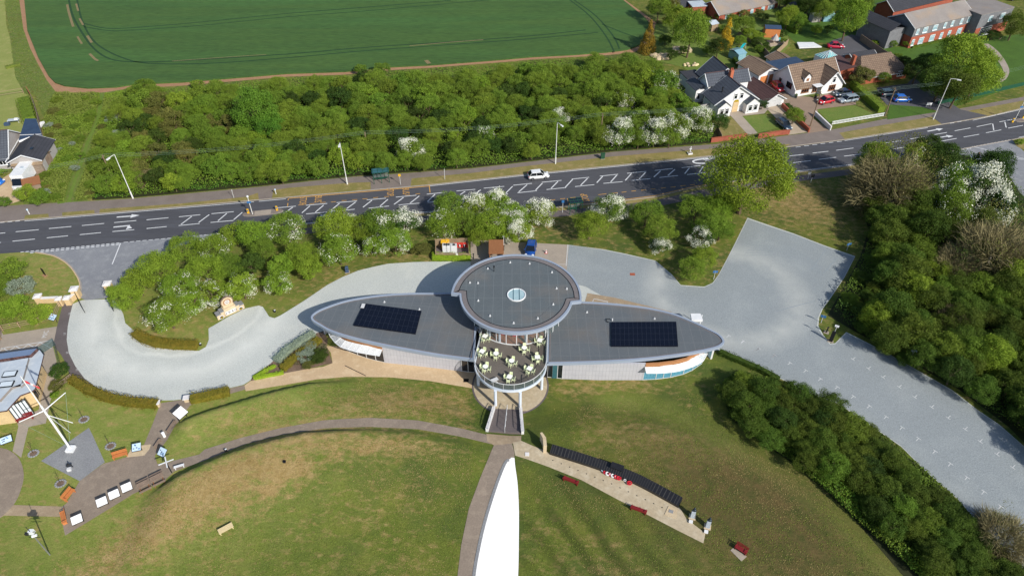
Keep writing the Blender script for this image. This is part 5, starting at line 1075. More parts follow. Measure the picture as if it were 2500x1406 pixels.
# spot lights / small black and white uplighters in the turf
for base, lab in [((490,843),'small dark floodlight at the end of the left island hedge'),((671,762),'small dark floodlight on the grass point by the drive'),((552,1101),'small grey floodlight beside the bank path')]:
    p = G(*base); t = root('floodlight', lab, 'floodlight', p.to_tuple(), .6); c = MB(); c.box((0,0,.2),(.3,.2,.35),'dark_metal'); c.build('housing', t); c = MB(); c.box((.05,.0,.39),(.22,.16,.04),'lamp_glass'); c.build('lens', t)
p = G(695,1128); t = root('drain_box', 'small dark box sunk in the dry grass bank', 'box', p.to_tuple(), 0); c = MB(); c.box((0,0,.08),(.28,.26,.22),'dark_metal'); c.build('body', t); c = MB(); c.box((0,.0,.2),(.32,.3,.03),'black'); c.build('lid', t)
# blue parking signs on posts
for base, top, lab, fc in [((2067,611),(2071,593),'blue parking sign at the top right of the gravel car park',0.2),((1742,682),(1747,660),'small blue parking sign beside the isolated green shrubs',0),((2004,788),(2010,769),'blue sign post on the grass spur',-.4),((2219,880),(2233,853),'pale blue parking sign by the right hedge',-.3)]:
    post_sign('parking_sign', lab, base, top, .75, .5, 'sign_pale' if 'pale' in lab else 'sign_blue', fc, 'galv', cat='sign', tilt=.2, text='P')
p = G(2027,834); t = root('info_monolith', 'tall black information pillar on the grass spur', 'sign', (p.x,p.y,.03), -.5); c = MB(); c.box((0,0,1.0),(.5,.2,2.0),'black'); c.build('panel', t); c = MB(); c.box((0,0,.03),(.8,.5,.08),'concrete'); c.build('base_slab', t); c = MB(); c.tube((.05,.35,0),(.05,.35,2.9),.04,'galv'); c.box((.05,.35,2.8),(.55,.04,.35),'board_white'); c.build('notice', t)
p = G(2017,812); t = root('ticket_post', 'short dark post behind the black information pillar', 'post', (p.x,p.y,.03), -.5); c = MB(); c.box((0,0,.55),(.18,.18,1.1),'dark_metal'); c.build('post', t); c = MB(); c.box((0,0,.03),(.7,.6,.06),'concrete'); c.build('base_slab', t)
# ---------------------------------------------------------------- benches, boards and other things on the plaza
def bench(a, b, lab, m, group=None, backless=False, depth=.55, arms=True, side=1):
    A, B_ = G(*a), G(*b); c0 = (A+B_)/2; L = (B_-A).length; t = root('bench', lab, 'bench', c0.to_tuple(), ang(A, B_), group); s = MB()
    for k in range(4): s.box((0,(-.2+k*.13)*depth/.55,.45),(L,.11*depth/.55,.04),m)
    s.build('seat', t)
    if not backless:
        s = MB()
        for k in range(3): s.box((0,side*(.27+.04*k)*depth/.55,.58+.14*k),(L,.035,.11),m)
        s.build('backrest', t)
    for x in (-L/2+.12, L/2-.12):
        s = MB(); s.box((x,0,.22),(.07,.42*depth/.55,.44),m)
        if not backless and arms: s.box((x,side*.05,.66),(.06,.46,.04),m); s.box((x,side*-.18,.55),(.05,.05,.22),m)
        s.build('leg', t)
    return t
bench((277,1121),(314,1110), 'orange slatted bench at the top edge of the brown plaza', 'orange_wood')
bench((160,1226),(183,1198), 'orange slatted bench beside the diamond gravel corner', 'orange_wood', side=1)
bench((161,1281),(155,1254), 'orange slatted bench at the plaza end next to the fourth board', 'orange_wood', side=-1)
bench((42,1030),(84,1020), 'dark red bench against the museum wall under the mast arm', 'red_wood')
bench((536,1304),(570,1284), 'pale new timber bench alone on the lower lawn', 'pale_wood', backless=True, depth=.75)
bench((1375,1170),(1412,1184), 'red bench on the paved memorial path nearer the steps', 'red_wood', side=-1)
bench((1539,1241),(1578,1255), 'red bench on the paved memorial path nearer its far end', 'red_wood', side=-1)
p = G(1801,1350); sl = MB(); sl.prism([G(*q).xy for q in ((1783,1343),(1790,1337),(1823,1358),(1810,1370))], lambda x, y: Tz(x, y)-.05, lambda x, y: Tz(x, y)+.05, 'concrete'); o = sl.build('bench_slab'); tag(o, 'pale concrete slab under the lone red bench on the grass', 'slab')
bench((1793,1336),(1822,1354), 'red bench standing alone on the right hand grass', 'red_wood')
bench((427,1146),(452,1138), 'white topped low bench beside the lower bank path', 'white_paint', backless=True, depth=.35)
bench((411,1058),(430,1031), 'long pale rail bench on the plaza neck below the big board', 'grey_wood', backless=True, depth=.4)
bench((380,1096),(394,1076), 'short pale rail bench beside the blue info board', 'grey_wood', backless=True, depth=.4)
p = G(402,1066); t = root('info_post', 'small white post between the two rail benches', 'post', p.to_tuple(), .8); c = MB(); c.box((0,0,.4),(.3,.25,.8),'white_paint'); c.build('post', t); c = MB(); c.box((0,0,.82),(.34,.3,.05),'board_white'); c.build('cap', t)
def board(c0, w, d, h, lab, rz, tilt=.35, m='board_white', legs=2, frame='dark_metal', nm='display_board', printed=False):
    p = Gz(c0[0], c0[1], h+Tz(*G(*c0).xy)); g0 = Tz(p.x, p.y); t = root(nm, lab, 'display board', (p.x, p.y, g0), rz); c = MB(); c.box((0,0,h),(w,d,.06),m,rx=tilt); b_ = c.build('panel', t)
    c = MB(); c.box((0,0,h-.055),(w+.08,d+.08,.05),frame,rx=tilt); c.build('frame', t)
    for s in ((-1,1) if legs == 2 else (0,)):
        c = MB(); c.tube((s*w*.42,0,0),(s*w*.42,0,h-.06),.05,frame); c.build('leg', t)
    if printed:
        c = MB(); rg = random.Random(int(c0[0]))
        for k in range(7): x, y = rg.uniform(-.35,.35)*w, rg.uniform(-.35,.35)*d; c.box((x, y*math.cos(tilt), h+.036+y*math.sin(tilt)), (w*.16,d*.12,.01), 'sign_blue' if k % 2 else 'bin_blue', rx=tilt)
        c.build('printing', t)
    return t
for (x, y), lab in (((309,1189),'nearest the slatted seats'),((278,1206),'second from the slatted seats'),((248,1224),'third from the slatted seats'),((187,1267),'at the far end beside the orange bench')): board((x,y), 1.08, .95, .85, 'white tilted display board '+lab, math.radians(32), .25)
board((440,1007), 1.35, 1.2, 1.4, 'large white tilted display board at the neck of the plaza', math.radians(62), .5)
board((128,774), 1.0, .9, .9, 'pale blue map board beside the post and rail fence', math.radians(-20), .4, 'sign_pale', printed=True)
board((396,1103), 1.0, .95, 1.1, 'blue information board beside the white signpost', math.radians(-25), .6, 'sign_pale', 1, printed=True)
board((333,1091), 1.0, .95, .8, 'silver tilted board on a stone base next to the orange bench', math.radians(15), .35, 'sign_pale', printed=True)
board((14,1073), 1.25, .8, .8, 'silver tilted board at the left edge below the museum', math.radians(30), .45, 'sign_pale', printed=True)
p = G(340,1101); t = MB(); t.prism([(p.x-1.2,p.y-.9),(p.x+1.2,p.y-.6),(p.x+1.1,p.y+1.0),(p.x-1.1,p.y+.7)], 0, .05, 'stone'); tag(t.build('board_base'), 'pale stone base under the silver tilted board', 'slab')
for (x, y), lab in (((386,990),'at the left hedge end'),((458,978),'at the right hedge end')):
    p = G(x, y); t = root('stone_pier', 'low white stone pier '+lab, 'pier', p.to_tuple(), .2); c = MB(); c.box((0,0,.3),(.6,.6,.6),'stone'); c.build('shaft', t); c = MB(); c.box((0,0,.66),(.8,.75,.12),'stone_cap'); c.build('cap', t)
# slatted double seats (dark stepped benches)
for (a, b), lab in ((((339,1196),(368,1181)),'left slatted picnic bench with dark frames at the plaza edge'),(((371,1180),(402,1164)),'right slatted picnic bench with dark frames at the plaza edge')):
    A, B_ = G(*a), G(*b); L = (B_-A).length; t = root('picnic_bench', lab, 'picnic bench', ((A+B_)/2).to_tuple(), ang(A, B_)); c = MB()
    for k in range(4): c.box((0,-.35+k*.2,.72),(L,.17,.04),'grey_wood')
    c.build('tabletop', t)
    for y in (-.85,.75):
        c = MB(); c.box((0,y,.45),(L,.26,.04),'grey_wood'); c.build('seat', t)
    for x in (-L/2+.2, L/2-.2): c = MB(); c.tube((x,-.9,0),(x,.2,.7),.045,'brown_wood'); c.tube((x,.8,0),(x,-.3,.7),.045,'brown_wood'); c.tube((x,-.85,.4),(x,.75,.4),.04,'brown_wood'); c.build('leg', t)
# white four-armed signpost
p = G(420,1154); h = hgt(420,1154,1128); t = root('signpost', 'dark post carrying a white four armed pointer', 'signpost', p.to_tuple()); c = MB(); c.tube((0,0,0),(0,0,h),.06,'dark_metal'); c.build('post', t)
for k in range(4): a = .5+k*math.pi/2; c = MB(); c.box((math.cos(a)*.45,math.sin(a)*.45,h+.02),(.8,.13,.05),'white_paint',rz=a); c.build('arm', t)
# silhouette by the diamond gravel, anchor-like sculpture and winch
p = G(172,1141); t = root('sculpture', 'small dark winch sculpture on the diamond gravel', 'sculpture', p.to_tuple(), .3); c = MB(); c.tube((-.3,0,0),(0,0,.9),.05,'dark_metal'); c.tube((.3,0,0),(0,0,.9),.05,'dark_metal'); c.tube((-.3,0,.5),(.3,0,.5),.12,'dark_metal'); c.build('frame', t); c = MB(); c.box((0,-.4,.2),(.45,.35,.4),'galv'); c.build('box', t)
# flag mast with yard
p = G(174,1098); t = root('flag_mast', 'tall white flag mast with a crossing yard on the diamond gravel', 'flag mast', p.to_tuple(), 0); hm = hgt(174,1098,918)
c = MB(); c.tube((0,0,.3),(0,0,hm*.62),.14,'white_paint',.12,10); c.build('lower_mast', t); c = MB(); c.tube((0,0,hm*.5),(0,0,hm),.08,'white_paint',.05,8); c.build('topmast', t)
c = MB(); c.box((0,0,.2),(.9,.9,.4),'white_paint'); c.build('base', t)
def at_h(px, py, z): q = Gz(px, py, z+p.z); return (q.x-p.x, q.y-p.y, z)
hy = hm*.56; ya, yb = at_h(47,1030,hy), at_h(160,958,hy); c = MB(); c.tube(ya, (0,0,hy), .05, 'white_paint', .08, 7); c.tube((0,0,hy), yb, .08, 'white_paint', .05, 7); c.build('yard', t)
gf = at_h(171,1051,2.2); c = MB(); c.tube((0,0,hm*.5), (1.2,1.2,hm*.28), .05, 'white_paint'); c.build('gaff', t)
c = MB(); g2 = G(163,1085); c.tube(yb, at_h(170,1078,.3), .015, 'cable', n=3); c.tube(ya, (-.3,.1,.6), .015, 'cable', n=3); c.tube((0,0,hm*.5), at_h(172,1056,.4), .04, 'white_paint', n=4); c.build('rigging', t)
mat('flag_white', (236,232,236), (214,60,70), s=1.6, sharp=.05, coord='obj', rough=.8)
c = MB()
for k in range(5): x = .1+k*.22; c.add([(x,.05*(k%2),hm-.7-k*.22),(x+.22,.05*((k+1)%2),hm-.92-k*.22),(x+.22,.05*((k+1)%2),hm-1.4-k*.2),(x,.05*(k%2),hm-1.2-k*.2)], [(0,1,2,3)], 'flag_white')
c.build('flag', t)
t, h = pole('camera_mast', 'slim galvanised mast with weather and camera gear on the lower left lawn', 'mast', (122,1354), (82,1300), 'steel', .075)
c = MB(); c.box((0,.1,h),(.5,.4,.5),'lamp_glass'); c.box((.35,-.2,h-.25),(.5,.2,.2),'white_paint',rz=.4); c.box((-.3,-.2,h+.1),(.3,.2,.3),'dark_metal'); c.build('camera_head', t); c = MB()
for k in range(4): c.tube((-.6,0,h-.9+k*.35),(.6,0,h-.9+k*.35),.03,'dark_metal',n=4)
c.tube((0,0,h),(0,0,h+1.2),.03,'dark_metal'); c.build('aerial', t)
# young trees / stone rings
for x, y, lab in ((205,1024,'nearest the mast top'),(82,1107,'beside the round plaza'),(270,1089,'in the middle of the lawn'),(148,1180,'below the diamond gravel')):
    p = G(x, y); m = MB(); rg = random.Random(x)
    for k in range(12): a = 6.28*k/12; m.ball((p.x+math.cos(a)*.55, p.y+math.sin(a)*.5, .04), .16, 'diamond_gravel', 6, 4, (1,1,.6))
    m.prism([(p.x+math.cos(6.28*k/12)*.5, p.y+math.sin(6.28*k/12)*.5) for k in range(12)], 0, .05, 'bed'); tag(m.build('stone_ring'), 'pale stone ring around a sapling '+lab, 'stone ring')
    t = root('sapling', 'thin bare sapling '+lab, 'sapling', (p.x, p.y, 0)); c = MB(); c.tube((0,0,0),(0,0,1.6),.025,'bark'); c.build('trunk', t); c = MB(); [c.tube((0,0,.8+k*.12),(rg.uniform(-.3,.3),rg.uniform(-.3,.3),1.2+k*.14),.012,'twig',n=3) for k in range(6)]; c.build('branches', t)
# ---------------------------------------------------------------- memorial wall, wreaths, busts
WB = [(1342,1110),(1400,1128),(1455,1146),(1500,1163),(1545,1181),(1590,1204),(1655,1240)]
WT = [(1345,1088),(1400,1105),(1455,1119),(1500,1136),(1556,1157),(1600,1180),(1660,1217)]
t = root('memorial_wall', 'long curved black name wall behind the paved path', 'memorial wall', (0,0,0)); Bp = [G(*q) for q in smooth_px(WB, 4)]; m = MB()
L_, R_ = strip_world(Bp, 2.2); R_ = [(p.x, p.y) for p in Bp]; L_ = [((l[0]*.9+r[0]*.1), (l[1]*.9+r[1]*.1)) for l, r in zip(L_, R_)]
cum = 0
for i in range(len(Bp)-1):
    f0, f1 = Vector((*R_[i],0)), Vector((*R_[i+1],0)); b0, b1 = Vector((*L_[i],0)), Vector((*L_[i+1],0)); z = Bp[i].z; z2 = Bp[i+1].z
    if L_[i][1] < R_[i][1]: f0, f1, b0, b1 = b0, b1, f0, f1
    m.add([(f0.x,f0.y,z-.05),(f1.x,f1.y,z2-.05),(f1.x,f1.y,z2+.45),(f0.x,f0.y,z+.45),(b0.x,b0.y,z+.9),(b1.x,b1.y,z2+.9),(b0.x,b0.y,z-.05),(b1.x,b1.y,z2-.05)], [(0,1,2,3),(3,2,5,4),(6,4,5,7),(0,3,4,6),(1,7,5,2)], 'wall_black')
m.build('wall_body', t); m = MB()
for i in range(0, len(Bp)-1):
    for j in range(2):
        s0 = j/2; s1 = s0+.1; f = Vector((*R_[i],0)).lerp(Vector((*R_[i+1],0)), s0); f2 = Vector((*R_[i],0)).lerp(Vector((*R_[i+1],0)), s1); b_ = Vector((*L_[i],0)).lerp(Vector((*L_[i+1],0)), s0); b2 = Vector((*L_[i],0)).lerp(Vector((*L_[i+1],0)), s1); z = Bp[i].lerp(Bp[i+1], s0).z
        m.add([(f.x,f.y,z+.47),(f2.x,f2.y,z+.47),(b2.x,b2.y,z+.925),(b_.x,b_.y,z+.925)], [(0,1,2,3)], 'letter_dark')
m.build('panel_joints', t)
m = MB(); q = G(1503,1160); m.box((q.x+.15,q.y+.5,q.z+1.0),(1.5,.7,.5),'wall_black',rz=-.4,rx=.4); m.build('crest_block', t)
p = G(1331,1104); t = root('stone_end_wall', 'tall angled pale stone slab at the start of the name wall', 'wall', p.to_tuple(), 0); m = MB(); m.prism([(-.25,-.1),(.15,-.1),(.1,1.1),(-.35,1.9),(-.6,1.8),(-.3,1.0)], 0, 1.5, 'stone', 'stone'); m.build('slab', t); m = MB(); m.box((-2.2,-.3,.06),(.5,.5,.1),'stone_cap'); m.build('foot_stone', t)
for i, (x, y, mm, r) in enumerate([(1477,1156,'poppy',.2),(1484,1159,'white_paint',.24),(1490,1161,'poppy',.2),(1497,1164,'white_paint',.24),(1504,1167,'poppy',.24),(1510,1170,'poppy',.24),(1536,1182,'poppy',.24),(1471,1151,'sign_pale',.14),(1525,1175,'galv',.13)]):
    p = G(x, y); m = MB(); n = 12
    for k in range(n): a, b = 6.28*k/n, 6.28*(k+1)/n; m.tube((p.x+r*math.cos(a), p.y+r*.8*math.sin(a), p.z+.3+.25*math.sin(a)*r), (p.x+r*math.cos(b), p.y+r*.8*math.sin(b), p.z+.3+.25*math.sin(b)*r), r*.38, mm, n=5)
    m.ball((p.x,p.y,p.z+.26), r*.5, 'wall_black' if mm != 'poppy' else 'poppy', 6, 4)
    tag(m.build('wreath'), ['red wreath first in the row at the wall','blue centred white wreath second in the row','red wreath third in the row at the wall','white wreath in the middle of the row','red wreath right of the white one','red wreath last of the close row','single red wreath set apart on the right','small pale posy left of the wreaths','small grey posy right of the wreaths'][i], 'wreath', 'wreaths along the name wall')
gd = MB()
for k in range(14): x = 1350+k*20.5; y = 1124+k*8.2+max(0,k-7)*1.4; p = G(x, y); gd.tube((p.x,p.y,p.z+.03),(p.x,p.y,p.z+.09),.06,'dark_metal',n=6)
gd.build('path_studs', bpy.data.objects['memorial_path'])
q = MB(); P = [G(*z) for z in ((1632,1235),(1653,1243),(1648,1266),(1622,1256))]; q.prism([z.xy for z in P], lambda x,y: Tz(x,y)-.05, lambda x,y: Tz(x,y)+.09, 'stone'); q.box(G(1638,1249)+Vector((0,0,.1)), (.5,.4,.04), 'diamond_gravel', rz=-.4); q.build('inset_stone', bpy.data.objects['memorial_path'])
for (x, y), lab in (((1690,1262),'left bronze bust on a white pedestal beside the paved path'),((1727,1286),'right bronze bust on a white pedestal beside the paved path')):
    p = G(x, y); t = root('bust_statue', lab, 'statue', p.to_tuple(), -.3); m = MB(); m.box((0,0,.65),(.46,.42,1.2),'zinc',taper=.92); m.box((0,0,.04),(.75,.7,.1),'stone'); m.build('pedestal', t)
    m = MB(); m.ball((0,0,1.42),.27,'bronze',10,7,(1,.6,.75)); m.tube((0,0,1.5),(0,0,1.68),.09,'bronze',n=8); m.ball((0,0,1.78),.13,'bronze',10,8,(.9,1,1.2)); m.build('bust', t)
    m = MB(); m.box((-.1,-.75,.25),(.42,.38,.03),'galv',rx=.4); m.box((-.1,-.75,.1),(.3,.25,.2),'stone'); m.build('plaque', t)
# ---------------------------------------------------------------- compound, huts, cone
def arch_fence(a, b, n, h, name, label, m='fence_wood'):
    A, B_ = G(*a), G(*b); L = (B_-A).length; t = root(name, label, 'fence', A.to_tuple(), ang(A, B_))
    for k in range(n+1): c = MB(); c.box((L*k/n,0,h/2),(.1,.1,h),m); c.build('post', t)
    for k in range(n):
        c = MB(); x0 = L*k/n+.06; w = L/n-.12; N = 9
        for i in range(N):
            u = (i+.5)/N; hh = h*.86+.22*h*.5*(1-(2*u-1)**2); c.box((x0+w*u,0,hh/2+.05),(w/N*.78,.03,hh),m)
        for zz in (.25,.6,.85): c.box((x0+w/2,-.03,h*zz),(w,.03,.06),m)
        c.build('panel', t)
    return t
arch_fence((1065,632),(1147,633),3,1.3,'arched_fence','front arched timber fence of the bin compound')
arch_fence((1064,603),(1141,601),3,1.75,'arched_fence','rear arched timber fence of the bin compound')
arch_fence((1065,630),(1064,604),1,1.7,'arched_fence','left arched timber fence of the bin compound'); arch_fence((1146,632),(1143,603),1,1.5,'arched_fence','right arched timber fence of the bin compound')
c = MB(); q = Gz(1117,611,1.0); p = G(1117,632); c.box((p.x,p.y-.08,1.0),(.45,.04,.45),'board_white'); tag(c.build('notice'), 'white notice fixed to the front compound fence', 'sign')
sheet('compound_floor', [(1064,603),(1141,601),(1147,633),(1066,634)], 'path_dark', .05, drape=False)
for (x, y), w, m, lab, h in (((1087,614),.75,'white_paint','left white wheeled fridge unit in the compound',1.35),((1096,614),.75,'white_paint','middle white unit in the compound',1.35),((1109,615),.95,'white_paint','right white unit in the compound',1.4),((1083,604),.7,'sign_yellow','left yellow bin in the compound',1.4),((1093,603),.7,'sign_yellow','right yellow bin in the compound',1.4)):
    p = G(x, y); t = root('waste_bin', lab, 'bin', (p.x,p.y,.05)); c = MB(); c.box((0,0,h/2),(w,.7,h),m,taper=1.02); c.build('body', t); c = MB(); c.box((0,0,h+.04),(w*1.02,.72,.06),'galv' if m[0] == 'w' else m); c.tube((0,0,h+.05),(0,0,h+.09),.25,'dark_metal' if m[0] == 'w' else m,n=12); c.build('lid', t)
p = G(1124,605); t = root('barrier_stack', 'red plastic barriers leaning in the compound', 'barrier', (p.x,p.y,.05), .05)
for k in range(2):
    c = MB(); c.box((k*.15,-k*.3,.95),(2.1,.08,.12),'red_plastic'); c.box((k*.15,-k*.3,.3),(2.1,.08,.12),'red_plastic'); [c.box((-.95+i*.38+k*.15,-k*.3,.6),(.14,.06,.7),'red_plastic' if i % 2 else 'white_paint') for i in range(6)]; c.build('barrier_panel', t)
# timber shelter hut
p = G(1212,632); t = root('timber_shelter', 'brown timber smoking shelter with plank roof behind the building', 'shelter', (p.x,p.y,.03), 0.02); HW, HD, HH = 1.05, 1.7, 2.1
for x in (-1,1):
    for y in (-1,1): c = MB(); c.box((x*HW,y*HD,HH/2),(.12,.12,HH),'brown_wood'); c.build('post', t)
c = MB(); c.add([(-HW-.15,-HD+.4,HH),(HW+.15,-HD+.4,HH),(HW+.15,HD+.2,HH+.35),(-HW-.15,HD+.2,HH+.35),(-HW-.15,-HD+.4,HH-.1),(HW+.15,-HD+.4,HH-.1),(HW+.15,HD+.2,HH+.25),(-HW-.15,HD+.2,HH+.25)], [(0,1,2,3),(7,6,5,4),(0,4,5,1),(1,5,6,2),(2,6,7,3),(3,7,4,0)], 'brown_wood'); c.build('roof', t)
c = MB(); c.box((0,-HD,.5),(HW*2,.06,1.0),'brown_wood'); c.box((0,HD,1.0),(HW*2,.06,2.0),'brown_wood'); c.box((-HW,0,1.0),(.06,HD*2,2.0),'brown_wood'); c.box((HW,0,.5),(.06,HD*2,1.0),'brown_wood'); c.build('side_panel', t)
c = MB(); c.box((0,-HD+.02,1.35),(HW*1.9,.03,.6),'dark_glass'); c.build('window', t); c = MB(); c.box((0,HD-.4,.45),(HW*1.8,.4,.06),'grey_wood'); c.build('bench_seat', t)
p = G(1230,604); t = root('lamp_bollard', 'thin post with white lantern right of the timber shelter', 'lamp', (p.x,p.y,.03)); c = MB(); c.tube((0,0,0),(0,0,2.2),.04,'white_paint'); c.build('post', t); c = MB(); c.box((0,0,2.25),(.3,.2,.25),'lamp_glass'); c.build('lantern', t)
p = G(1333,618); t = root('traffic_cone', 'small white traffic cone on the tan slab right of the blue car', 'cone', (p.x,p.y,.05)); c = MB(); c.tube((0,0,.04),(0,0,.7),.16,'white_paint',.03,10); c.build('cone', t); c = MB(); c.box((0,0,.03),(.42,.42,.06),'red_plastic'); c.build('base', t); c = MB(); c.tube((0,0,.32),(0,0,.46),.115,'red_plastic',.08,10); c.build('band', t)
for (x,y),lab in (((1156,632),'left of the timber shelter'),((1230,612),'right of the timber shelter by the lantern')):
    p = G(x,y); t = root('post', 'short dark post '+lab, 'post', (p.x,p.y,.03)); c = MB(); c.tube((0,0,0),(0,0,.95),.08,'dark_metal'); c.build('shaft', t); c = MB(); c.tube((0,0,.95),(0,0,1.0),.14,'dark_metal',n=10); c.build('cap', t)
c = MB(); p = G(1544,670); c.box((p.x,p.y,.045),(.8,.6,.03),'brick'); tag(c.build('drain_cover'), 'small rusty drain cover in the gravel right of the round roof', 'drain cover')
c = MB(); p = G(1138,929); c.box((p.x,p.y,.055),(.7,.6,.03),'black'); tag(c.build('drain_grate'), 'square black grate in the tan terrace', 'drain cover')
c = MB(); c.path([Gz(842,892,.07), Gz(893,917,.07)], .05, 'dark_metal', 4); tag(c.build('drain_channel'), 'thin dark drain channel across the tan terrace', 'drain')
# ---------------------------------------------------------------- gates and walls on the left
def pier(px, py, w, h, lab, name='gate_pier', rz=.15):
    p = G(px, py); t = root(name, lab, 'gate pier', (p.x,p.y,0), rz); c = MB(); c.box((0,0,h/2),(w,w,h),'cream_wall'); c.build('shaft', t); c = MB(); c.box((0,0,h+.08),(w*1.25,w*1.25,.16),'stone_cap'); c.box((0,0,h+.22),(w*1.0,w*1.0,.13),'stone_cap',taper=.5); c.build('cap', t); return p
pier(191,725,.95,1.6,'left main gate pier with white cap'); pier(271,712,.95,1.6,'right main gate pier with white cap by the trees')
pier(171,742,.75,1.2,'low pier beside the left main gate pier'); pier(100,738,.85,1.2,'left end pier of the low cream wall'); pier(151,744,.7,1.2,'right end pier of the low cream wall')
for P, lab, h in (([(106,739),(146,737)],'low cream wall with white coping left of the gates',.9),([(174,740),(187,728)],'short cream wall joining the two left piers',1.0)):
    m = MB(); wall_along(m, W(P), .35, h, 'cream_wall', cap='stone_cap', caph=.1); tag(m.build('garden_wall'), lab, 'wall')
def gate(a, b, lab, h=1.7):
    A, B_ = G(*a), G(*b); L = (B_-A).length; t = root('iron_gate', lab, 'gate', (A.x,A.y,.05), ang(A, B_)); c = MB(); c.box((0,0,h/2),(.08,.08,h),'dark_metal'); c.box((L,0,h/2),(.08,.08,h),'dark_metal')
    for z in (.12,h*.5,h-.08): c.box((L/2,0,z),(L,.05,.07),'dark_metal')
    c.tube((0,0,.1),(L,0,h*.5),.03,'dark_metal',n=4); c.build('frame', t); c = MB()
    for k in range(1, int(L/.16)): c.tube((k*.16,0,.1),(k*.16,0,h),.014,'dark_metal',n=4)
    c.build('bars', t)
gate((193,734),(208,764),'open iron gate leaf on the left of the entrance'); gate((272,722),(278,760),'open iron gate leaf on the right under the trees')
def rail_fence(P, lab, h=1.15, rails=3, m='fence_wood', step=2.2, name='rail_fence', cat='fence'):
    Wp = [G(*q) for q in P]; t = root(name, lab, cat, (0,0,0)); r = MB()
    for a, b in zip(Wp, Wp[1:]):
        L = (b-a).length; n = max(1, round(L/step))
        for k in range(n+1): q = a.lerp(b, k/n); c = MB(); c.box((q.x,q.y,Tz(q.x,q.y)+h/2),(.12,.12,h),m,rz=ang(a,b)); c.build('post', t)
        for j in range(rails):
            z = h*(.35+.6*j/max(1,rails-1)); r.tube((a.x,a.y,Tz(a.x,a.y)+z),(b.x,b.y,Tz(b.x,b.y)+z),.045,m,n=4)
    r.build('rails', t); return t
rail_fence([(8,808),(50,800),(136,782)],'three railed timber fence above the motorcycle bay'); rail_fence([(136,782),(150,748)],'short timber fence running up to the low wall pier'); rail_fence([(-20,880),(0,850),(8,808)],'timber fence at the left edge beside the bay')
rail_fence([(40,696),(62,740)],'dark weathered rail fence in the left shrubs', .9, 2, 'grey_wood'); rail_fence([(-10,640),(12,652)],'short grey rail by the left verge', .8, 2, 'grey_wood')
rail_fence([(-40,242),(0,237),(58,228)],'timber garden fence between the two left lawns', 1.2, 2, 'fence_wood', 4)
rail_fence([(147,950),(178,926)],'five barred wooden gate section beside the left hedge',1.1,5,'grey_wood',4)
p = G(110,672); t = root('leaning_panel', 'dark upright sign panel on the oval left lawn', 'sign', (p.x,p.y,0), -.6); c = MB(); c.box((0,0,.75),(.6,.1,1.2),'black'); c.build('panel', t); c = MB(); c.box((.1,-.1,.03),(.9,.5,.06),'soil'); c.build('base_slab', t)
# ---------------------------------------------------------------- stepped 1940 monument
A, B_ = G(533,782), G(598,752); L = (B_-A).length; t = root('stone_monument', 'stepped pale stone monument dated 1940 with a round mosaic disc', 'monument', ((A+B_)/2).to_tuple(), ang(A, B_)); m = MB()
for x, w, h in ((-L*.42,L*.16,.8),(-L*.28,L*.14,1.1),(0,L*.44,1.4),(L*.28,L*.14,1.1),(L*.42,L*.16,.8)): m.box((x,.45,h/2),(w,.9,h),'stone')
m.build('stepped_wall', t)
for x, w, h in ((-L*.42,L*.17,.8),(-L*.28,L*.15,1.1),(L*.28,L*.15,1.1),(L*.42,L*.17,.8)): m = MB(); m.box((x,.45,h+.05),(w,1.0,.1),'diamond_gravel'); m.build('coping', t)
m = MB(); m.box((0,-.06,.6),(L*.4,.12,.55),'stone_cap'); m.build('date_panel', t)
o = link('lettering', textmesh('1940', 'letter_dark', .62, 1.25, 1, .01, 1.2), t); o.location = (0,-.125,.58); o.rotation_euler = (math.pi/2,0,0)
for s in (-1,1):
    m = MB(); m.tube((s*L*.36,-.02,.32),(s*L*.36,-.1,.32),.34,'stone_cap',n=16); m.tube((s*L*.36,-.1,.32),(s*L*.36,-.13,.32),.26,'dark_metal',n=16); m.box((s*L*.36,-.14,.3),(.3,.03,.2),'leaf_gold'); m.build('roundel', t)
m = MB(); hz = 2.2
m.tube((0,.35,hz),(0,.6,hz),.95,'tile_brown',n=28); dsc = m.build('mosaic_disc', t)
for r, mm, y in ((.82,'stone',.345),(.6,'soil',.338),(.36,'stone_cap',.33),(.24,'tile_brown',.322),(.12,'stone_cap',.315)): m = MB(); m.tube((0,y,hz),(0,.36,hz),r,mm,n=24); m.build('mosaic_ring', dsc)
m = MB(); m.box((0,.5,1.5),(1.5,.5,.7),'stone'); m.build('disc_plinth', t)
# ---------------------------------------------------------------- person walking by the right junction
p = G(2383,391); hp = 1.7
me = bpy.data.meshes.new('person'); J = [(0,0,.95),(0,0,1.2),(0,0,1.42),(0,0,1.52),(0,.02,1.64),(.1,0,.92),(.14,.12,.5),(.14,.2,.08),(.14,.32,.05),(-.1,0,.92),(-.13,-.05,.5),(-.13,-.22,.1),(-.13,-.1,.05),(.2,0,1.4),(.26,.02,1.14),(.24,.16,.94),(.24,.2,.86),(-.2,0,1.4),(-.26,-.04,1.14),(-.25,.02,.92),(-.25,.04,.84)]
E_ = [(0,1),(1,2),(2,3),(3,4),(0,5),(5,6),(6,7),(7,8),(0,9),(9,10),(10,11),(11,12),(2,13),(13,14),(14,15),(15,16),(2,17),(17,18),(18,19),(19,20)]; RR = [.15,.15,.13,.06,.1,.1,.075,.05,.05,.1,.075,.05,.05,.07,.05,.04,.035,.07,.05,.04,.035]
me.from_pydata(J, E_, []); po = bpy.data.objects.new('person', me); SC.collection.objects.link(po); md = po.modifiers.new('s', 'SKIN')
for i, v in enumerate(me.skin_vertices[0].data): v.radius = (RR[i], RR[i]); v.use_root = i == 0
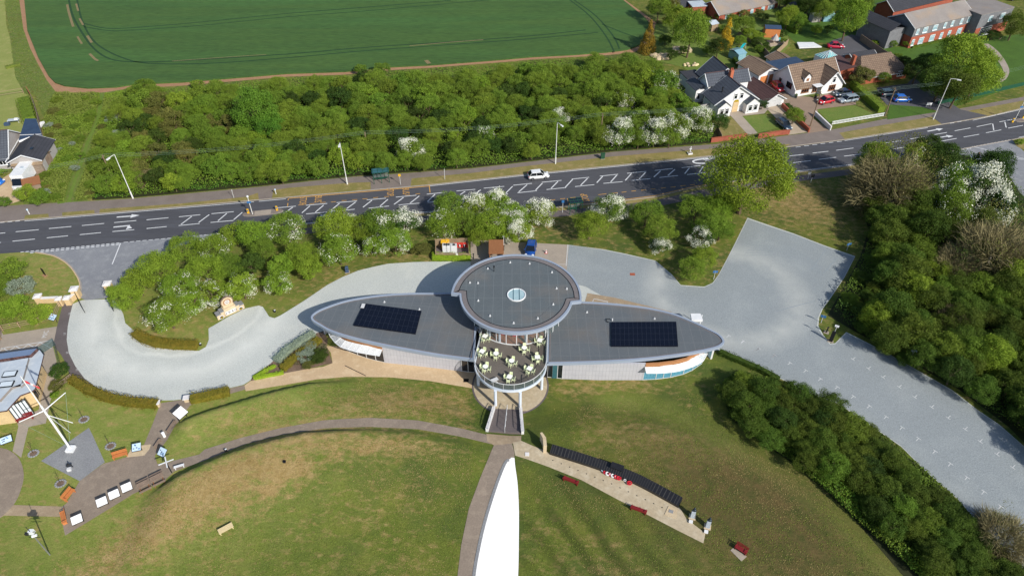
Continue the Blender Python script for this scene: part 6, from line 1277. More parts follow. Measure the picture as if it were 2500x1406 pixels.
po.modifiers.new('u', 'SUBSURF').levels = 1; dg = bpy.context.evaluated_depsgraph_get(); dg.update(); m2 = bpy.data.meshes.new_from_object(po.evaluated_get(dg)); bpy.data.objects.remove(po)
m2.materials.clear(); [m2.materials.append(M[k]) for k in ('cloth_purple','cloth_dark','skin')]
for f in m2.polygons: z = f.center.z; f.material_index = 2 if z > 1.5 or (z < .9 and abs(f.center.x) > .2) else (0 if z > .92 else 1); f.use_smooth = True
po = link('person', m2); po.location = (p.x,p.y,0); po.rotation_euler = (0,0,2.2); tag(po, 'person in purple top walking over the white road triangle', 'person')
c = MB(); c.ball((0,-.02,1.69),.115,'hair_dark',8,6); c.build('hair', po)
# ---------------------------------------------------------------- houses
def frame_of(eL, eR, base, z=None):
    ze = z if z else hgt(base[0], base[1], eL[1]); A, B_ = Gz(*eL, ze), Gz(*eR, ze); u = (B_-A); u.z = 0; Wd = u.length; u.normalize(); v = Vector((-u.y, u.x, 0)); return ze, A, B_, u, v, Wd
def roof_slabs(t, W_, D, ze, zr, m, axis, ov=.35, th=.14, name='roof', label=None, hip=0.0):
    r = MB()
    if axis == 'y':
        s = (zr-ze)/(W_/2); x0, x1, y0, y1 = -ov, W_+ov, -ov, D+ov; zl = ze-ov*s; pts = [((x0,zl),(W_/2,zr)), ((x1,zl),(W_/2,zr))]
        for (xa, za), (xb, zb) in pts:
            v = [(xa,y0,za),(xa,y1,za),(xb,y1-(hip if xa < 0 or 1 else 0),zb),(xb,y0+hip,zb)]; v2 = [(x,y,z+th) for x,y,z in v]; r.add(v+v2, [(0,1,2,3),(7,6,5,4),(0,4,5,1),(1,5,6,2),(2,6,7,3),(3,7,4,0)], m)
        if hip:
            for ya, yb in ((y0, y0+hip), (y1, y1-hip)): r.add([(x0,ya,zl+th),(x1,ya,zl+th),(W_/2,yb,zr+th)], [(0,1,2)], m)
    else:
        s = (zr-ze)/(D/2); x0, x1, y0, y1 = -ov, W_+ov, -ov, D+ov; zl = ze-ov*s
        for ya in (y0, y1):
            v = [(x0,ya,zl),(x1,ya,zl),(x1-hip,D/2,zr),(x0+hip,D/2,zr)]; v2 = [(x,y,z+th) for x,y,z in v]; r.add(v+v2, [(0,1,2,3),(7,6,5,4),(0,4,5,1),(1,5,6,2),(2,6,7,3),(3,7,4,0)], m)
        if hip:
            for xa, xb in ((x0, x0+hip), (x1, x1-hip)): r.add([(xa,y0,zl+th),(xa,y1,zl+th),(xb,D/2,zr+th)], [(0,1,2)], m)
    o = r.build(name, t)
    if label: o['label'] = label
    c = MB()
    if axis == 'y': c.tube((W_/2,y0+hip,zr+th),(W_/2,y1-hip,zr+th),.09,m if m != 'slate' else 'tile_plum',n=5)
    else: c.tube((x0+hip,D/2,zr+th),(x1-hip,D/2,zr+th),.09,m if m != 'slate' else 'tile_plum',n=5)
    c.build('ridge_tiles', o)
    if not hip:
        if axis == 'y': EN = [[((xa,y,zl+.02),(W_/2,y,zr+.02)) for xa in (x0, x1)] for y in (y0-.03, y1+.03)]
        else: EN = [[((x,ya,zl+.02),(x,D/2,zr+.02)) for ya in (y0, y1)] for x in (x0-.03, x1+.03)]
        for en in EN:
            c = MB()
            for a, b in en: c.tube(a, b, .11, 'white_paint', n=4)
            c.build('bargeboard', o)
    else:
        c = MB(); c.tube((x0,y0,zl+.02),(x1,y0,zl+.02),.09,'white_paint',n=4); c.build('gutter', o)
    return o
def walls(t, W_, D, ze, zr, m, axis, hip=0.0, upper=None, zu=0):
    w = MB(); z1 = ze
    w.add([(0,0,0),(W_,0,0),(W_,D,0),(0,D,0),(0,0,z1),(W_,0,z1),(W_,D,z1),(0,D,z1)], [(0,1,5,4),(1,2,6,5),(2,3,7,6),(3,0,4,7)], m)
    if not hip:
        if axis == 'y':
            for y, f in ((0, (0,1,2)), (D, (0,2,1))): w.add([(0,y,ze),(W_,y,ze),(W_/2,y,zr)], [f], m)
        else:
            for x, f in ((0, (0,2,1)), (W_, (0,1,2))): w.add([(x,0,ze),(x,D,ze),(x,D/2,zr)], [f], upper or m)
    o = w.build('wall', t)
    if upper: c = MB(); c.box((W_/2,-.04,(zu+ze)/2),(W_+.1,.08,ze-zu),upper); c.box((-.04,D/2,(zu+ze)/2),(.08,D,ze-zu),upper); c.build('tile_hanging', t)
    return o
def window(t, x, z, w, h, y=0.0, frame='white_paint', pane='car_glass', side=None, name='window'):
    """front face at y, or side wall at x"""
    f = MB(); g = MB(); n = max(1, round(w/.6))
    if side is None:
        g.box((x, y-.03, z), (w, .04, h), pane)
        for xx in (-w/2, w/2): f.box((x+xx, y-.05, z), (.1,.1,h+.1), frame)
        for zz in (-h/2, h/2): f.box((x, y-.05, z+zz), (w+.1,.1,.1), frame)
        for k in range(1, n): f.box((x-w/2+w*k/n, y-.055, z), (.08,.08,h), frame)
        f.box((x, y-.054, z+h*.2), (w,.07,.06), frame); f.box((x, y-.12, z-h/2-.07), (w+.25,.2,.07), frame)
    else:
        s = -1 if side == 'left' else 1
        g.box((x+s*.03, y, z), (.04, w, h), pane)
        for yy in (-w/2, w/2): f.box((x+s*.05, y+yy, z), (.1,.1,h+.1), frame)
        for zz in (-h/2, h/2): f.box((x+s*.05, y, z+zz), (.1,w+.1,.1), frame)
        for k in range(1, n): f.box((x+s*.055, y-w/2+w*k/n, z), (.08,.08,h), frame)
    o = f.build(name, t); g.build('pane', o); return o
def gable_front(name, label, apex, eL, eR, base, back, wall='white_render', roof='slate', cat='house', z=None, D=None, zr=None, t=None, parent_frame=None):
    ze, A, B_, u, v, Wd = frame_of(eL, eR, base, z); mid = (A+B_)/2; lo, hi = ze, ze+12
    if zr is None:
        for _ in range(40):
            m = (lo+hi)/2; q = Gz(*apex, m)
            if (q-mid).dot(v) > 0: lo = m
            else: hi = m
        zr = min(max((lo+hi)/2, ze+.6), ze+Wd*.62)
    Q = Gz(*back, zr)-mid; D = D or max(2.0, Q.dot(v)); root_ = root(name, label, cat, (A.x, A.y, 0), ang(A, B_))
    walls(root_, Wd, D, ze, zr, wall, 'y'); roof_slabs(root_, Wd, D, ze, zr, roof, 'y'); return root_, Wd, D, ze, zr
def eave_front(name, label, eL, eR, base, ridge, wall='white_render', roof='slate', cat='house', z=None, slope=38, hip=0.0, upper=None, zu=0, D=None):
    ze, A, B_, u, v, Wd = frame_of(eL, eR, base, z); d = 3.0; tn = math.tan(math.radians(slope))
    if D: d = D/2
    else:
        for _ in range(60): q = Gz(*ridge, ze+d*tn); d = max(1.0, .6*d+.4*(q-A).dot(v))
    t = root(name, label, cat, (A.x, A.y, 0), ang(A, B_)); walls(t, Wd, 2*d, ze, ze+d*tn, wall, 'x', hip, upper, zu); roof_slabs(t, Wd, 2*d, ze, ze+d*tn, roof, 'x', hip=hip); print(name, label[:20], round(Wd,1), round(2*d,1), round(ze,1), round(ze+d*tn,1)); return t, Wd, 2*d, ze, ze+d*tn
def block(t, x0, x1, y0, y1, z1, m, name='wall', z0=0): c = MB(); c.box(((x0+x1)/2,(y0+y1)/2,(z0+z1)/2),(x1-x0,y1-y0,z1-z0),m); return c.build(name, t)
for nm_, c_ in (('tile_brown',(96,80,70)), ('tile_plum',(74,54,54)), ('slate',(66,70,80)), ('slate_dark',(50,52,58))): seams(nm_, .5, .42, .05, c_, coord='obj')
# white gabled house by the thicket
H1, W1, D1, z1, r1 = gable_front('house', 'white gabled house with slate roofs and twin bays beside the thicket', (1806,211), (1746,254), (1849,239.5), (1740,281), (1785,186))
print('H1', W1, D1, z1, r1)
for x, z in ((W1*.46, z1+1.1), (W1*.6, z1+1.1)): window(H1, x, z, .75, 1.2)
for x0, w in ((.1, 3.0), (W1-3.2, 3.1)):
    b = MB(); b.add([(x0,-1.5,0),(x0+w,-1.5,0),(x0+w,0,0),(x0,0,0),(x0,-1.5,2.3),(x0+w,-1.5,2.3),(x0+w,0,2.3),(x0,0,2.3),(x0+w/2,-1.5,3.4),(x0+w/2,0,3.4)], [(0,1,5,4),(1,2,6,5),(3,0,4,7),(4,5,8)], 'white_render'); bo = b.build('bay', H1)
    r = MB(); r.add([(x0-.2,-1.75,2.2),(x0+w/2,-1.75,3.55),(x0+w/2,.6,3.55),(x0-.2,.6,2.2)], [(0,3,2,1)], 'slate'); r.add([(x0+w+.2,-1.75,2.2),(x0+w/2,-1.75,3.55),(x0+w/2,.6,3.55),(x0+w+.2,.6,2.2)], [(0,1,2,3)], 'slate'); r.build('bay_roof', bo)
    for k in (.3, .7): window(H1, x0+w*k, 1.3, .85, 1.3, y=-1.5)
c = MB(); c.box((W1*.5,-.06,1.2),(1.3,.12,2.3),'cream_wall'); c.tube((W1*.5,-.02,2.3),(W1*.5,-.1,2.3),.62,'leaf_gold',n=12); c.build('porch', H1)
c = MB(); c.tube((W1*.22,D1*.35,z1),(W1*.22,D1*.35,z1+2.6),.12,'dark_metal'); c.tube((W1*.22,D1*.35,z1+2.5),(W1*.22,D1*.35,z1+2.75),.2,'dark_metal'); c.build('flue', H1)
# cross wing behind, upper slate pieces as parts of the same house
def wing(t, x0, x1, y0, y1, ze, zr, wall, roof, axis, name):
    g = bpy.data.objects.new(name, None); SC.collection.objects.link(g); g.parent = t; g.location = (x0, y0, 0); walls(g, x1-x0, y1-y0, ze, zr, wall, axis); roof_slabs(g, x1-x0, y1-y0, ze, zr, roof, axis); return g
def loc_in(t, px, py, z): q = Gz(px, py, z)-t.location; a = -t.rotation_euler.z; return Vector((q.x*math.cos(a)-q.y*math.sin(a), q.x*math.sin(a)+q.y*math.cos(a), z))
zc = r1+.1; a_, b_ = loc_in(H1,1724,180,zc), loc_in(H1,1823,169,zc); yy = (a_.y+b_.y)/2; print('wing', a_, b_)
wing(H1, a_.x, b_.x, yy-1.8, yy+1.8, zc-1.7, zc, 'white_render', 'slate', 'x', 'cross_wing')
a_, b_ = loc_in(H1,1744,140,zc), loc_in(H1,1776,176,zc); wing(H1, a_.x-3.6, a_.x+3.6, min(a_.y-2,yy+1.5), max(a_.y,yy+7), 2.9, zc, 'white_render', 'slate', 'y', 'back_wing')
p_ = loc_in(H1,1784,176,zc+.3); c = MB(); c.box((p_.x,p_.y-.3,zc-.2),(.7,.9,2.2),'terracotta'); ch = c.build('chimney', H1); c = MB(); [c.tube((p_.x+s,p_.y-.3,zc+.9),(p_.x+s,p_.y-.3,zc+1.3),.14,'brick_red') for s in (-.17,.17)]; c.build('chimney_pot', ch)
p_ = loc_in(H1,1703,222,2.0); block(H1, p_.x-1.2, p_.x+1.6, p_.y-1.5, p_.y+3.2, 2.9, 'white_render', 'side_porch'); c = MB(); c.add([(p_.x-1.4,p_.y-1.7,2.8),(p_.x+.2,p_.y-1.7,3.9),(p_.x+.2,p_.y+3.4,3.9),(p_.x-1.4,p_.y+3.4,2.8),(p_.x+1.8,p_.y-1.7,2.8),(p_.x+1.8,p_.y+3.4,2.8)], [(0,1,2,3),(1,4,5,2)], 'slate'); c.build('porch_roof', H1)
for k in (-.5, .9): window(H1, p_.x+k, 1.5, .7, 1.5, y=p_.y-1.5)
p_ = loc_in(H1,1686,182,2.4); t = root('garden_shed', 'flat roofed slate coloured shed behind the white gabled house', 'shed', tuple(Gz(1688,182,2.4).xy)+(0,), H1.rotation_euler.z); block(t,-1.8,1.8,-1.8,1.8,2.3,'white_render'); c = MB(); c.box((0,0,2.4),(4,4,.15),'slate_dark'); c.build('roof', t)
# garages
GA, w_, d_, ze_, zr_ = gable_front('garage', 'white garage with long plum tiled roof and grey roller door', (1895.4,230), (1871.5,248), (1915.6,239), (1868,264), (1844,190), roof='tile_plum', cat='garage')
c = MB(); c.box((w_/2,-.04,1.05),(w_*.72,.06,2.1),'galv'); [c.box((w_/2,-.08,.25+k*.3),(w_*.72,.03,.04),'steel') for k in range(7)]; c.build('garage_door', GA)
GB, w_, d_, ze_, zr_ = gable_front('garage', 'white double garage with ribbed brown tile roof and timber doors', (1885,165), (1854,184), (1903,171.5), (1856,211), (1850,133), roof='tile_brown', cat='garage')
for k, m in ((.28,'orange_wood'),(.72,'brown_wood')): c = MB(); c.box((w_*k,-.04,1.05),(w_*.36,.06,2.1),m); c.build('garage_door', GB)
GC, w_, d_, ze_, zr_ = gable_front('outbuilding', 'low brown tiled outbuilding behind the double garage', (1928,150), (1905,163), (1950,156), (1906,180), (1903,126), roof='tile_brown', cat='outbuilding')
# white chalet bungalow
H2, W2, D2, z2, r2 = eave_front('house', 'white chalet bungalow with brown tiles and front dormer', (1944,216), (2052,196), (1939,238), (1932,160), roof='tile_brown', slope=42)
for x, w in ((W2*.22,1.9),): window(H2, x, 1.3, w, 1.1, frame='brown_wood')
xg = W2*.52; gw = W2-xg; zg = z2+gw*.5
g = bpy.data.objects.new('front_gable', None); SC.collection.objects.link(g); g.parent = H2; g.location = (xg, -1.0, 0); walls(g, gw, D2*.5+1, z2, zg, 'white_render', 'y'); roof_slabs(g, gw, D2*.5+1, z2, zg, 'tile_brown', 'y')
window(H2, xg+gw*.5, 1.3, 1.7, 1.2, y=-1.0, frame='brown_wood'); window(H2, xg+gw*.5, z2+1.0, .8, 1.3, y=-1.0)
window(H2, xg-1.0, 1.2, 1.1, 1.5, frame='brown_wood', name='porch_window'); c = MB(); c.box((xg-1.0,-.7,2.3),(2.0,1.4,.12),'white_paint'); c.build('porch_canopy', H2)
dx = W2*.26; c = MB(); c.add([(dx-.8,.6,z2+.5),(dx+.8,.6,z2+.5),(dx+.8,.6,z2+1.9),(dx-.8,.6,z2+1.9),(dx,.6,z2+2.7),(dx-.8,2.8,z2+1.9),(dx+.8,2.8,z2+1.9)], [(0,1,2,3),(3,2,4),(0,3,5),(1,6,2)], 'white_render'); dm = c.build('dormer', H2)
c = MB(); c.add([(dx-1.05,.35,z2+1.7),(dx,.35,z2+2.85),(dx,3.6,z2+2.85),(dx-1.05,3.4,z2+1.7)], [(0,3,2,1)], 'tile_brown'); c.add([(dx+1.05,.35,z2+1.7),(dx,.35,z2+2.85),(dx,3.6,z2+2.85),(dx+1.05,3.4,z2+1.7)], [(0,1,2,3)], 'tile_brown'); c.build('dormer_roof', dm); c = MB(); c.box((dx,.57,z2+1.25),(.9,.05,.85),'white_paint'); c.box((dx,.54,z2+1.25),(.7,.05,.65),'brown_wood'); c.build('dormer_window', dm)
window(H2, 0, 1.8, 1.7, 1.2, y=D2*.3, side='left', frame='dark_metal'); window(H2, 0, 1.5, .7, 1.1, y=D2*.7, side='left', frame='dark_metal')
block(H2, -.2, W2*.75, D2, D2+4.5, 2.8, 'white_render', 'rear_extension'); c = MB(); c.box((W2*.36,D2+2.3,2.88),(W2*.8,4.8,.14),'slate_blue'); c.build('flat_roof', H2)
for px, py in ((1941,238),(1989,238)): p = G(px, py); t = root('planter', 'dark tub planter at the %s of the chalet front' % ('left corner' if px < 1950 else 'porch'), 'planter', (p.x,p.y-.4,.03)); c = MB(); c.tube((0,0,0),(0,0,.6),.25,'dark_metal',.32,10); c.build('tub', t); c = MB(); c.ball((0,0,.75),.3,'leaf_dark',8,6); c.build('shrub', t)
# conservatory with hipped glass roof
mat('cons_glass', (110,196,200), (90,176,184), s=2, rough=.15, spec=.6)
q = [Gz(1989.5,134,2.4), Gz(2018.5,149,2.4), Gz(2058,145.5,2.4), Gz(2032,128,2.4)]; ap = Gz(2025.8,124,4.0); t = root('conservatory', 'turquoise glass pyramid roofed conservatory with white bars', 'conservatory'); c = MB(); c.prism([v.xy for v in q], 0, 2.4, 'white_render'); c.build('wall', t)
c = MB(); [c.add([q[i], q[(i+1) % 4], ap], [(0,1,2)], 'cons_glass') for i in range(4)]; rf = c.build('glass_roof', t); c = MB()
for i in range(4):
    for k in range(5): e = q[i].lerp(q[(i+1) % 4], k/5)+Vector((0,0,.04)); c.tube(e, e.lerp(ap+Vector((0,0,.05)), 1.0 if k == 0 else 1-abs(k/5-.5)*1.2), .06, 'white_paint', n=4)
c.build('glazing_bars', rf)
# hipped brown bungalow
H3, W3, D3, z3, r3 = eave_front('house', 'brick bungalow with wide hipped brown tile roof', (2105,190), (2217,173), (2107,208), (2104,139), wall='brick', roof='tile_brown', slope=30, hip=2.5)
for k, w in ((.45,1.4),(.85,1.8)): window(H3, W3*k, 1.4, w, 1.1)
c = MB(); c.box((-.1,D3*.45,2.6),(.6,.9,5.4),'brick'); c.build('chimney', H3); block(H3, -4.2, 0, D3*.35, D3, 2.6, 'brick', 'side_wing'); c = MB(); c.add([(-4.5,D3*.3,2.6),(.3,D3*.3,3.2),(.3,D3+.3,3.2),(-4.5,D3+.3,2.6)], [(0,1,2,3)], 'tile_plum'); c.build('wing_roof', H3)
H3b, *_ = eave_front('outbuilding', 'dark tiled low outbuilding behind the brick bungalow', (2086,146), (2140,137), (2086,158), (2080,132), wall='brick', roof='slate_dark', slope=25, cat='outbuilding')
# care home
H4, W4, D4, z4, r4 = eave_front('care_home', 'long two storey care home with grey roof and red brick ground floor', (2235,68), (2376,34.5), (2219,119), (2207,35), wall='brick_red', roof='felt_grey', slope=28, upper='hung_tile', zu=2.9, cat='care home')
for k, w in ((.06,.9),(.19,1.6),(.36,1.6),(.53,.9),(.66,.9),(.82,.9),(.95,1.0)): window(H4, W4*k, z4-1.2, w, 1.3, y=-.08, pane='sky_glass')
for k, w in ((.05,.9),(.19,1.7),(.38,1.7),(.54,1.0),(.68,1.0),(.86,1.6)): window(H4, W4*k, 1.35, w, 1.5, pane='sky_glass')
block(H4, -5.5, -.3, D4*.3, D4*1.5, 4.6, 'hung_tile', 'end_wing'); c = MB(); c.add([(-5.8,D4*.25,4.6),(-3.0,D4*.25,6.0),(-3.0,D4*1.55,6.0),(-5.8,D4*1.55,4.6),(-.1,D4*.25,4.6),(-.1,D4*1.55,4.6)], [(0,1,2,3),(1,4,5,2)], 'slate_dark'); c.build('wing_roof', H4)
pg = loc_in(H4,2160,58,2.6); block(H4, pg.x-1.6, pg.x+1.6, pg.y-1.5, pg.y+2.5, 2.5, 'brick_red', 'stair_porch'); c = MB(); c.add([(pg.x-1.9,pg.y-1.8,2.4),(pg.x+1.9,pg.y-1.8,3.3),(pg.x+1.9,pg.y+2.8,3.3),(pg.x-1.9,pg.y+2.8,2.4)], [(0,1,2,3)], 'slate_dark'); c.tube((pg.x-1.9,pg.y-1.8,2.45),(pg.x-1.9,pg.y+2.8,2.45),.1,'white_paint',n=4); c.build('porch_roof', H4)
ce = loc_in(H4,2406,42,z4+.6); xe = loc_in(H4,2466,24,z4+.6); hz = z4+.6
block(H4, W4-.5, W4+1.6+(xe-ce).length, -2.6, D4*.75, hz, 'hung_tile', 'corner_block'); block(H4, W4-.45, W4+1.55+(xe-ce).length, -2.68, -2.55, 2.4, 'brick_red', 'corner_brickwork'); c = MB(); c.box((W4+.5+(xe-ce).length/2,D4*.375-1.3,hz+.06),((xe-ce).length+2.3,D4*.75+2.8,.14),'felt_grey'); c.build('corner_roof', H4)
LX = (xe-ce).length; window(H4, W4+.6+LX*.3, hz-1.5, 1.4, 1.3, y=-2.6, pane='sky_glass'); window(H4, W4+.6+LX*.75, hz-1.5, 1.7, 1.3, y=-2.6, pane='sky_glass'); window(H4, W4+.4+LX*.3, 1.3, 4.2, 2.1, y=-2.7, pane='dark_glass', name='french_windows')
H5, W5, D5, z5, r5 = eave_front('care_home', 'rear slate roofed care home range cut by the top edge', (2183,27), (2330,-8), (2178,52), (2140,8), wall='brick_red', roof='slate_dark', slope=32, cat='care home')
# brick houses at the top
H6, W6, D6, z6, r6 = eave_front('house', 'long brick bungalow with grey tiled roof at the top', (1757,36), (1901,5), (1758,51), (1738,4), wall='brick_red', roof='felt_grey', slope=30)
for k, w in ((.15,1.9),(.36,.8),(.55,1.0),(.74,1.1),(.88,2.2)): window(H6, W6*k, z6-1.1, w, 1.2, pane='sky_glass')
H7, W7, D7, z7, r7 = eave_front('house', 'brick house with white bargeboards at the top beside the field corner', (1655,18), (1712,8), (1660,34), (1640,-12), wall='brick_red', roof='slate_dark', slope=34)
t = root('garage', 'flat roofed brick garage in front of the top brick house', 'garage', tuple(G(1700,34).xy)+(0,), .15); block(t,-2,2,-1.5,2.2,2.5,'brick_red'); c = MB(); c.box((0,.35,2.58),(4.4,4.1,.16),'zinc'); c.build('roof', t)
# left house with blue roof
H8, W8, D8, z8, r8 = gable_front('house', 'left house with dark plum tiled gable roof and timber clad end', (53,377.5), (21,395), (99,389), (38,423), (70,333), wall='cladding', roof='slate_dark', z=3.0)
c = MB(); c.box((W8*.62,D8*.35,(z8+r8)/2+.45),(1.0,.7,.1),'dark_glass'); c.build('roof_light', H8)
t = root('house', 'narrow blue slate roofed range behind the plum tiled gable', 'house', (0,0,0)); RB = [(61,290),(88,290),(106,341),(72,334),(45,344)]; m = MB(); m.prism([Gz(x, y, 3.4).xy for x, y in RB], 3.0, 3.4, 'slate_blue', 'white_paint'); m.build('roof', t); m = MB(); m.prism(off_poly([tuple(Gz(x, y, 3.4).xy) for x, y in RB], .4), 0, 3.0, 'brick'); m.build('wall', t)
m = MB(); a, b = Gz(48,330,3.45), Gz(100,328,3.45); m.tube(a, b, .07, 'galv', n=4); m.build('flashing', t)
H10, W10, D10, z10, r10 = eave_front('house', 'grey roofed brick house cut by the left edge', (-60,396), (16,388), (-60,420), (-60,326), wall='cladding', roof='slate', slope=35)
window(H10, W10*.88, 1.6, 1.8, 1.2); c = MB(); c.box((W10+.25,D10*.3,z10+.1),(.18,D10*.9,.12),'white_paint'); c.build('valley_gutter', H10)
t = root('timber_garage', 'weathered timber garage behind the motorhome', 'garage', tuple(G(86,420).xy)+(0,), .12); block(t,-2.6,2.4,-1.2,3.2,2.3,'grey_wood'); c = MB(); c.add([(-2.9,-1.5,2.3),(2.7,-1.5,2.3),(2.7,1.0,3.0),(-2.9,1.0,3.0),(-2.9,3.5,2.3),(2.7,3.5,2.3)], [(0,1,2,3),(3,2,5,4)], 'fence_wood'); c.build('roof', t)
t = root('lean_to', 'small brown lean-to roof beside the motorhome', 'shed', tuple(G(86,464).xy)+(0,), .5); block(t,-1.3,1.3,-1.0,1.0,1.6,'grey_wood'); c = MB(); c.add([(-1.5,-1.2,1.6),(1.5,-1.2,1.6),(1.5,1.2,2.1),(-1.5,1.2,2.1)], [(0,1,2,3)], 'brown_wood'); c.build('roof', t)
p = G(36,300); t = root('garden_table', 'cluttered garden table set on the upper left lawn', 'table', p.to_tuple(), .2); c = MB(); c.box((0,0,.7),(2.2,1.0,.06),'zinc'); c.build('tabletop', t); [ (lambda c: (c.tube((x,y,0),(x,y,.7),.04,'galv'), c.build('leg', t)))(MB()) for x in (-1,1) for y in (-.4,.4)]; c = MB(); c.box((-1.1,-.9,.3),(1.0,.8,.5),'bin_blue'); c.box((.6,0,.85),(.7,.5,.25),'white_paint'); c.build('clutter', t)
p = G(101,313); m = MB(); m.prism([(p.x-.6,p.y-1.8),(p.x+.4,p.y-1.4),(p.x+.1,p.y+1.6),(p.x-.5,p.y+1.2)], .3, .75, 'board_white'); tag(m.build('upturned_dinghy'), 'small upturned white dinghy beside the blue slate roof', 'boat')
# museum on the left
t = root('museum', 'single storey pale zinc roofed museum with skylights at the left edge', 'building', (0,0,0)); zm = 3.2
cr = [(-80,905),(100,872),(110,880),(108,905),(96,985),(78,1000),(52,1012),(18,1006),(-80,1018)]
RM = [Gz(*q, zm) for q in [(-90,890),(60,862),(98,856),(107,868),(104,880),(86,950),(80,955),(50,966),(17,1003),(-90,1018)]]
WM = [Gz(*q, 0) for q in [(-90,905),(80,880),(116,875),(97,990),(84,1016),(46,1036),(0,1032),(-90,1040)]]
m = MB(); m.prism([q.xy for q in off_poly([tuple(v.xy) for v in RM], .55)] if False else off_poly([tuple(v.xy) for v in RM], .8), 0, zm-.1, 'cream_wall'); m.build('wall', t)
m = MB(); m.prism([tuple(v.xy) for v in RM], zm-.1, zm+.12, 'zinc', 'tile_plum'); ro = m.build('roof', t)
m = MB(); IN = off_poly([tuple(v.xy) for v in RM], 1.6); m.prism(IN, zm+.1, zm+.5, 'zinc', 'felt_grey'); m.build('upper_roof', ro)
m = MB(); a_, b_ = Gz(-90,884,zm), Gz(95,858,zm); m.prism([a_.xy, b_.xy, (b_.x-.3,b_.y-1.2), (a_.x,a_.y-1.2)], zm+.12, zm+.62, 'zinc_blue', 'tile_plum'); m.build('rear_parapet', ro)
for x, y in ((24,913),(16,938)): q = Gz(x, y, zm+.55); m = MB(); m.box((q.x,q.y,q.z),(1.7,1.0,.16),'gutter',rz=.15); so = m.build('skylight', ro); m = MB(); m.box((q.x,q.y,q.z+.09),(1.45,.78,.04),'white_glass',rz=.15); m.build('pane', so)
# glazed gable facing the lawn and east window band
ga, gb, gp = Gz(17,1002,zm), Gz(83,954,zm), Gz(58,962,zm+1.0)
m = MB(); A_, B_ = Gz(32,1030), Gz(86,1008); A_ = G(44,1028); B_ = G(86,1010); d = (B_-A_); 
m.add([(A_.x,A_.y-.03,.2),(B_.x,B_.y-.03,.2),(B_.x,B_.y-.03,zm-.2),(A_.x,A_.y-.03,zm-.4)], [(0,1,2,3)], 'white_glass'); go = m.build('gable_glazing', t); m = MB()
for k in range(6): q = A_.lerp(B_, k/5); m.box((q.x,q.y-.07,zm/2),(.1,.12,zm-.2),'dark_metal',rz=ang(A_,B_))
for z in (.2, zm-.3): m.tube((A_.x,A_.y-.07,z),(B_.x,B_.y-.07,z),.07,'dark_metal',n=4)
m.build('frame', go)
A_, B_ = G(97,985), G(108,930); m = MB(); n_ = Vector((B_.y-A_.y, -(B_.x-A_.x), 0)).normalized()*.08; m.add([A_+n_+Vector((0,0,.7)), B_+n_+Vector((0,0,.7)), B_+n_+Vector((0,0,2.3)), A_+n_+Vector((0,0,2.3))], [(0,1,2,3)], 'dark_glass'); wo = m.build('window', t); m = MB()
for k in range(5): q = A_.lerp(B_, k/4)+n_*1.5; m.box((q.x,q.y,1.5),(.08,.08,1.7),'dark_metal')
m.build('frame', wo)
for (a, b), lab in (((( 95,868),(136,842)),'glass and timber side screen beside the museum corner'),(((136,842),(152,905)),'tall glass screen along the museum entrance ramp')):
    m = MB(); wall_along(m, W([a, b]), .06, 1.3, 'rail_glass'); o = m.build('glass_screen'); tag(o, lab, 'screen')
# garden things on the right
def simple(name, label, cat, px, py, w, d, h, m, roofm, rz=.2, pitch=.5):
    p = G(px, py); t = root(name, label, cat, (p.x,p.y,0), rz); block(t,-w/2,w/2,-d/2,d/2,h,m); c = MB(); c.add([(-w/2-.15,-d/2-.15,h),(w/2+.15,-d/2-.15,h),(w/2+.15,0,h+pitch),(-w/2-.15,0,h+pitch),(-w/2-.15,d/2+.15,h),(w/2+.15,d/2+.15,h)], [(0,1,2,3),(3,2,5,4)], roofm); c.build('roof', t); return t
simple('garden_shed', 'rounded grey garden shed at the top right of the gardens', 'shed', 1988, 52, 2.6, 1.8, 1.9, 'cladding', 'galv'); simple('greenhouse', 'small pale green glass greenhouse beside the grey shed', 'greenhouse', 2016, 50, 2.8, 2.0, 1.9, 'sky_glass', 'sky_glass')
simple('summerhouse', 'open fronted summerhouse with dark blue roof in the long garden', 'summerhouse', 1881, 88, 3.8, 2.6, 2.3, 'orange_wood', 'slate_blue', -.1, .5); simple('greenhouse', 'small glass greenhouse behind the white gabled house', 'greenhouse', 1798, 143, 2.4, 3.4, 1.8, 'sky_glass', 'sky_glass', .5)
simple('garden_shed', 'small shed by the brick bungalow gardens at the top', 'shed', 1926, 28, 2.4, 2.4, 2.0, 'grey_wood', 'slate', .2); simple('garden_shed', 'low shed beneath the pine in the top garden', 'shed', 1735, 72, 2.2, 2.8, 1.8, 'fence_wood', 'zinc', .5)
p = G(1974,115); m = MB(); m.prism([(p.x-3,p.y-1.8),(p.x+2.8,p.y-1.2),(p.x+1.6,p.y+1.6),(p.x-2.6,p.y+1.6)], .3, .55, 'white_paint'); tag(m.build('pool_cover'), 'white covered garden pool beside the crimson saloon', 'pool')
p = G(1890,106); t = root('garden_umbrella', 'grey folded parasol and seats on the summerhouse terrace', 'parasol', p.to_tuple()); c = MB(); c.tube((0,0,0),(0,0,2.3),.04,'galv'); c.build('pole', t); c = MB(); c.tube((0,0,1.0),(0,0,2.4),1.1,'cladding',.05,8); c.build('canopy', t)
sheet('terrace_slab', [(1872,100),(1905,95),(1922,108),(1878,116)], 'pale_drive', .04)
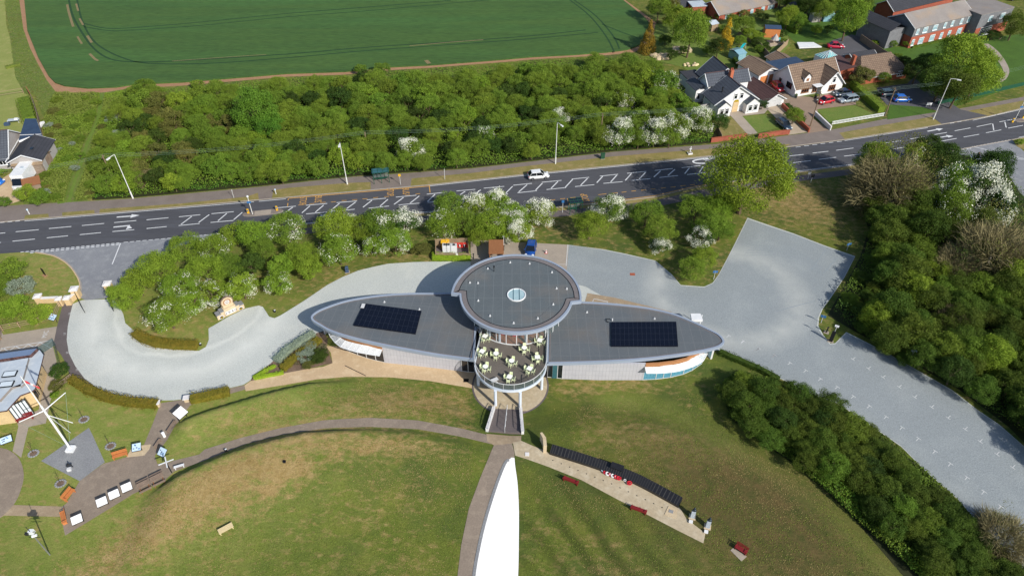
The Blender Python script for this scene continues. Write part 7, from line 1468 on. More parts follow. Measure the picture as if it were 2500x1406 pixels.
for (x,y),m_,lab in (((1886,92),'red_plastic','red garden chair by the summerhouse'),((1902,104),'toy_cyan','teal garden chair on the summerhouse terrace')): p = G(x,y); t = root('garden_chair', lab, 'chair', p.to_tuple(), .3); c = MB(); c.box((0,0,.42),(.6,.6,.08),m_); c.build('seat', t); c = MB(); c.box((0,.3,.75),(.6,.08,.6),m_); c.build('backrest', t); c = MB(); [c.tube((x_,y_,0),(x_,y_,.4),.03,m_) for x_ in (-.25,.25) for y_ in (-.25,.25)]; c.build('legs', t)
p = G(1811,122); t = root('garden_slide', 'turquoise garden slide on the lawn', 'slide', p.to_tuple(), .8); c = MB(); c.add([(-1.2,-.3,.1),(-1.2,.3,.1),(.9,.3,1.4),(.9,-.3,1.4),(-1.2,-.3,.18),(-1.2,.3,.18),(.9,.3,1.48),(.9,-.3,1.48)], [(0,1,2,3),(7,6,5,4),(0,4,5,1),(2,6,7,3)], 'toy_cyan'); c.build('chute', t); c = MB(); [c.tube((1.3,s*.3,0),(.9,s*.3,1.4),.05,'white_paint') for s in (-1,1)]; [c.tube((1.25-.1*k,-.3,.25+.35*k),(1.25-.1*k,.3,.25+.35*k),.035,'white_paint') for k in range(4)]; c.build('ladder', t)
p = G(1665,126); m = MB(); m.prism([(p.x-2.6,p.y-1.2),(p.x+2.3,p.y-.8),(p.x+1.9,p.y+1.4),(p.x-2.2,p.y+1.3)], 0, .8, 'stone'); tag(m.build('raised_pond'), 'pale stone raised bed on the lawn below the pine', 'raised bed')
p = G(1612,141); m = MB(); rg = random.Random(3); [m.ball((p.x+rg.uniform(-2,2), p.y+rg.uniform(-1.4,1.4), .15), rg.uniform(.5,.9), 'stone', 6, 4, (1,1,.6)) for k in range(22)]; tag(m.build('rockery'), 'pale stone rockery at the corner of the garden lawn', 'rockery')
p = G(1686,160); m = MB(); [m.ball((p.x+rg.uniform(-1.6,1.6), p.y+rg.uniform(-.9,.9), .2), rg.uniform(.3,.5), 'pale_wood' if k % 2 else 'stone', 6, 4, (1,1,.6)) for k in range(10)]; tag(m.build('log_pile'), 'heap of pale logs and stones behind the white house', 'log pile')
def fence_line(P, lab, m='grey_wood', h=1.6, name='garden_fence', cap=None, th=.08): mb = MB(); wall_along(mb, W(P), th, h, m, cap=cap, caph=.08); o = mb.build(name); tag(o, lab, 'wall' if 'wall' in name else 'fence')
fence_line([(2098,100),(2152,138),(2226,180)], 'dark timber fence between asphalt yard and care home lawn', 'grey_wood', 1.7); fence_line([(1922,110),(1880,150)], 'garden fence beside the pool lawn', 'fence_wood', 1.5)
fence_line([(1704,277),(1735,270)], 'pale vertical board fence joining the white house', 'cladding', 1.8); fence_line([(1800,90),(1845,110),(1880,150)], 'fence between the two back gardens', 'grey_wood', 1.5)
fence_line([(1735,348),(1822,337)], 'low red brick wall along the pavement', 'brick_red', .9, 'garden_wall', 'brick', .25); fence_line([(1850,338),(1902,330),(1926,328)], 'red brick wall in front of the garden steps', 'brick_red', .9, 'garden_wall', 'brick', .25)
fence_line([(1908,262),(1974,324)], 'brick wall between the two driveways', 'brick', .9, 'garden_wall', 'brick_red', .25); fence_line([(1987,281),(2027,319)], 'white low wall angled beside the block drive', 'white_render', .9, 'garden_wall', 'stone_cap', .2)
p1_, p2_ = G(2030,305), G(2161,283); t = root('picket_fence', 'low white balustrade fence along the front lawn', 'fence', p1_.to_tuple(), ang(p1_, p2_)); Lf = (p2_-p1_).length; c = MB(); c.box((Lf/2,0,.72),(Lf,.12,.08),'white_paint'); c.box((Lf/2,0,.12),(Lf,.1,.08),'white_paint'); c.build('rails', t); c = MB(); [c.box((.2+k*.35,0,.4),(.14,.06,.62),'white_paint') for k in range(int(Lf/.35))]; c.build('pickets', t)
fence_line([(2288,256),(2400,232),(2520,205)], 'low green mesh fence along the care home grass', 'shelter_green', .9); fence_line([(81,245),(96,290),(104,330),(122,372)], 'dark fence along the scrub beside the blue slate roof', 'grey_wood', 1.5); fence_line([(1760,345),(1748,320)], 'dark timber fence at the edge of the blossom bushes', 'grey_wood', 1.4)
fence_line([(70,226),(81,245)], 'rusty brown fence end at the top of the left garden','terracotta',1.4)
p = G(2266,262); t = root('house_sign', 'white name board on the grass by the asphalt drive', 'sign', p.to_tuple(), .1); c = MB(); c.box((0,0,.75),(1.2,.08,.5),'board_white'); c.build('panel', t); c = MB(); [c.tube((s*.5,0,0),(s*.5,0,.6),.04,'white_paint') for s in (-1,1)]; c.build('posts', t)
for px, py, m_, lab in ((2361,96,'stone','pale garden urn left of the care home terrace'),(2440,97,'stone','pale garden urn right of the care home terrace')):
    p = G(px, py); t = root('garden_urn', lab, 'urn', p.to_tuple()); c = MB(); c.tube((0,0,0),(0,0,.5),.15,m_,.35,10); c.build('bowl', t); c = MB(); c.ball((0,0,.6),.3,'leaf_dark',8,6); c.build('plant', t)
# ---------------------------------------------------------------- vegetation
def remat(me, m):
    c = me.copy(); c.materials.clear(); c.materials.append(M[m]); return c
SH = [crown_mesh('crown', 'leaf_green', seed=11+i, rx=1.12, rz=r_, lobes=lb, n=6500, leaf=lf, lobe_r=(.13,.3), zc=0) for i, (r_, lb, lf) in enumerate([(.92,56,.088),(.9,48,.09),(1.0,64,.086),(.86,44,.092)])]
BG = [crown_mesh('crown', 'leaf_green', seed=41+i, rx=1.13, rz=1.08, lobes=120, n=30000, leaf=.045, lobe_r=(.13,.3), zc=0) for i in range(1)]
MD = [crown_mesh('crown', 'leaf_green', seed=61+i, rx=1.16, rz=1.0, lobes=80, n=13000, leaf=.06, lobe_r=(.12,.3), zc=0) for i in range(4)]
CN = [crown_mesh('crown', 'leaf_gold', seed=71+i, rx=1, rz=1.25, lobes=60, n=5200, leaf=.09, lobe_r=(.18,.3), zc=0, cone=True) for i in range(2)]
BLW = [blossom_mesh('blossom', 11+i, 6500, .064, -.7, rx=1.16, rz=1.0, lobes=40, lobe_r=(.18,.36), zc=0) for i in range(2)]
BLM = [blossom_mesh('blossom', 11+i, 3000, .066, .7, rx=1.16, rz=1.0, lobes=40, lobe_r=(.18,.36), zc=0) for i in range(3)]
TWG = [twig_mesh('twigs', 3, 9000), twig_mesh('twigs', 5, 6000, ln=.26)]
TK = [trunk_mesh(i, 1.0, .06, .6) for i in range(3)]; TKP = trunk_mesh(7, 1.0, .05, .6, 'bark_pale')
BARE = [bare_mesh(i) for i in (3, 8)]
CACHE = {}
def cm_(kind, i):
    key = (kind, i)
    if key not in CACHE:
        base, m = {'x':(SH,'leaf_green'),'g':(SH,'leaf_green'),'s':(SH,'leaf_spring'),'d':(SH,'leaf_dark'),'t':(MD,'leaf_thicket'),'w':(MD,'leaf_wood'),'f':(MD,'leaf_fresh'),'m':(MD,'leaf_spring'),'G':(MD,'leaf_green'),'L':(BG,'leaf_lime'),'r':(SH,'leaf_rust'),'o':(CN,'leaf_orange'),'y':(CN,'leaf_gold'),'D':(MD,'leaf_dark'),'e':(SH,'leaf_grey')}[kind]
        CACHE[key] = remat(base[i % len(base)], m)
    return CACHE[key]
PROTO = {}
def make_tree(kind, i, blossom=None, bare=False):
    """unit tree: crown radius 1, crown centre at z = 1.25"""
    t = root('tree', None, None); t.location = (0,0,0)
    o = link('trunk', TK[i % 3], t); o.scale = (1,1,1.35)
    c = link('crown', cm_(kind, i), t); c.location = (0,0,1.25)
    if blossom: b = link('blossom', (BLW if blossom == 2 else BLM)[i % 2 if blossom == 2 else i % 3], t); b.location = (0,0,1.25)
    return t
def plant(name, label, cat, px, py, rp, kind='g', blossom=None, group=None, hk=1.25, sz=1.0, seed=0, rz=None, lift=0.0):
    """px,py,rp: where the crown shows in the photo -> real position, size and height"""
    z = 2.5
    for _ in range(6):
        q = Gz(px, py, z); r = rp/scale_at((q.x, q.y, z)); z = Tz(q.x, q.y)+hk*r*sz+lift
    g = Tz(q.x, q.y); i = (seed+int(px*7+py*3)) % 12; key = (kind, i % 4, blossom)
    if key not in PROTO:
        t = PROTO[key] = make_tree(kind, i % 4, blossom); t.name = name
    else: t = dup(PROTO[key]); t.name = name
    t.location = (q.x, q.y, g-.02); t.rotation_euler = (0,0,rz if rz is not None else (px*.37+py*.11) % 6.28); t.scale = (r, r, r*sz*hk/1.25)
    for k in ('label','category','group'):
        if k in t: del t[k]
    return tag(t, label, cat, group)
T1 = [(303,722,40,'m',0,'green hawthorn at the right gate pier'),(335,690,42,'s',0,'green hawthorn just above the gate pier tree'),(385,655,52,'m',0,'large green hawthorn at the left of the cluster'),(452,603,40,'m',0,'green hawthorn touching the entrance asphalt'),(440,700,44,'m',1,'white flecked hawthorn inside the left cluster'),
 (410,765,50,'m',1,'white flecked hawthorn above the curved low hedge'),(465,740,38,'s',1,'small white flecked hawthorn above the monument approach'),(500,660,48,'m',0,'broad green hawthorn in the middle of the cluster'),(520,715,38,'s',1,'white flecked hawthorn left of the stone monument'),(525,605,42,'m',1,'pale flecked hawthorn at the top of the cluster'),
 (572,572,36,'s',0,'slim green hawthorn near the road edge'),(622,572,44,'m',0,'round green hawthorn with visible trunk below the island'),(700,556,46,'G',1,'pale leafed hawthorn below the road island'),(590,700,40,'s',1,'flecked hawthorn just above the round mosaic disc'),(560,650,38,'G',0,'dark green hawthorn centre of the upper cluster'),
 (612,648,36,'d',0,'dusky small tree between the upper hawthorns'),(678,690,36,'s',1,'small flecked tree above the gravel bay'),(690,648,38,'s',0,'light green small tree above the flecked one'),(738,625,42,'m',0,'green tree with pale stem on the lawn'),(757,655,34,'s',0,'light green tree beside the pale stemmed one'),(640,610,34,'G',0,'small green tree under the island hawthorn'),
 (818,550,50,'m',0,'green hawthorn hiding the pale car'),(852,545,30,'s',2,'narrow white blossom tree above the car'),(826,610,46,'m',1,'flecked hawthorn left of the litter bin lawn'),(888,555,38,'m',0,'green hawthorn between two white blossom trees'),(935,545,48,'G',1,'broad half white hawthorn left of centre'),(985,540,42,'d',2,'dense white hawthorn at the road left of the compound'),(962,590,42,'m',1,'white flecked hawthorn above the clipped dome shrub'),(915,600,34,'s',1,'small flecked hawthorn below the broad half white one'),
 (1082,545,42,'m',1,'half white round hawthorn above the bin compound'),(1095,502,38,'G',0,'dark green hawthorn by the road above the compound'),(1128,540,40,'G',0,'green hawthorn right of the half white one'),(1155,500,38,'s',2,'bright white hawthorn at the road above the compound'),(1200,545,46,'m',0,'broad green hawthorn behind the timber shelter'),(1172,575,30,'m',0,'low green hawthorn left of the timber shelter'),
 (1212,492,36,'s',2,'white hawthorn at the road centre'),(1250,530,42,'m',2,'tall white hawthorn right of the timber shelter'),(1265,565,34,'s',2,'lower white hawthorn above the blue car'),(1318,515,42,'s',2,'big round white hawthorn right of the blue car'),
 (1492,508,40,'G',2,'grey white hawthorn covering the bus shelter'),(1440,550,42,'m',0,'round light green bush left of the grey white hawthorn'),(1578,520,40,'G',0,'green hawthorn left of the dark lawn gap'),(1612,560,42,'G',0,'dark green hawthorn in the lawn gap'),(1612,598,26,'d',2,'small white blossom bush at the gravel edge'),
 (1700,505,42,'G',0,'green hawthorn left below the big lime tree'),(1752,515,40,'m',0,'light green hawthorn against the big lime tree'),(1735,550,42,'G',0,'green hawthorn above the white bush'),(1712,578,32,'d',2,'white blossom bush right of the lawn gap'),(1760,560,34,'G',0,'green hawthorn at the right of the row'),(1775,495,34,'s',0,'small light tree beneath the big lime crown'),(1690,655,34,'G',0,'dark shrub at the gravel island tip'),(1718,628,32,'m',0,'green shrub behind the island tip shrub')]
for i, (x, y, r, k, b, lab) in enumerate(T1): plant('hawthorn_tree', lab, 'tree', x, y, r, k, b or None, 'hawthorns between road and gravel drive', seed=i, hk=1.0)
plant('lime_tree', 'very large round yellow green tree overhanging the main road', 'tree', 1828, 428, 104, 'L', hk=.98, sz=1.12, seed=1, rz=1)
# right wood: named specimens
for x, y, r, k, b, lab in [(2135,390,44,'m',0,'yellow green tree at the top left of the right wood'),(2262,362,34,'D',0,'dark tree at the road edge of the right wood'),(2295,392,42,'D',0,'dark bushy tree beside the side road'),(2240,385,38,'s',1,'white flecked tree behind the bare brown tree'),(2345,455,52,'G',2,'large white blossom tree in the right wood'),(2400,455,56,'d',2,'largest white blossom tree beside the side road'),(2430,505,46,'d',2,'lower white blossom tree at the side road'),(2330,510,46,'G',1,'half white tree below the large blossom tree'),(2425,408,42,'D',0,'dark green tree at the bend of the side road'),(2270,560,44,'w',0,'bright green tree below the bare brown tree'),(2290,480,36,'G',1,'flecked tree right of the bare brown tree')]:
    plant('tree', lab, 'tree', x, y, r, k, b or None, hk=1.5)
def bare(px, py, rp, lab, i, leafy=None, z=1.0):
    h = 4.0
    for _ in range(6): q = Gz(px, py, h); r = rp/scale_at((q.x,q.y,h)); h = r*.75
    t = root('bare_tree', lab, 'tree', (q.x,q.y,0), px % 6.28); t.scale = (r,r,r); o = link('limbs', BARE[i], t); o.scale = (.85,.85,.85*z); tw = link('twigs', TWG[i], t); tw.location = (0,0,.28)
    if leafy: c = link('crown', remat(crown_mesh('crown', leafy[0], seed=90+i+int(px), rx=1, rz=.8, lobes=40, n=leafy[1], leaf=.034, lobe_r=(.14,.28), zc=0), leafy[0]), t); c.location = (0,0,1.0)
    return t
bare(2188,432,112,'large brown bare branched tree at the left of the right wood',0,('leaf_rust',2600)); bare(2440,600,118,'pale grey leafless tree in the right wood',1,('leaf_rust',1200)); bare(2340,640,70,'smaller leafless grey tree left of the pale one',0,('leaf_wood',1200)); bare(2452,1300,78,'leafless twiggy tree at the lower right corner',1,('leaf_rust',500)); bare(2330,770,55,'thin half dead tree in the middle of the right wood',0,('leaf_wood',900))
bare(352,428,34,'bleached dead shrub in the scrub right of the left lamp',0)
def fill(poly, sx, sy, r0, r1, kinds, name, label, cat, group, hk=1.2, seed=1, jit=.35, avoid=()):
    rg = random.Random(seed); x0 = min(p[0] for p in poly); x1 = max(p[0] for p in poly); y0 = min(p[1] for p in poly); y1 = max(p[1] for p in poly); y = y0; row = 0; n = 0
    while y < y1+sy:
        x = x0+(row % 2)*sx/2
        while x < x1+sx:
            a, b = x+rg.uniform(-jit,jit)*sx, y+rg.uniform(-jit,jit)*sy
            if inpoly(a, b, poly) and not any((a-u)**2+(b-v)**2 < w*w for u, v, w in avoid):
                rp = rg.uniform(r0, r1); k, bl = rg.choice(kinds); k = k(a, b) if callable(k) else k
                plant(name, label(a, b, k) if callable(label) else label, cat, a, b, rp, k, bl, group, hk=hk*rg.uniform(.88,1.18), seed=rg.randint(0,99)); n += 1
            x += sx
        y += sy; row += 1
    return n
def adj(k): return {'r':'brownish','t':'olive green','g':'mid green','s':'yellow green','d':'dark green','w':'dark olive','G':'grass green','D':'blackish green','m':'light green'}.get(k, 'green')
def pick(v, L): return next(t for lim, t in L if v < lim)
def thlab(a, b, k):
    e = (b-(462-.172*(a-240)))  # distance up from the pavement
    return '%s thicket tree %s, %s' % (adj(k), pick(-e, [(45,'in the pavement row'),(110,'in the front half'),(170,'in the rear half'),(999,'along the field edge')]), pick(a, [(360,'by the left scrub'),(500,'behind the left lamp'),(640,'above the traffic island'),(790,'left of the middle lamp'),(960,'behind the bus shelter'),(1130,'around the short telegraph pole'),(1300,'above the white car'),(1440,'left of the tall telegraph pole'),(1580,'right of the tall telegraph pole'),(9999,'nearest the white house')]))
def rwlab(a, b, k): return '%s wood tree %s, %s' % (adj(k), pick(b, [(560,'behind the grass triangle'),(680,'level with the car park corner'),(800,'level with the black pillar'),(930,'level with the pale blue sign'),(9999,'at the lower tip')]), pick(a, [(2200,'at its left edge'),(2330,'in its middle'),(2450,'near the picture edge'),(9999,'at the picture edge')]))
def ltlab(a, b, k): return '%s lower thicket tree %s, %s' % (adj(k), pick(a, [(1900,'nearest the building'),(2030,'in its upper third'),(2160,'in its middle'),(2290,'in its lower third'),(9999,'near the bottom edge')]), 'car park side' if b < 970+(a-1850)*.78 else 'lawn side')
TH = [(250,335),(300,250),(345,225),(450,220),(700,203),(900,190),(1000,185),(1250,165),(1500,145),(1600,150),(1640,190),(1690,260),(1725,300),(1700,330),(1500,345),(1400,360),(1150,385),(850,408),(600,435),(330,458),(245,468),(228,420)]
white = [(1000,365,32,2,'white flowering hawthorn by the thicket edge left of centre'),(1185,330,26,1,'pale flowering hawthorn inside the thicket centre'),(1515,322,36,2,'white hawthorn right of the brown telegraph pole'),(1600,322,34,2,'white hawthorn above the pavement near the marker'),(1650,310,36,2,'bright white hawthorn near the board fence'),(1708,292,34,2,'white hawthorn beside the white house fence'),(1622,200,34,1,'flecked hawthorn at the thicket corner by the gardens'),(1365,285,24,2,'small white hawthorn right of the tall lamp top'),(1520,245,26,1,'flecked hawthorn deep in the right thicket'),(1560,290,30,1,'flecked hawthorn above the white ones')]
for i, (x, y, r, b, lab) in enumerate(white): plant('hawthorn_tree', lab, 'tree', x, y, r, 'g', b, 'white hawthorns along the thicket', seed=i)
plant('maple_tree', 'bright green rounded tree standing out in the left thicket', 'tree', 622, 268, 56, 'f', hk=1.25, seed=1); plant('maple_tree', 'second bright green tree lower right of the rounded one', 'tree', 655, 305, 40, 'f', hk=1.1, seed=2)
for x, y, r, lab in [(352,212,30,'round bush at the field edge above the left thicket'),(480,205,16,'small bush on the field edge'),(880,168,16,'left bush of the pair at the field edge'),(932,168,22,'right bush of the pair at the field edge'),(330,222,24,'bush left of the round field edge bush')]: plant('bush', lab, 'bush', x, y, r, 'g', None, hk=.8)
AV = [(x, y, r*.75) for x, y, r, *_ in white]+[(622,268,50),(655,305,32)]
def tk(a, b):
    if 300 < a < 560 and 240 < b < 420: return random.Random(int(a*b)).choice(['r','t','t','r','g'])
    return 't'
nT = fill(TH, 41, 27, 23, 31, [(tk,None)]*9+[('g',None),('s',None),('d',None)], 'thicket_tree', thlab, 'tree', 'trees of the thicket between field and road', hk=1.05, seed=4, avoid=AV)
RW = [(2125,440),(2160,420),(2230,500),(2320,440),(2450,560),(2560,640),(2620,900),(2620,1180),(2530,1080),(2440,985),(2340,915),(2210,850),(2150,815),(2130,770),(2140,700),(2165,620),(2145,540)]
nR_ = fill(RW, 52, 40, 32, 46, [('w',None)]*8+[('G',None),('D',None),('m',None)], 'wood_tree', rwlab, 'tree', 'trees of the wood right of the car park', hk=1.12, seed=7, avoid=[(2188,430,70),(2440,600,70),(2270,560,30),(2340,640,35),(2345,455,40),(2400,455,40),(2430,505,35),(2330,510,30)])
nB_ = fill([(2062,752),(2085,700),(2105,650),(2125,600),(2118,540),(2145,540),(2165,620),(2140,700),(2130,770),(2170,830),(2260,885),(2250,905),(2150,842),(2090,792)], 34, 26, 20, 27, [('w',None)]*5+[('G',None),('m',None)], 'bush', lambda a, b, k: '%s margin bush of the right wood, %s' % (adj(k), pick(b, [(600,'by the grass triangle'),(690,'by the car park corner'),(780,'above the black pillar'),(9999,'along the grass strip')])), 'bush', 'low bushes at the margin of the right wood', hk=.75, seed=12)
LT = [(1792,925),(1880,935),(1965,965),(2040,995),(2100,1045),(2190,1115),(2250,1170),(2325,1250),(2390,1315),(2520,1420),(2560,1500),(2400,1470),(2260,1370),(2130,1255),(2000,1155),(1890,1080),(1805,1012),(1778,960)]
nL_ = fill(LT, 50, 36, 30, 42, [('w',None)]*8+[('G',None),('D',None)], 'thicket_tree', ltlab, 'tree', 'trees of the lower right thicket', hk=.95, seed=9, avoid=[(2452,1320,50)])
print('trees', nT, nR_, nL_)
# garden trees on the right
for x, y, r, k, b, nm, lab, hk in [(1585,90,27,'o',0,'conifer_tree','orange tipped conifer at the field corner',1.5),(1776,82,24,'y',0,'conifer_tree','golden yellow conifer in the back garden',1.6),(1688,75,46,'G',0,'pine_tree','spreading pine with bare lower trunks in the garden',1.5),(1650,45,32,'m',0,'tree','green tree beside the spreading pine',1.3),(1755,115,26,'D',0,'tree','dark shrubby tree left of the golden conifer',1.1),
 (1815,62,26,'G',0,'tree','rounded tree above the turquoise slide',1.1),(1833,84,20,'m',0,'bush','lime green bush by the summerhouse',.9),(1925,40,26,'m',0,'tree','light green tree between the summerhouse and sheds',1.3),(1950,52,22,'G',0,'tree','green tree left of the grey shed',1.2),(2075,40,42,'m',0,'tree','large pale olive tree above the asphalt yard',1.5),(2010,25,26,'G',0,'tree','tree behind the greenhouse',1.2),(1975,8,30,'D',0,'tree','dark tree at the top edge above the sheds',1.2),(2045,5,26,'G',0,'tree','tree at the top edge above the olive tree',1.2),(1610,20,30,'G',0,'tree','tree at the top beside the field corner',1.2),(1640,12,22,'r',0,'tree','reddish tree at the top beside the brick house',1.2),
 (2345,140,62,'m',0,'tree','tall yellow green tree on the care home lawn',1.3),(2385,190,54,'m',0,'tree','broad green tree at the care home lawn edge',1.1),(2300,200,48,'w',0,'tree','dark tree overhanging the asphalt drive',1.1),(2340,215,50,'w',0,'tree','dark green tree at the roadside of the lawn',1.1),(2240,172,32,'D',0,'tree','dark tree behind the hipped bungalow',1.1),(2270,155,30,'D',0,'tree','second dark tree behind the hipped bungalow',1.1),(2400,150,34,'m',0,'tree','light green tree by the curved path',1.1),
 (2107,186,30,'r',0,'bush','dark olive round bush before the brick bungalow',1.0),(1757,298,26,'D',0,'bush','dark bush in front of the white house',1.0),(1940,282,24,'G',0,'bush','glossy green bush on the brick drive wall',1.0),(2160,190,16,'G',0,'bush','small bush at the bungalow window',1.0),(2480,60,34,'w',0,'tree','dark tree at the right edge by the care home',1.2),(2425,85,16,'D',0,'bush','dark bush by the care home terrace',.9),(2215,105,12,'s',0,'bush','yellow green bush at the care home corner',.8),(2120,32,8,'y',0,'bush','small round golden bush on the upper lawn',.8),(1862,255,14,'d',0,'bush','dark climber bush between the garages',1.0),(2490,345,12,'s',0,'bush','small bush on the right traffic island',.7)]:
    plant(nm, lab, 'bush' if nm == 'bush' else 'tree', x, y, r, k, b or None, hk=hk)
for x, y, r, k, lab in [(20,660,40,'g','large mixed shrub at the left of the oval lawn'),(50,700,34,'e','grey green shrub beside the weathered rail fence'),(30,745,38,'s','yellow green shrub above the rail fence'),(90,768,30,'s','lime shrub below the low cream wall'),(-5,700,36,'g','green shrub at the left edge by the oval lawn'),(60,470,26,'s','bright bush at the foot of the lean-to'),(95,480,26,'g','green bush beside the left pavement'),(8,492,18,'g','clipped round bush at the forecourt edge'),(5,418,12,'s','yellow bush at the brick house corner'),(290,330,20,'e','silvery bush in the left scrub'),(275,290,18,'e','pale grey bush at the top of the left scrub'),(145,905,24,'d','tufted dark green shrub by the museum path'),(138,940,18,'r','bronze spiky shrub below the tufted one'),(133,962,12,'s','low green shrub at the museum corner')]:
    plant('shrub', lab, 'shrub', x, y, r, k, None, hk=.75)
for x, y, r, k, lab in [(1029,608,26,'r','clipped bronze dome shrub left of the compound'),(747,868,24,'e','grey sage mound in the planting bed'),(775,868,26,'d','low spreading olive shrub in the planting bed'),(752,888,16,'r','dark bronze shrub at the bed edge'),(757,845,18,'e','pale silver shrub behind the bronze one')]: plant('shrub', lab, 'shrub', x, y, r, k, None, hk=.6, sz=.8)
def hedge(P, w, h, m, lab, ls=.16, dens=110, z0=0.0, core=None, name='hedge'):
    rng = np.random.default_rng(len(lab)+int(P[0][0])); Wp = [G(*q) for q in P]; mb = MB(); wall_along(mb, Wp, w*.76, h*.8, core or m); o = mb.build(name); Q = []
    for a, b in zip(Wp, Wp[1:]):
        L = (b-a).length; n = int(L*dens*(w+2*h)/2); u = (b-a).normalized(); nn = np.array([-u.y, u.x, 0]); t = rng.uniform(-.02, 1.02, n); f = rng.uniform(0, w+2*h, n)
        s = np.where(f < w, f/w-.5, np.where(f < w+h, .5, -.5)); z = np.where(f < w, h, np.where(f < w+h, f-w, f-w-h)); nr = np.where((f < w)[:, None], np.array([0,0,1.]), np.sign(s)[:, None]*nn)
        c = np.array(a)[None]+np.outer(t, np.array(b-a))+nn[None]*(s*w)[:, None]+np.array([0,0,1.])*z[:, None]; bump = .08*(np.sin(c[:, 0]*3.1)+np.sin(c[:, 1]*2.7+1)); c += nr*(bump+rng.uniform(-.06, .08, n))[:, None]; Q.append(leaves_np(rng, c, nr, ls, n, .8))
    me = leaf_mesh('foliage', np.concatenate(Q), [m]); f = link('foliage', me, o); return tag(o, lab, 'hedge')
hedge([(332,818),(350,830),(385,842),(430,847),(484,848)], 1.5, 1.0, 'leaf_hedge', 'curved golden brown clipped hedge on the left island')
hedge([(176,930),(215,955),(265,975),(320,986),(388,991)], 1.3, 1.0, 'leaf_hedge', 'long curved clipped hedge between drive and mast lawn')
hedge([(468,980),(515,970),(562,960)], 1.4, 1.0, 'leaf_hedge', 'short straight clipped hedge right of the plaza gap')
hedge([(1057,632),(1149,633)], 1.2, 1.0, 'leaf_box', 'bright green box hedge in front of the compound fence')
hedge([(676,886),(700,862),(735,838),(768,818)], 1.3, .9, 'leaf_grey', 'silvery grey hedge along the drive by the left wing')
hedge([(690,905),(712,885),(745,860),(782,832)], 1.2, .8, 'leaf_hedge', 'golden hedge just inside the silvery hedge'); hedge([(620,924),(672,895)], .5, .5, 'leaf_box', 'thin lime hedge forming the upper side of the triangle bed'); hedge([(622,926),(693,912)], .5, .5, 'leaf_box', 'thin lime hedge forming the lower side of the triangle bed')
hedge([(1755,862),(1800,882),(1850,903),(1900,930)], .9, .8, 'leaf_dark', 'thin dark hedge running from the right wing tip'); hedge([(62,250),(76,300)], 3.0, 1.6, 'leaf_green', 'tall clipped green hedge above the blue slate roof', .2, 40)
hedge([(2080,210),(2100,230),(2150,275)], 1.8, 1.6, 'leaf_thicket', 'wide grey green hedge between the two drives', .2, 40); hedge([(1918,262),(1960,300)], 1.2, 1.2, 'leaf_dark', 'dark hedge above the brick drive wall', .2, 40); hedge([(2225,118),(2290,104),(2360,88)], .8, .6, 'leaf_wood', 'low shrub row under the care home windows', .2, 40)
hedge([(1790,150),(1830,190),(1850,215)], 1.0, 1.2, 'leaf_dark', 'dark hedge behind the white gabled house', .2, 40); hedge([(1905,62),(1945,84)], 1.0, 1.3, 'leaf_green', 'green hedge beside the summerhouse', .2, 40); hedge([(15,168),(50,160)], 1.0, .7, 'leaf_scrub', 'small low hedge on the upper left lawn', .2, 40)
def scatter(name, lab, polys, n, h, ls, mats, seed=1, cat=None, rough=.65, thin=0.0):
    rng = np.random.default_rng(seed); out = []; mi = []
    for poly, share in polys:
        Wp = [G(*q) for q in poly]; P = [(p.x, p.y) for p in Wp]; xs = [p[0] for p in P]; ys = [p[1] for p in P]; k = int(n*share); px = rng.uniform(min(xs), max(xs), k*3); py = rng.uniform(min(ys), max(ys), k*3)
        ins = np.zeros(len(px), bool); j = len(P)-1
        for i in range(len(P)):
            (xi, yi), (xj, yj) = P[i], P[j]; c = ((yi > py) != (yj > py)) & (px < (xj-xi)*(py-yi)/((yj-yi) or 1e-9)+xi); ins ^= c; j = i
        px, py = px[ins][:k], py[ins][:k]
        f = .5+.22*np.sin(px*.9+1.7*np.sin(py*.5))+.18*np.sin(py*1.1+px*.37)+.12*np.sin(px*2.3+py*1.9); keep = f > thin; px, py, f = px[keep], py[keep], f[keep]
        z = T(px, py)+h*(1-rough+rough*np.clip(f, 0, 1.1))*rng.uniform(.1, 1, len(px))**.5
        c = np.stack([px, py, z], 1); nr = np.tile([.25, -.3, .9], (len(px), 1)); out.append(leaves_np(rng, c, nr, ls, len(px), .75)); mi.append((np.sin(px*.31+seed)+np.sin(py*.43)+rng.normal(0, .5, len(px)) > .5).astype(int) % len(mats))
    o = link(name, leaf_mesh(name, np.concatenate(out), mats, np.concatenate(mi))); return tag(o, lab, cat, None, 'stuff')
scatter('undergrowth', 'green undergrowth filling the thicket floor', [([(240,470),(235,400),(255,335),(300,262),(444,240),(700,222),(953,206),(1234,186),(1480,172),(1600,172),(1640,215),(1700,270),(1748,320),(1735,348),(1500,368),(1150,408),(850,430),(600,456),(324,481),(228,488)], 1)], 100000, 2.8, .3, ['leaf_thicket','leaf_green'], 2)
scatter('nettle_strip', 'bright low weeds along the back of the pavement', [([(228,488),(324,481),(600,457),(850,431),(1150,409),(1500,369),(1740,348),(1740,330),(1500,352),(1150,390),(850,412),(600,438),(324,462),(228,470)], 1)], 22000, .9, .26, ['leaf_fresh','leaf_green'], 3)
scatter('scrub', 'low grassy scrub and brambles on the left', [([(118,372),(105,300),(135,230),(246,232),(240,262),(228,310),(206,350),(188,402),(170,450),(158,494),(62,498),(70,480),(110,450)], .55), ([(258,232),(300,226),(330,240),(300,300),(262,330),(248,400),(236,470),(228,488),(182,492),(205,430),(218,380),(232,330),(250,280)], .45)], 60000, .9, .28, ['leaf_scrub','leaf_green'], 4)
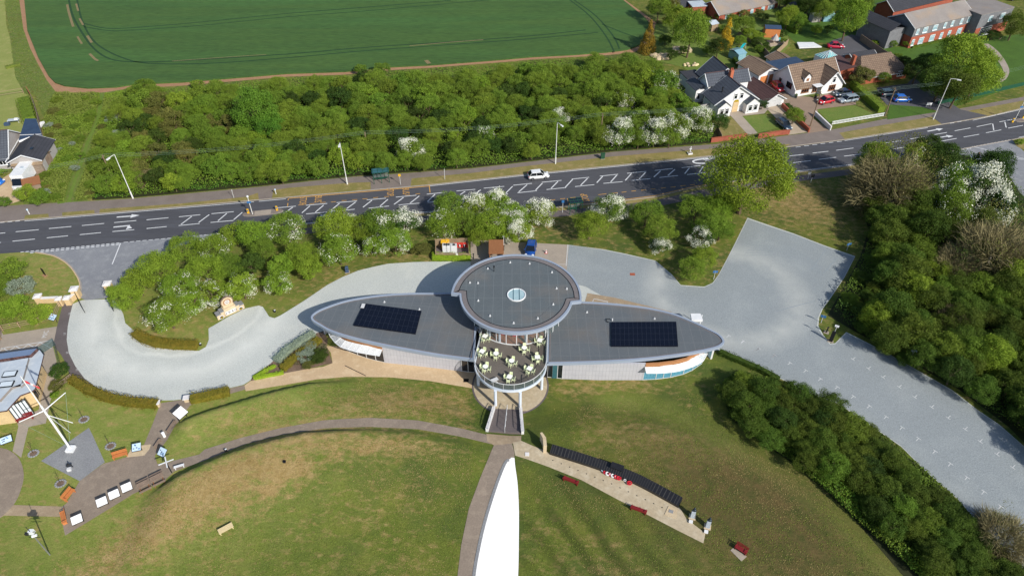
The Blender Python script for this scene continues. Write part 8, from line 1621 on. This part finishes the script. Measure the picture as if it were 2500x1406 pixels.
scatter('bramble_strip', 'bright low brambles along the lawn side of the lower thicket', [([(1762,940),(1775,985),(1850,1062),(1950,1142),(2080,1265),(2240,1412),(2290,1470),(2330,1470),(2270,1395),(2110,1245),(1975,1118),(1870,1035),(1800,975),(1785,935)], 1)], 16000, 1.3, .22, ['leaf_green','leaf_fresh'], 14)
fill([(120,240),(240,238),(215,340),(180,440),(160,488),(75,490),(118,380)], 34, 30, 9, 16, [('r',None),('t',None),('e',None),('g',None),('t',None)], 'scrub_bush', lambda a, b, k: 'small %s scrub bush left of the grass track, %s' % (adj(k), pick(b, [(320,'upper part'),(400,'middle part'),(9999,'lower part')])), 'bush', 'scrub bushes beside the grass track', hk=.6, seed=21)
fill([(262,235),(310,230),(290,300),(250,340),(238,420),(228,470),(196,484),(215,400),(236,320)], 30, 28, 10, 17, [('r',None),('t',None),('g',None),('t',None)], 'scrub_bush', lambda a, b, k: 'small %s scrub bush right of the grass track, %s' % (adj(k), pick(b, [(320,'upper part'),(400,'middle part'),(9999,'lower part')])), 'bush', 'scrub bushes beside the grass track', hk=.7, seed=22)
gl = lambda a, b, k: 'small %s garden shrub %s' % (adj(k), pick(a, [(1680,'near the field corner'),(1740,'below the spreading pine'),(1800,'left of the turquoise slide'),(1860,'right of the turquoise slide'),(1930,'around the summerhouse'),(2000,'by the pool cover'),(2090,'left of the asphalt yard'),(2240,'beside the care home wing'),(9999,'on the care home side')])+(', rear' if b < 60 else ', front'))
for poly, sx, sy, sd in (([(1600,30),(1700,45),(1740,100),(1730,130),(1640,150),(1605,120)],44,30,31), ([(1745,30),(1900,25),(1925,90),(1905,130),(1850,128),(1790,140),(1770,80)],36,26,32), ([(1925,20),(2120,-5),(2130,60),(2080,80),(1990,75),(1940,95)],40,26,33), ([(2130,60),(2150,95),(2215,115),(2230,160),(2170,135),(2110,80)],34,24,34)):
    fill(poly, sx, sy, 8, 17, [('g',None),('G',None),('D',None),('r',None),('s',None),('D',None)], 'garden_shrub', gl, 'shrub', 'shrubs of the back gardens', hk=.85, seed=sd, jit=.45)
fill([(1900,-20),(2150,-30),(2130,8),(2000,10),(1910,6)], 40, 22, 20, 30, [('D',None),('G',None),('w',None)], 'tree', lambda a, b, k: '%s tree along the top edge %s' % (adj(k), pick(a, [(1980,'above the sheds'),(2060,'above the greenhouse'),(9999,'left of the care home')])), 'tree', 'trees along the top edge', hk=1.1, seed=36)
scatter('field_edge_scrub', 'low leafy scrub between the field margin and the thicket', [([(262,232),(304,226),(444,217),(700,195),(845,190),(953,179),(1055,172),(1234,158),(1300,152),(1480,142),(1600,142),(1640,200),(1640,222),(1600,182),(1480,182),(1234,196),(953,216),(700,232),(444,250),(300,272)], 1)], 24000, .8, .26, ['leaf_thicket','leaf_green'], 15)
scatter('rough_herbage', 'tall rough grass strip beside the field track', [([(10,0),(48,0),(57,75),(74,124),(94,163),(114,200),(135,230),(105,290),(84,232),(60,226),(38,190)], 1)], 9000, .5, .22, ['leaf_scrub','leaf_rust'], 5)
scatter('undergrowth', 'dark undergrowth on the floor of the right wood', [([(2105,430),(2300,374),(2430,392),(2480,470),(2600,640),(2700,1100),(2560,1130),(2440,1028),(2320,940),(2170,855),(2070,800),(2030,768),(2065,700),(2105,628),(2125,560),(2095,480)], 1)], 60000, 2.2, .3, ['leaf_wood','leaf_dark'], 6)
scatter('bramble_bank', 'leafy bramble bank around the lower right thicket', [([(1765,935),(1800,910),(1880,930),(1990,972),(2120,1042),(2260,1155),(2400,1295),(2520,1415),(2600,1500),(2300,1500),(2240,1406),(2080,1262),(1950,1142),(1860,1082),(1775,1020)], 1)], 60000, 1.2, .24, ['leaf_wood','leaf_green'], 7)
scatter('ivy_bed', 'low mixed leafy planting filling the bed by the left wing', [([(640,912),(690,880),(745,850),(790,822),(806,868),(795,885),(740,890)], 1)], 2500, .45, .2, ['leaf_sage','leaf_dark'], 8, thin=.35)
scatter('weeds', 'sparse weeds and small shrubs around the left fences', [([(-40,640),(40,690),(66,742),(130,748),(132,778),(0,800),(-40,800)], 1)], 8000, .6, .22, ['leaf_scrub','leaf_box'], 9)
scatter('grass_tufts', 'longer grass tufts at the edges of the lawns', [([(1830,528),(1960,560),(2090,620),(2110,560),(2080,470),(1960,450),(1900,470),(1860,500)], .5), ([(560,600),(760,560),(1000,540),(1050,600),(1040,630),(940,640),(860,655),(800,690),(700,740),(560,640)], .5)], 9000, .22, .12, ['leaf_scrub','leaf_rust'], 10)
leafmat('tuft', (116,128,52), (98,114,44), k=1.5, rand=.1); leafmat('tuft_dry', (160,142,96), (140,126,80), k=1.4, rand=.1)
scatter('lawn_tufts', 'scattered coarse tufts through the lower lawns', [([(420,1180),(600,1110),(900,1062),(1180,1090),(1140,1230),(1105,1430),(100,1430),(170,1320)], .5), ([(1275,1130),(1500,1225),(1700,1330),(1730,1310),(1660,1210),(1340,1070),(1340,1000),(1700,960),(1800,1050),(2000,1180),(2220,1420),(1280,1420)], .5)], 60000, .05, .11, ['tuft','tuft_dry'], 11, thin=.2)
scatter('lawn_tufts', 'scattered coarse tufts on the upper bank', [([(480,1040),(640,975),(880,930),(1150,965),(1185,1045),(1000,1012),(760,1020),(560,1065)], 1)], 11000, .05, .11, ['tuft','tuft_dry'], 12, thin=.2)
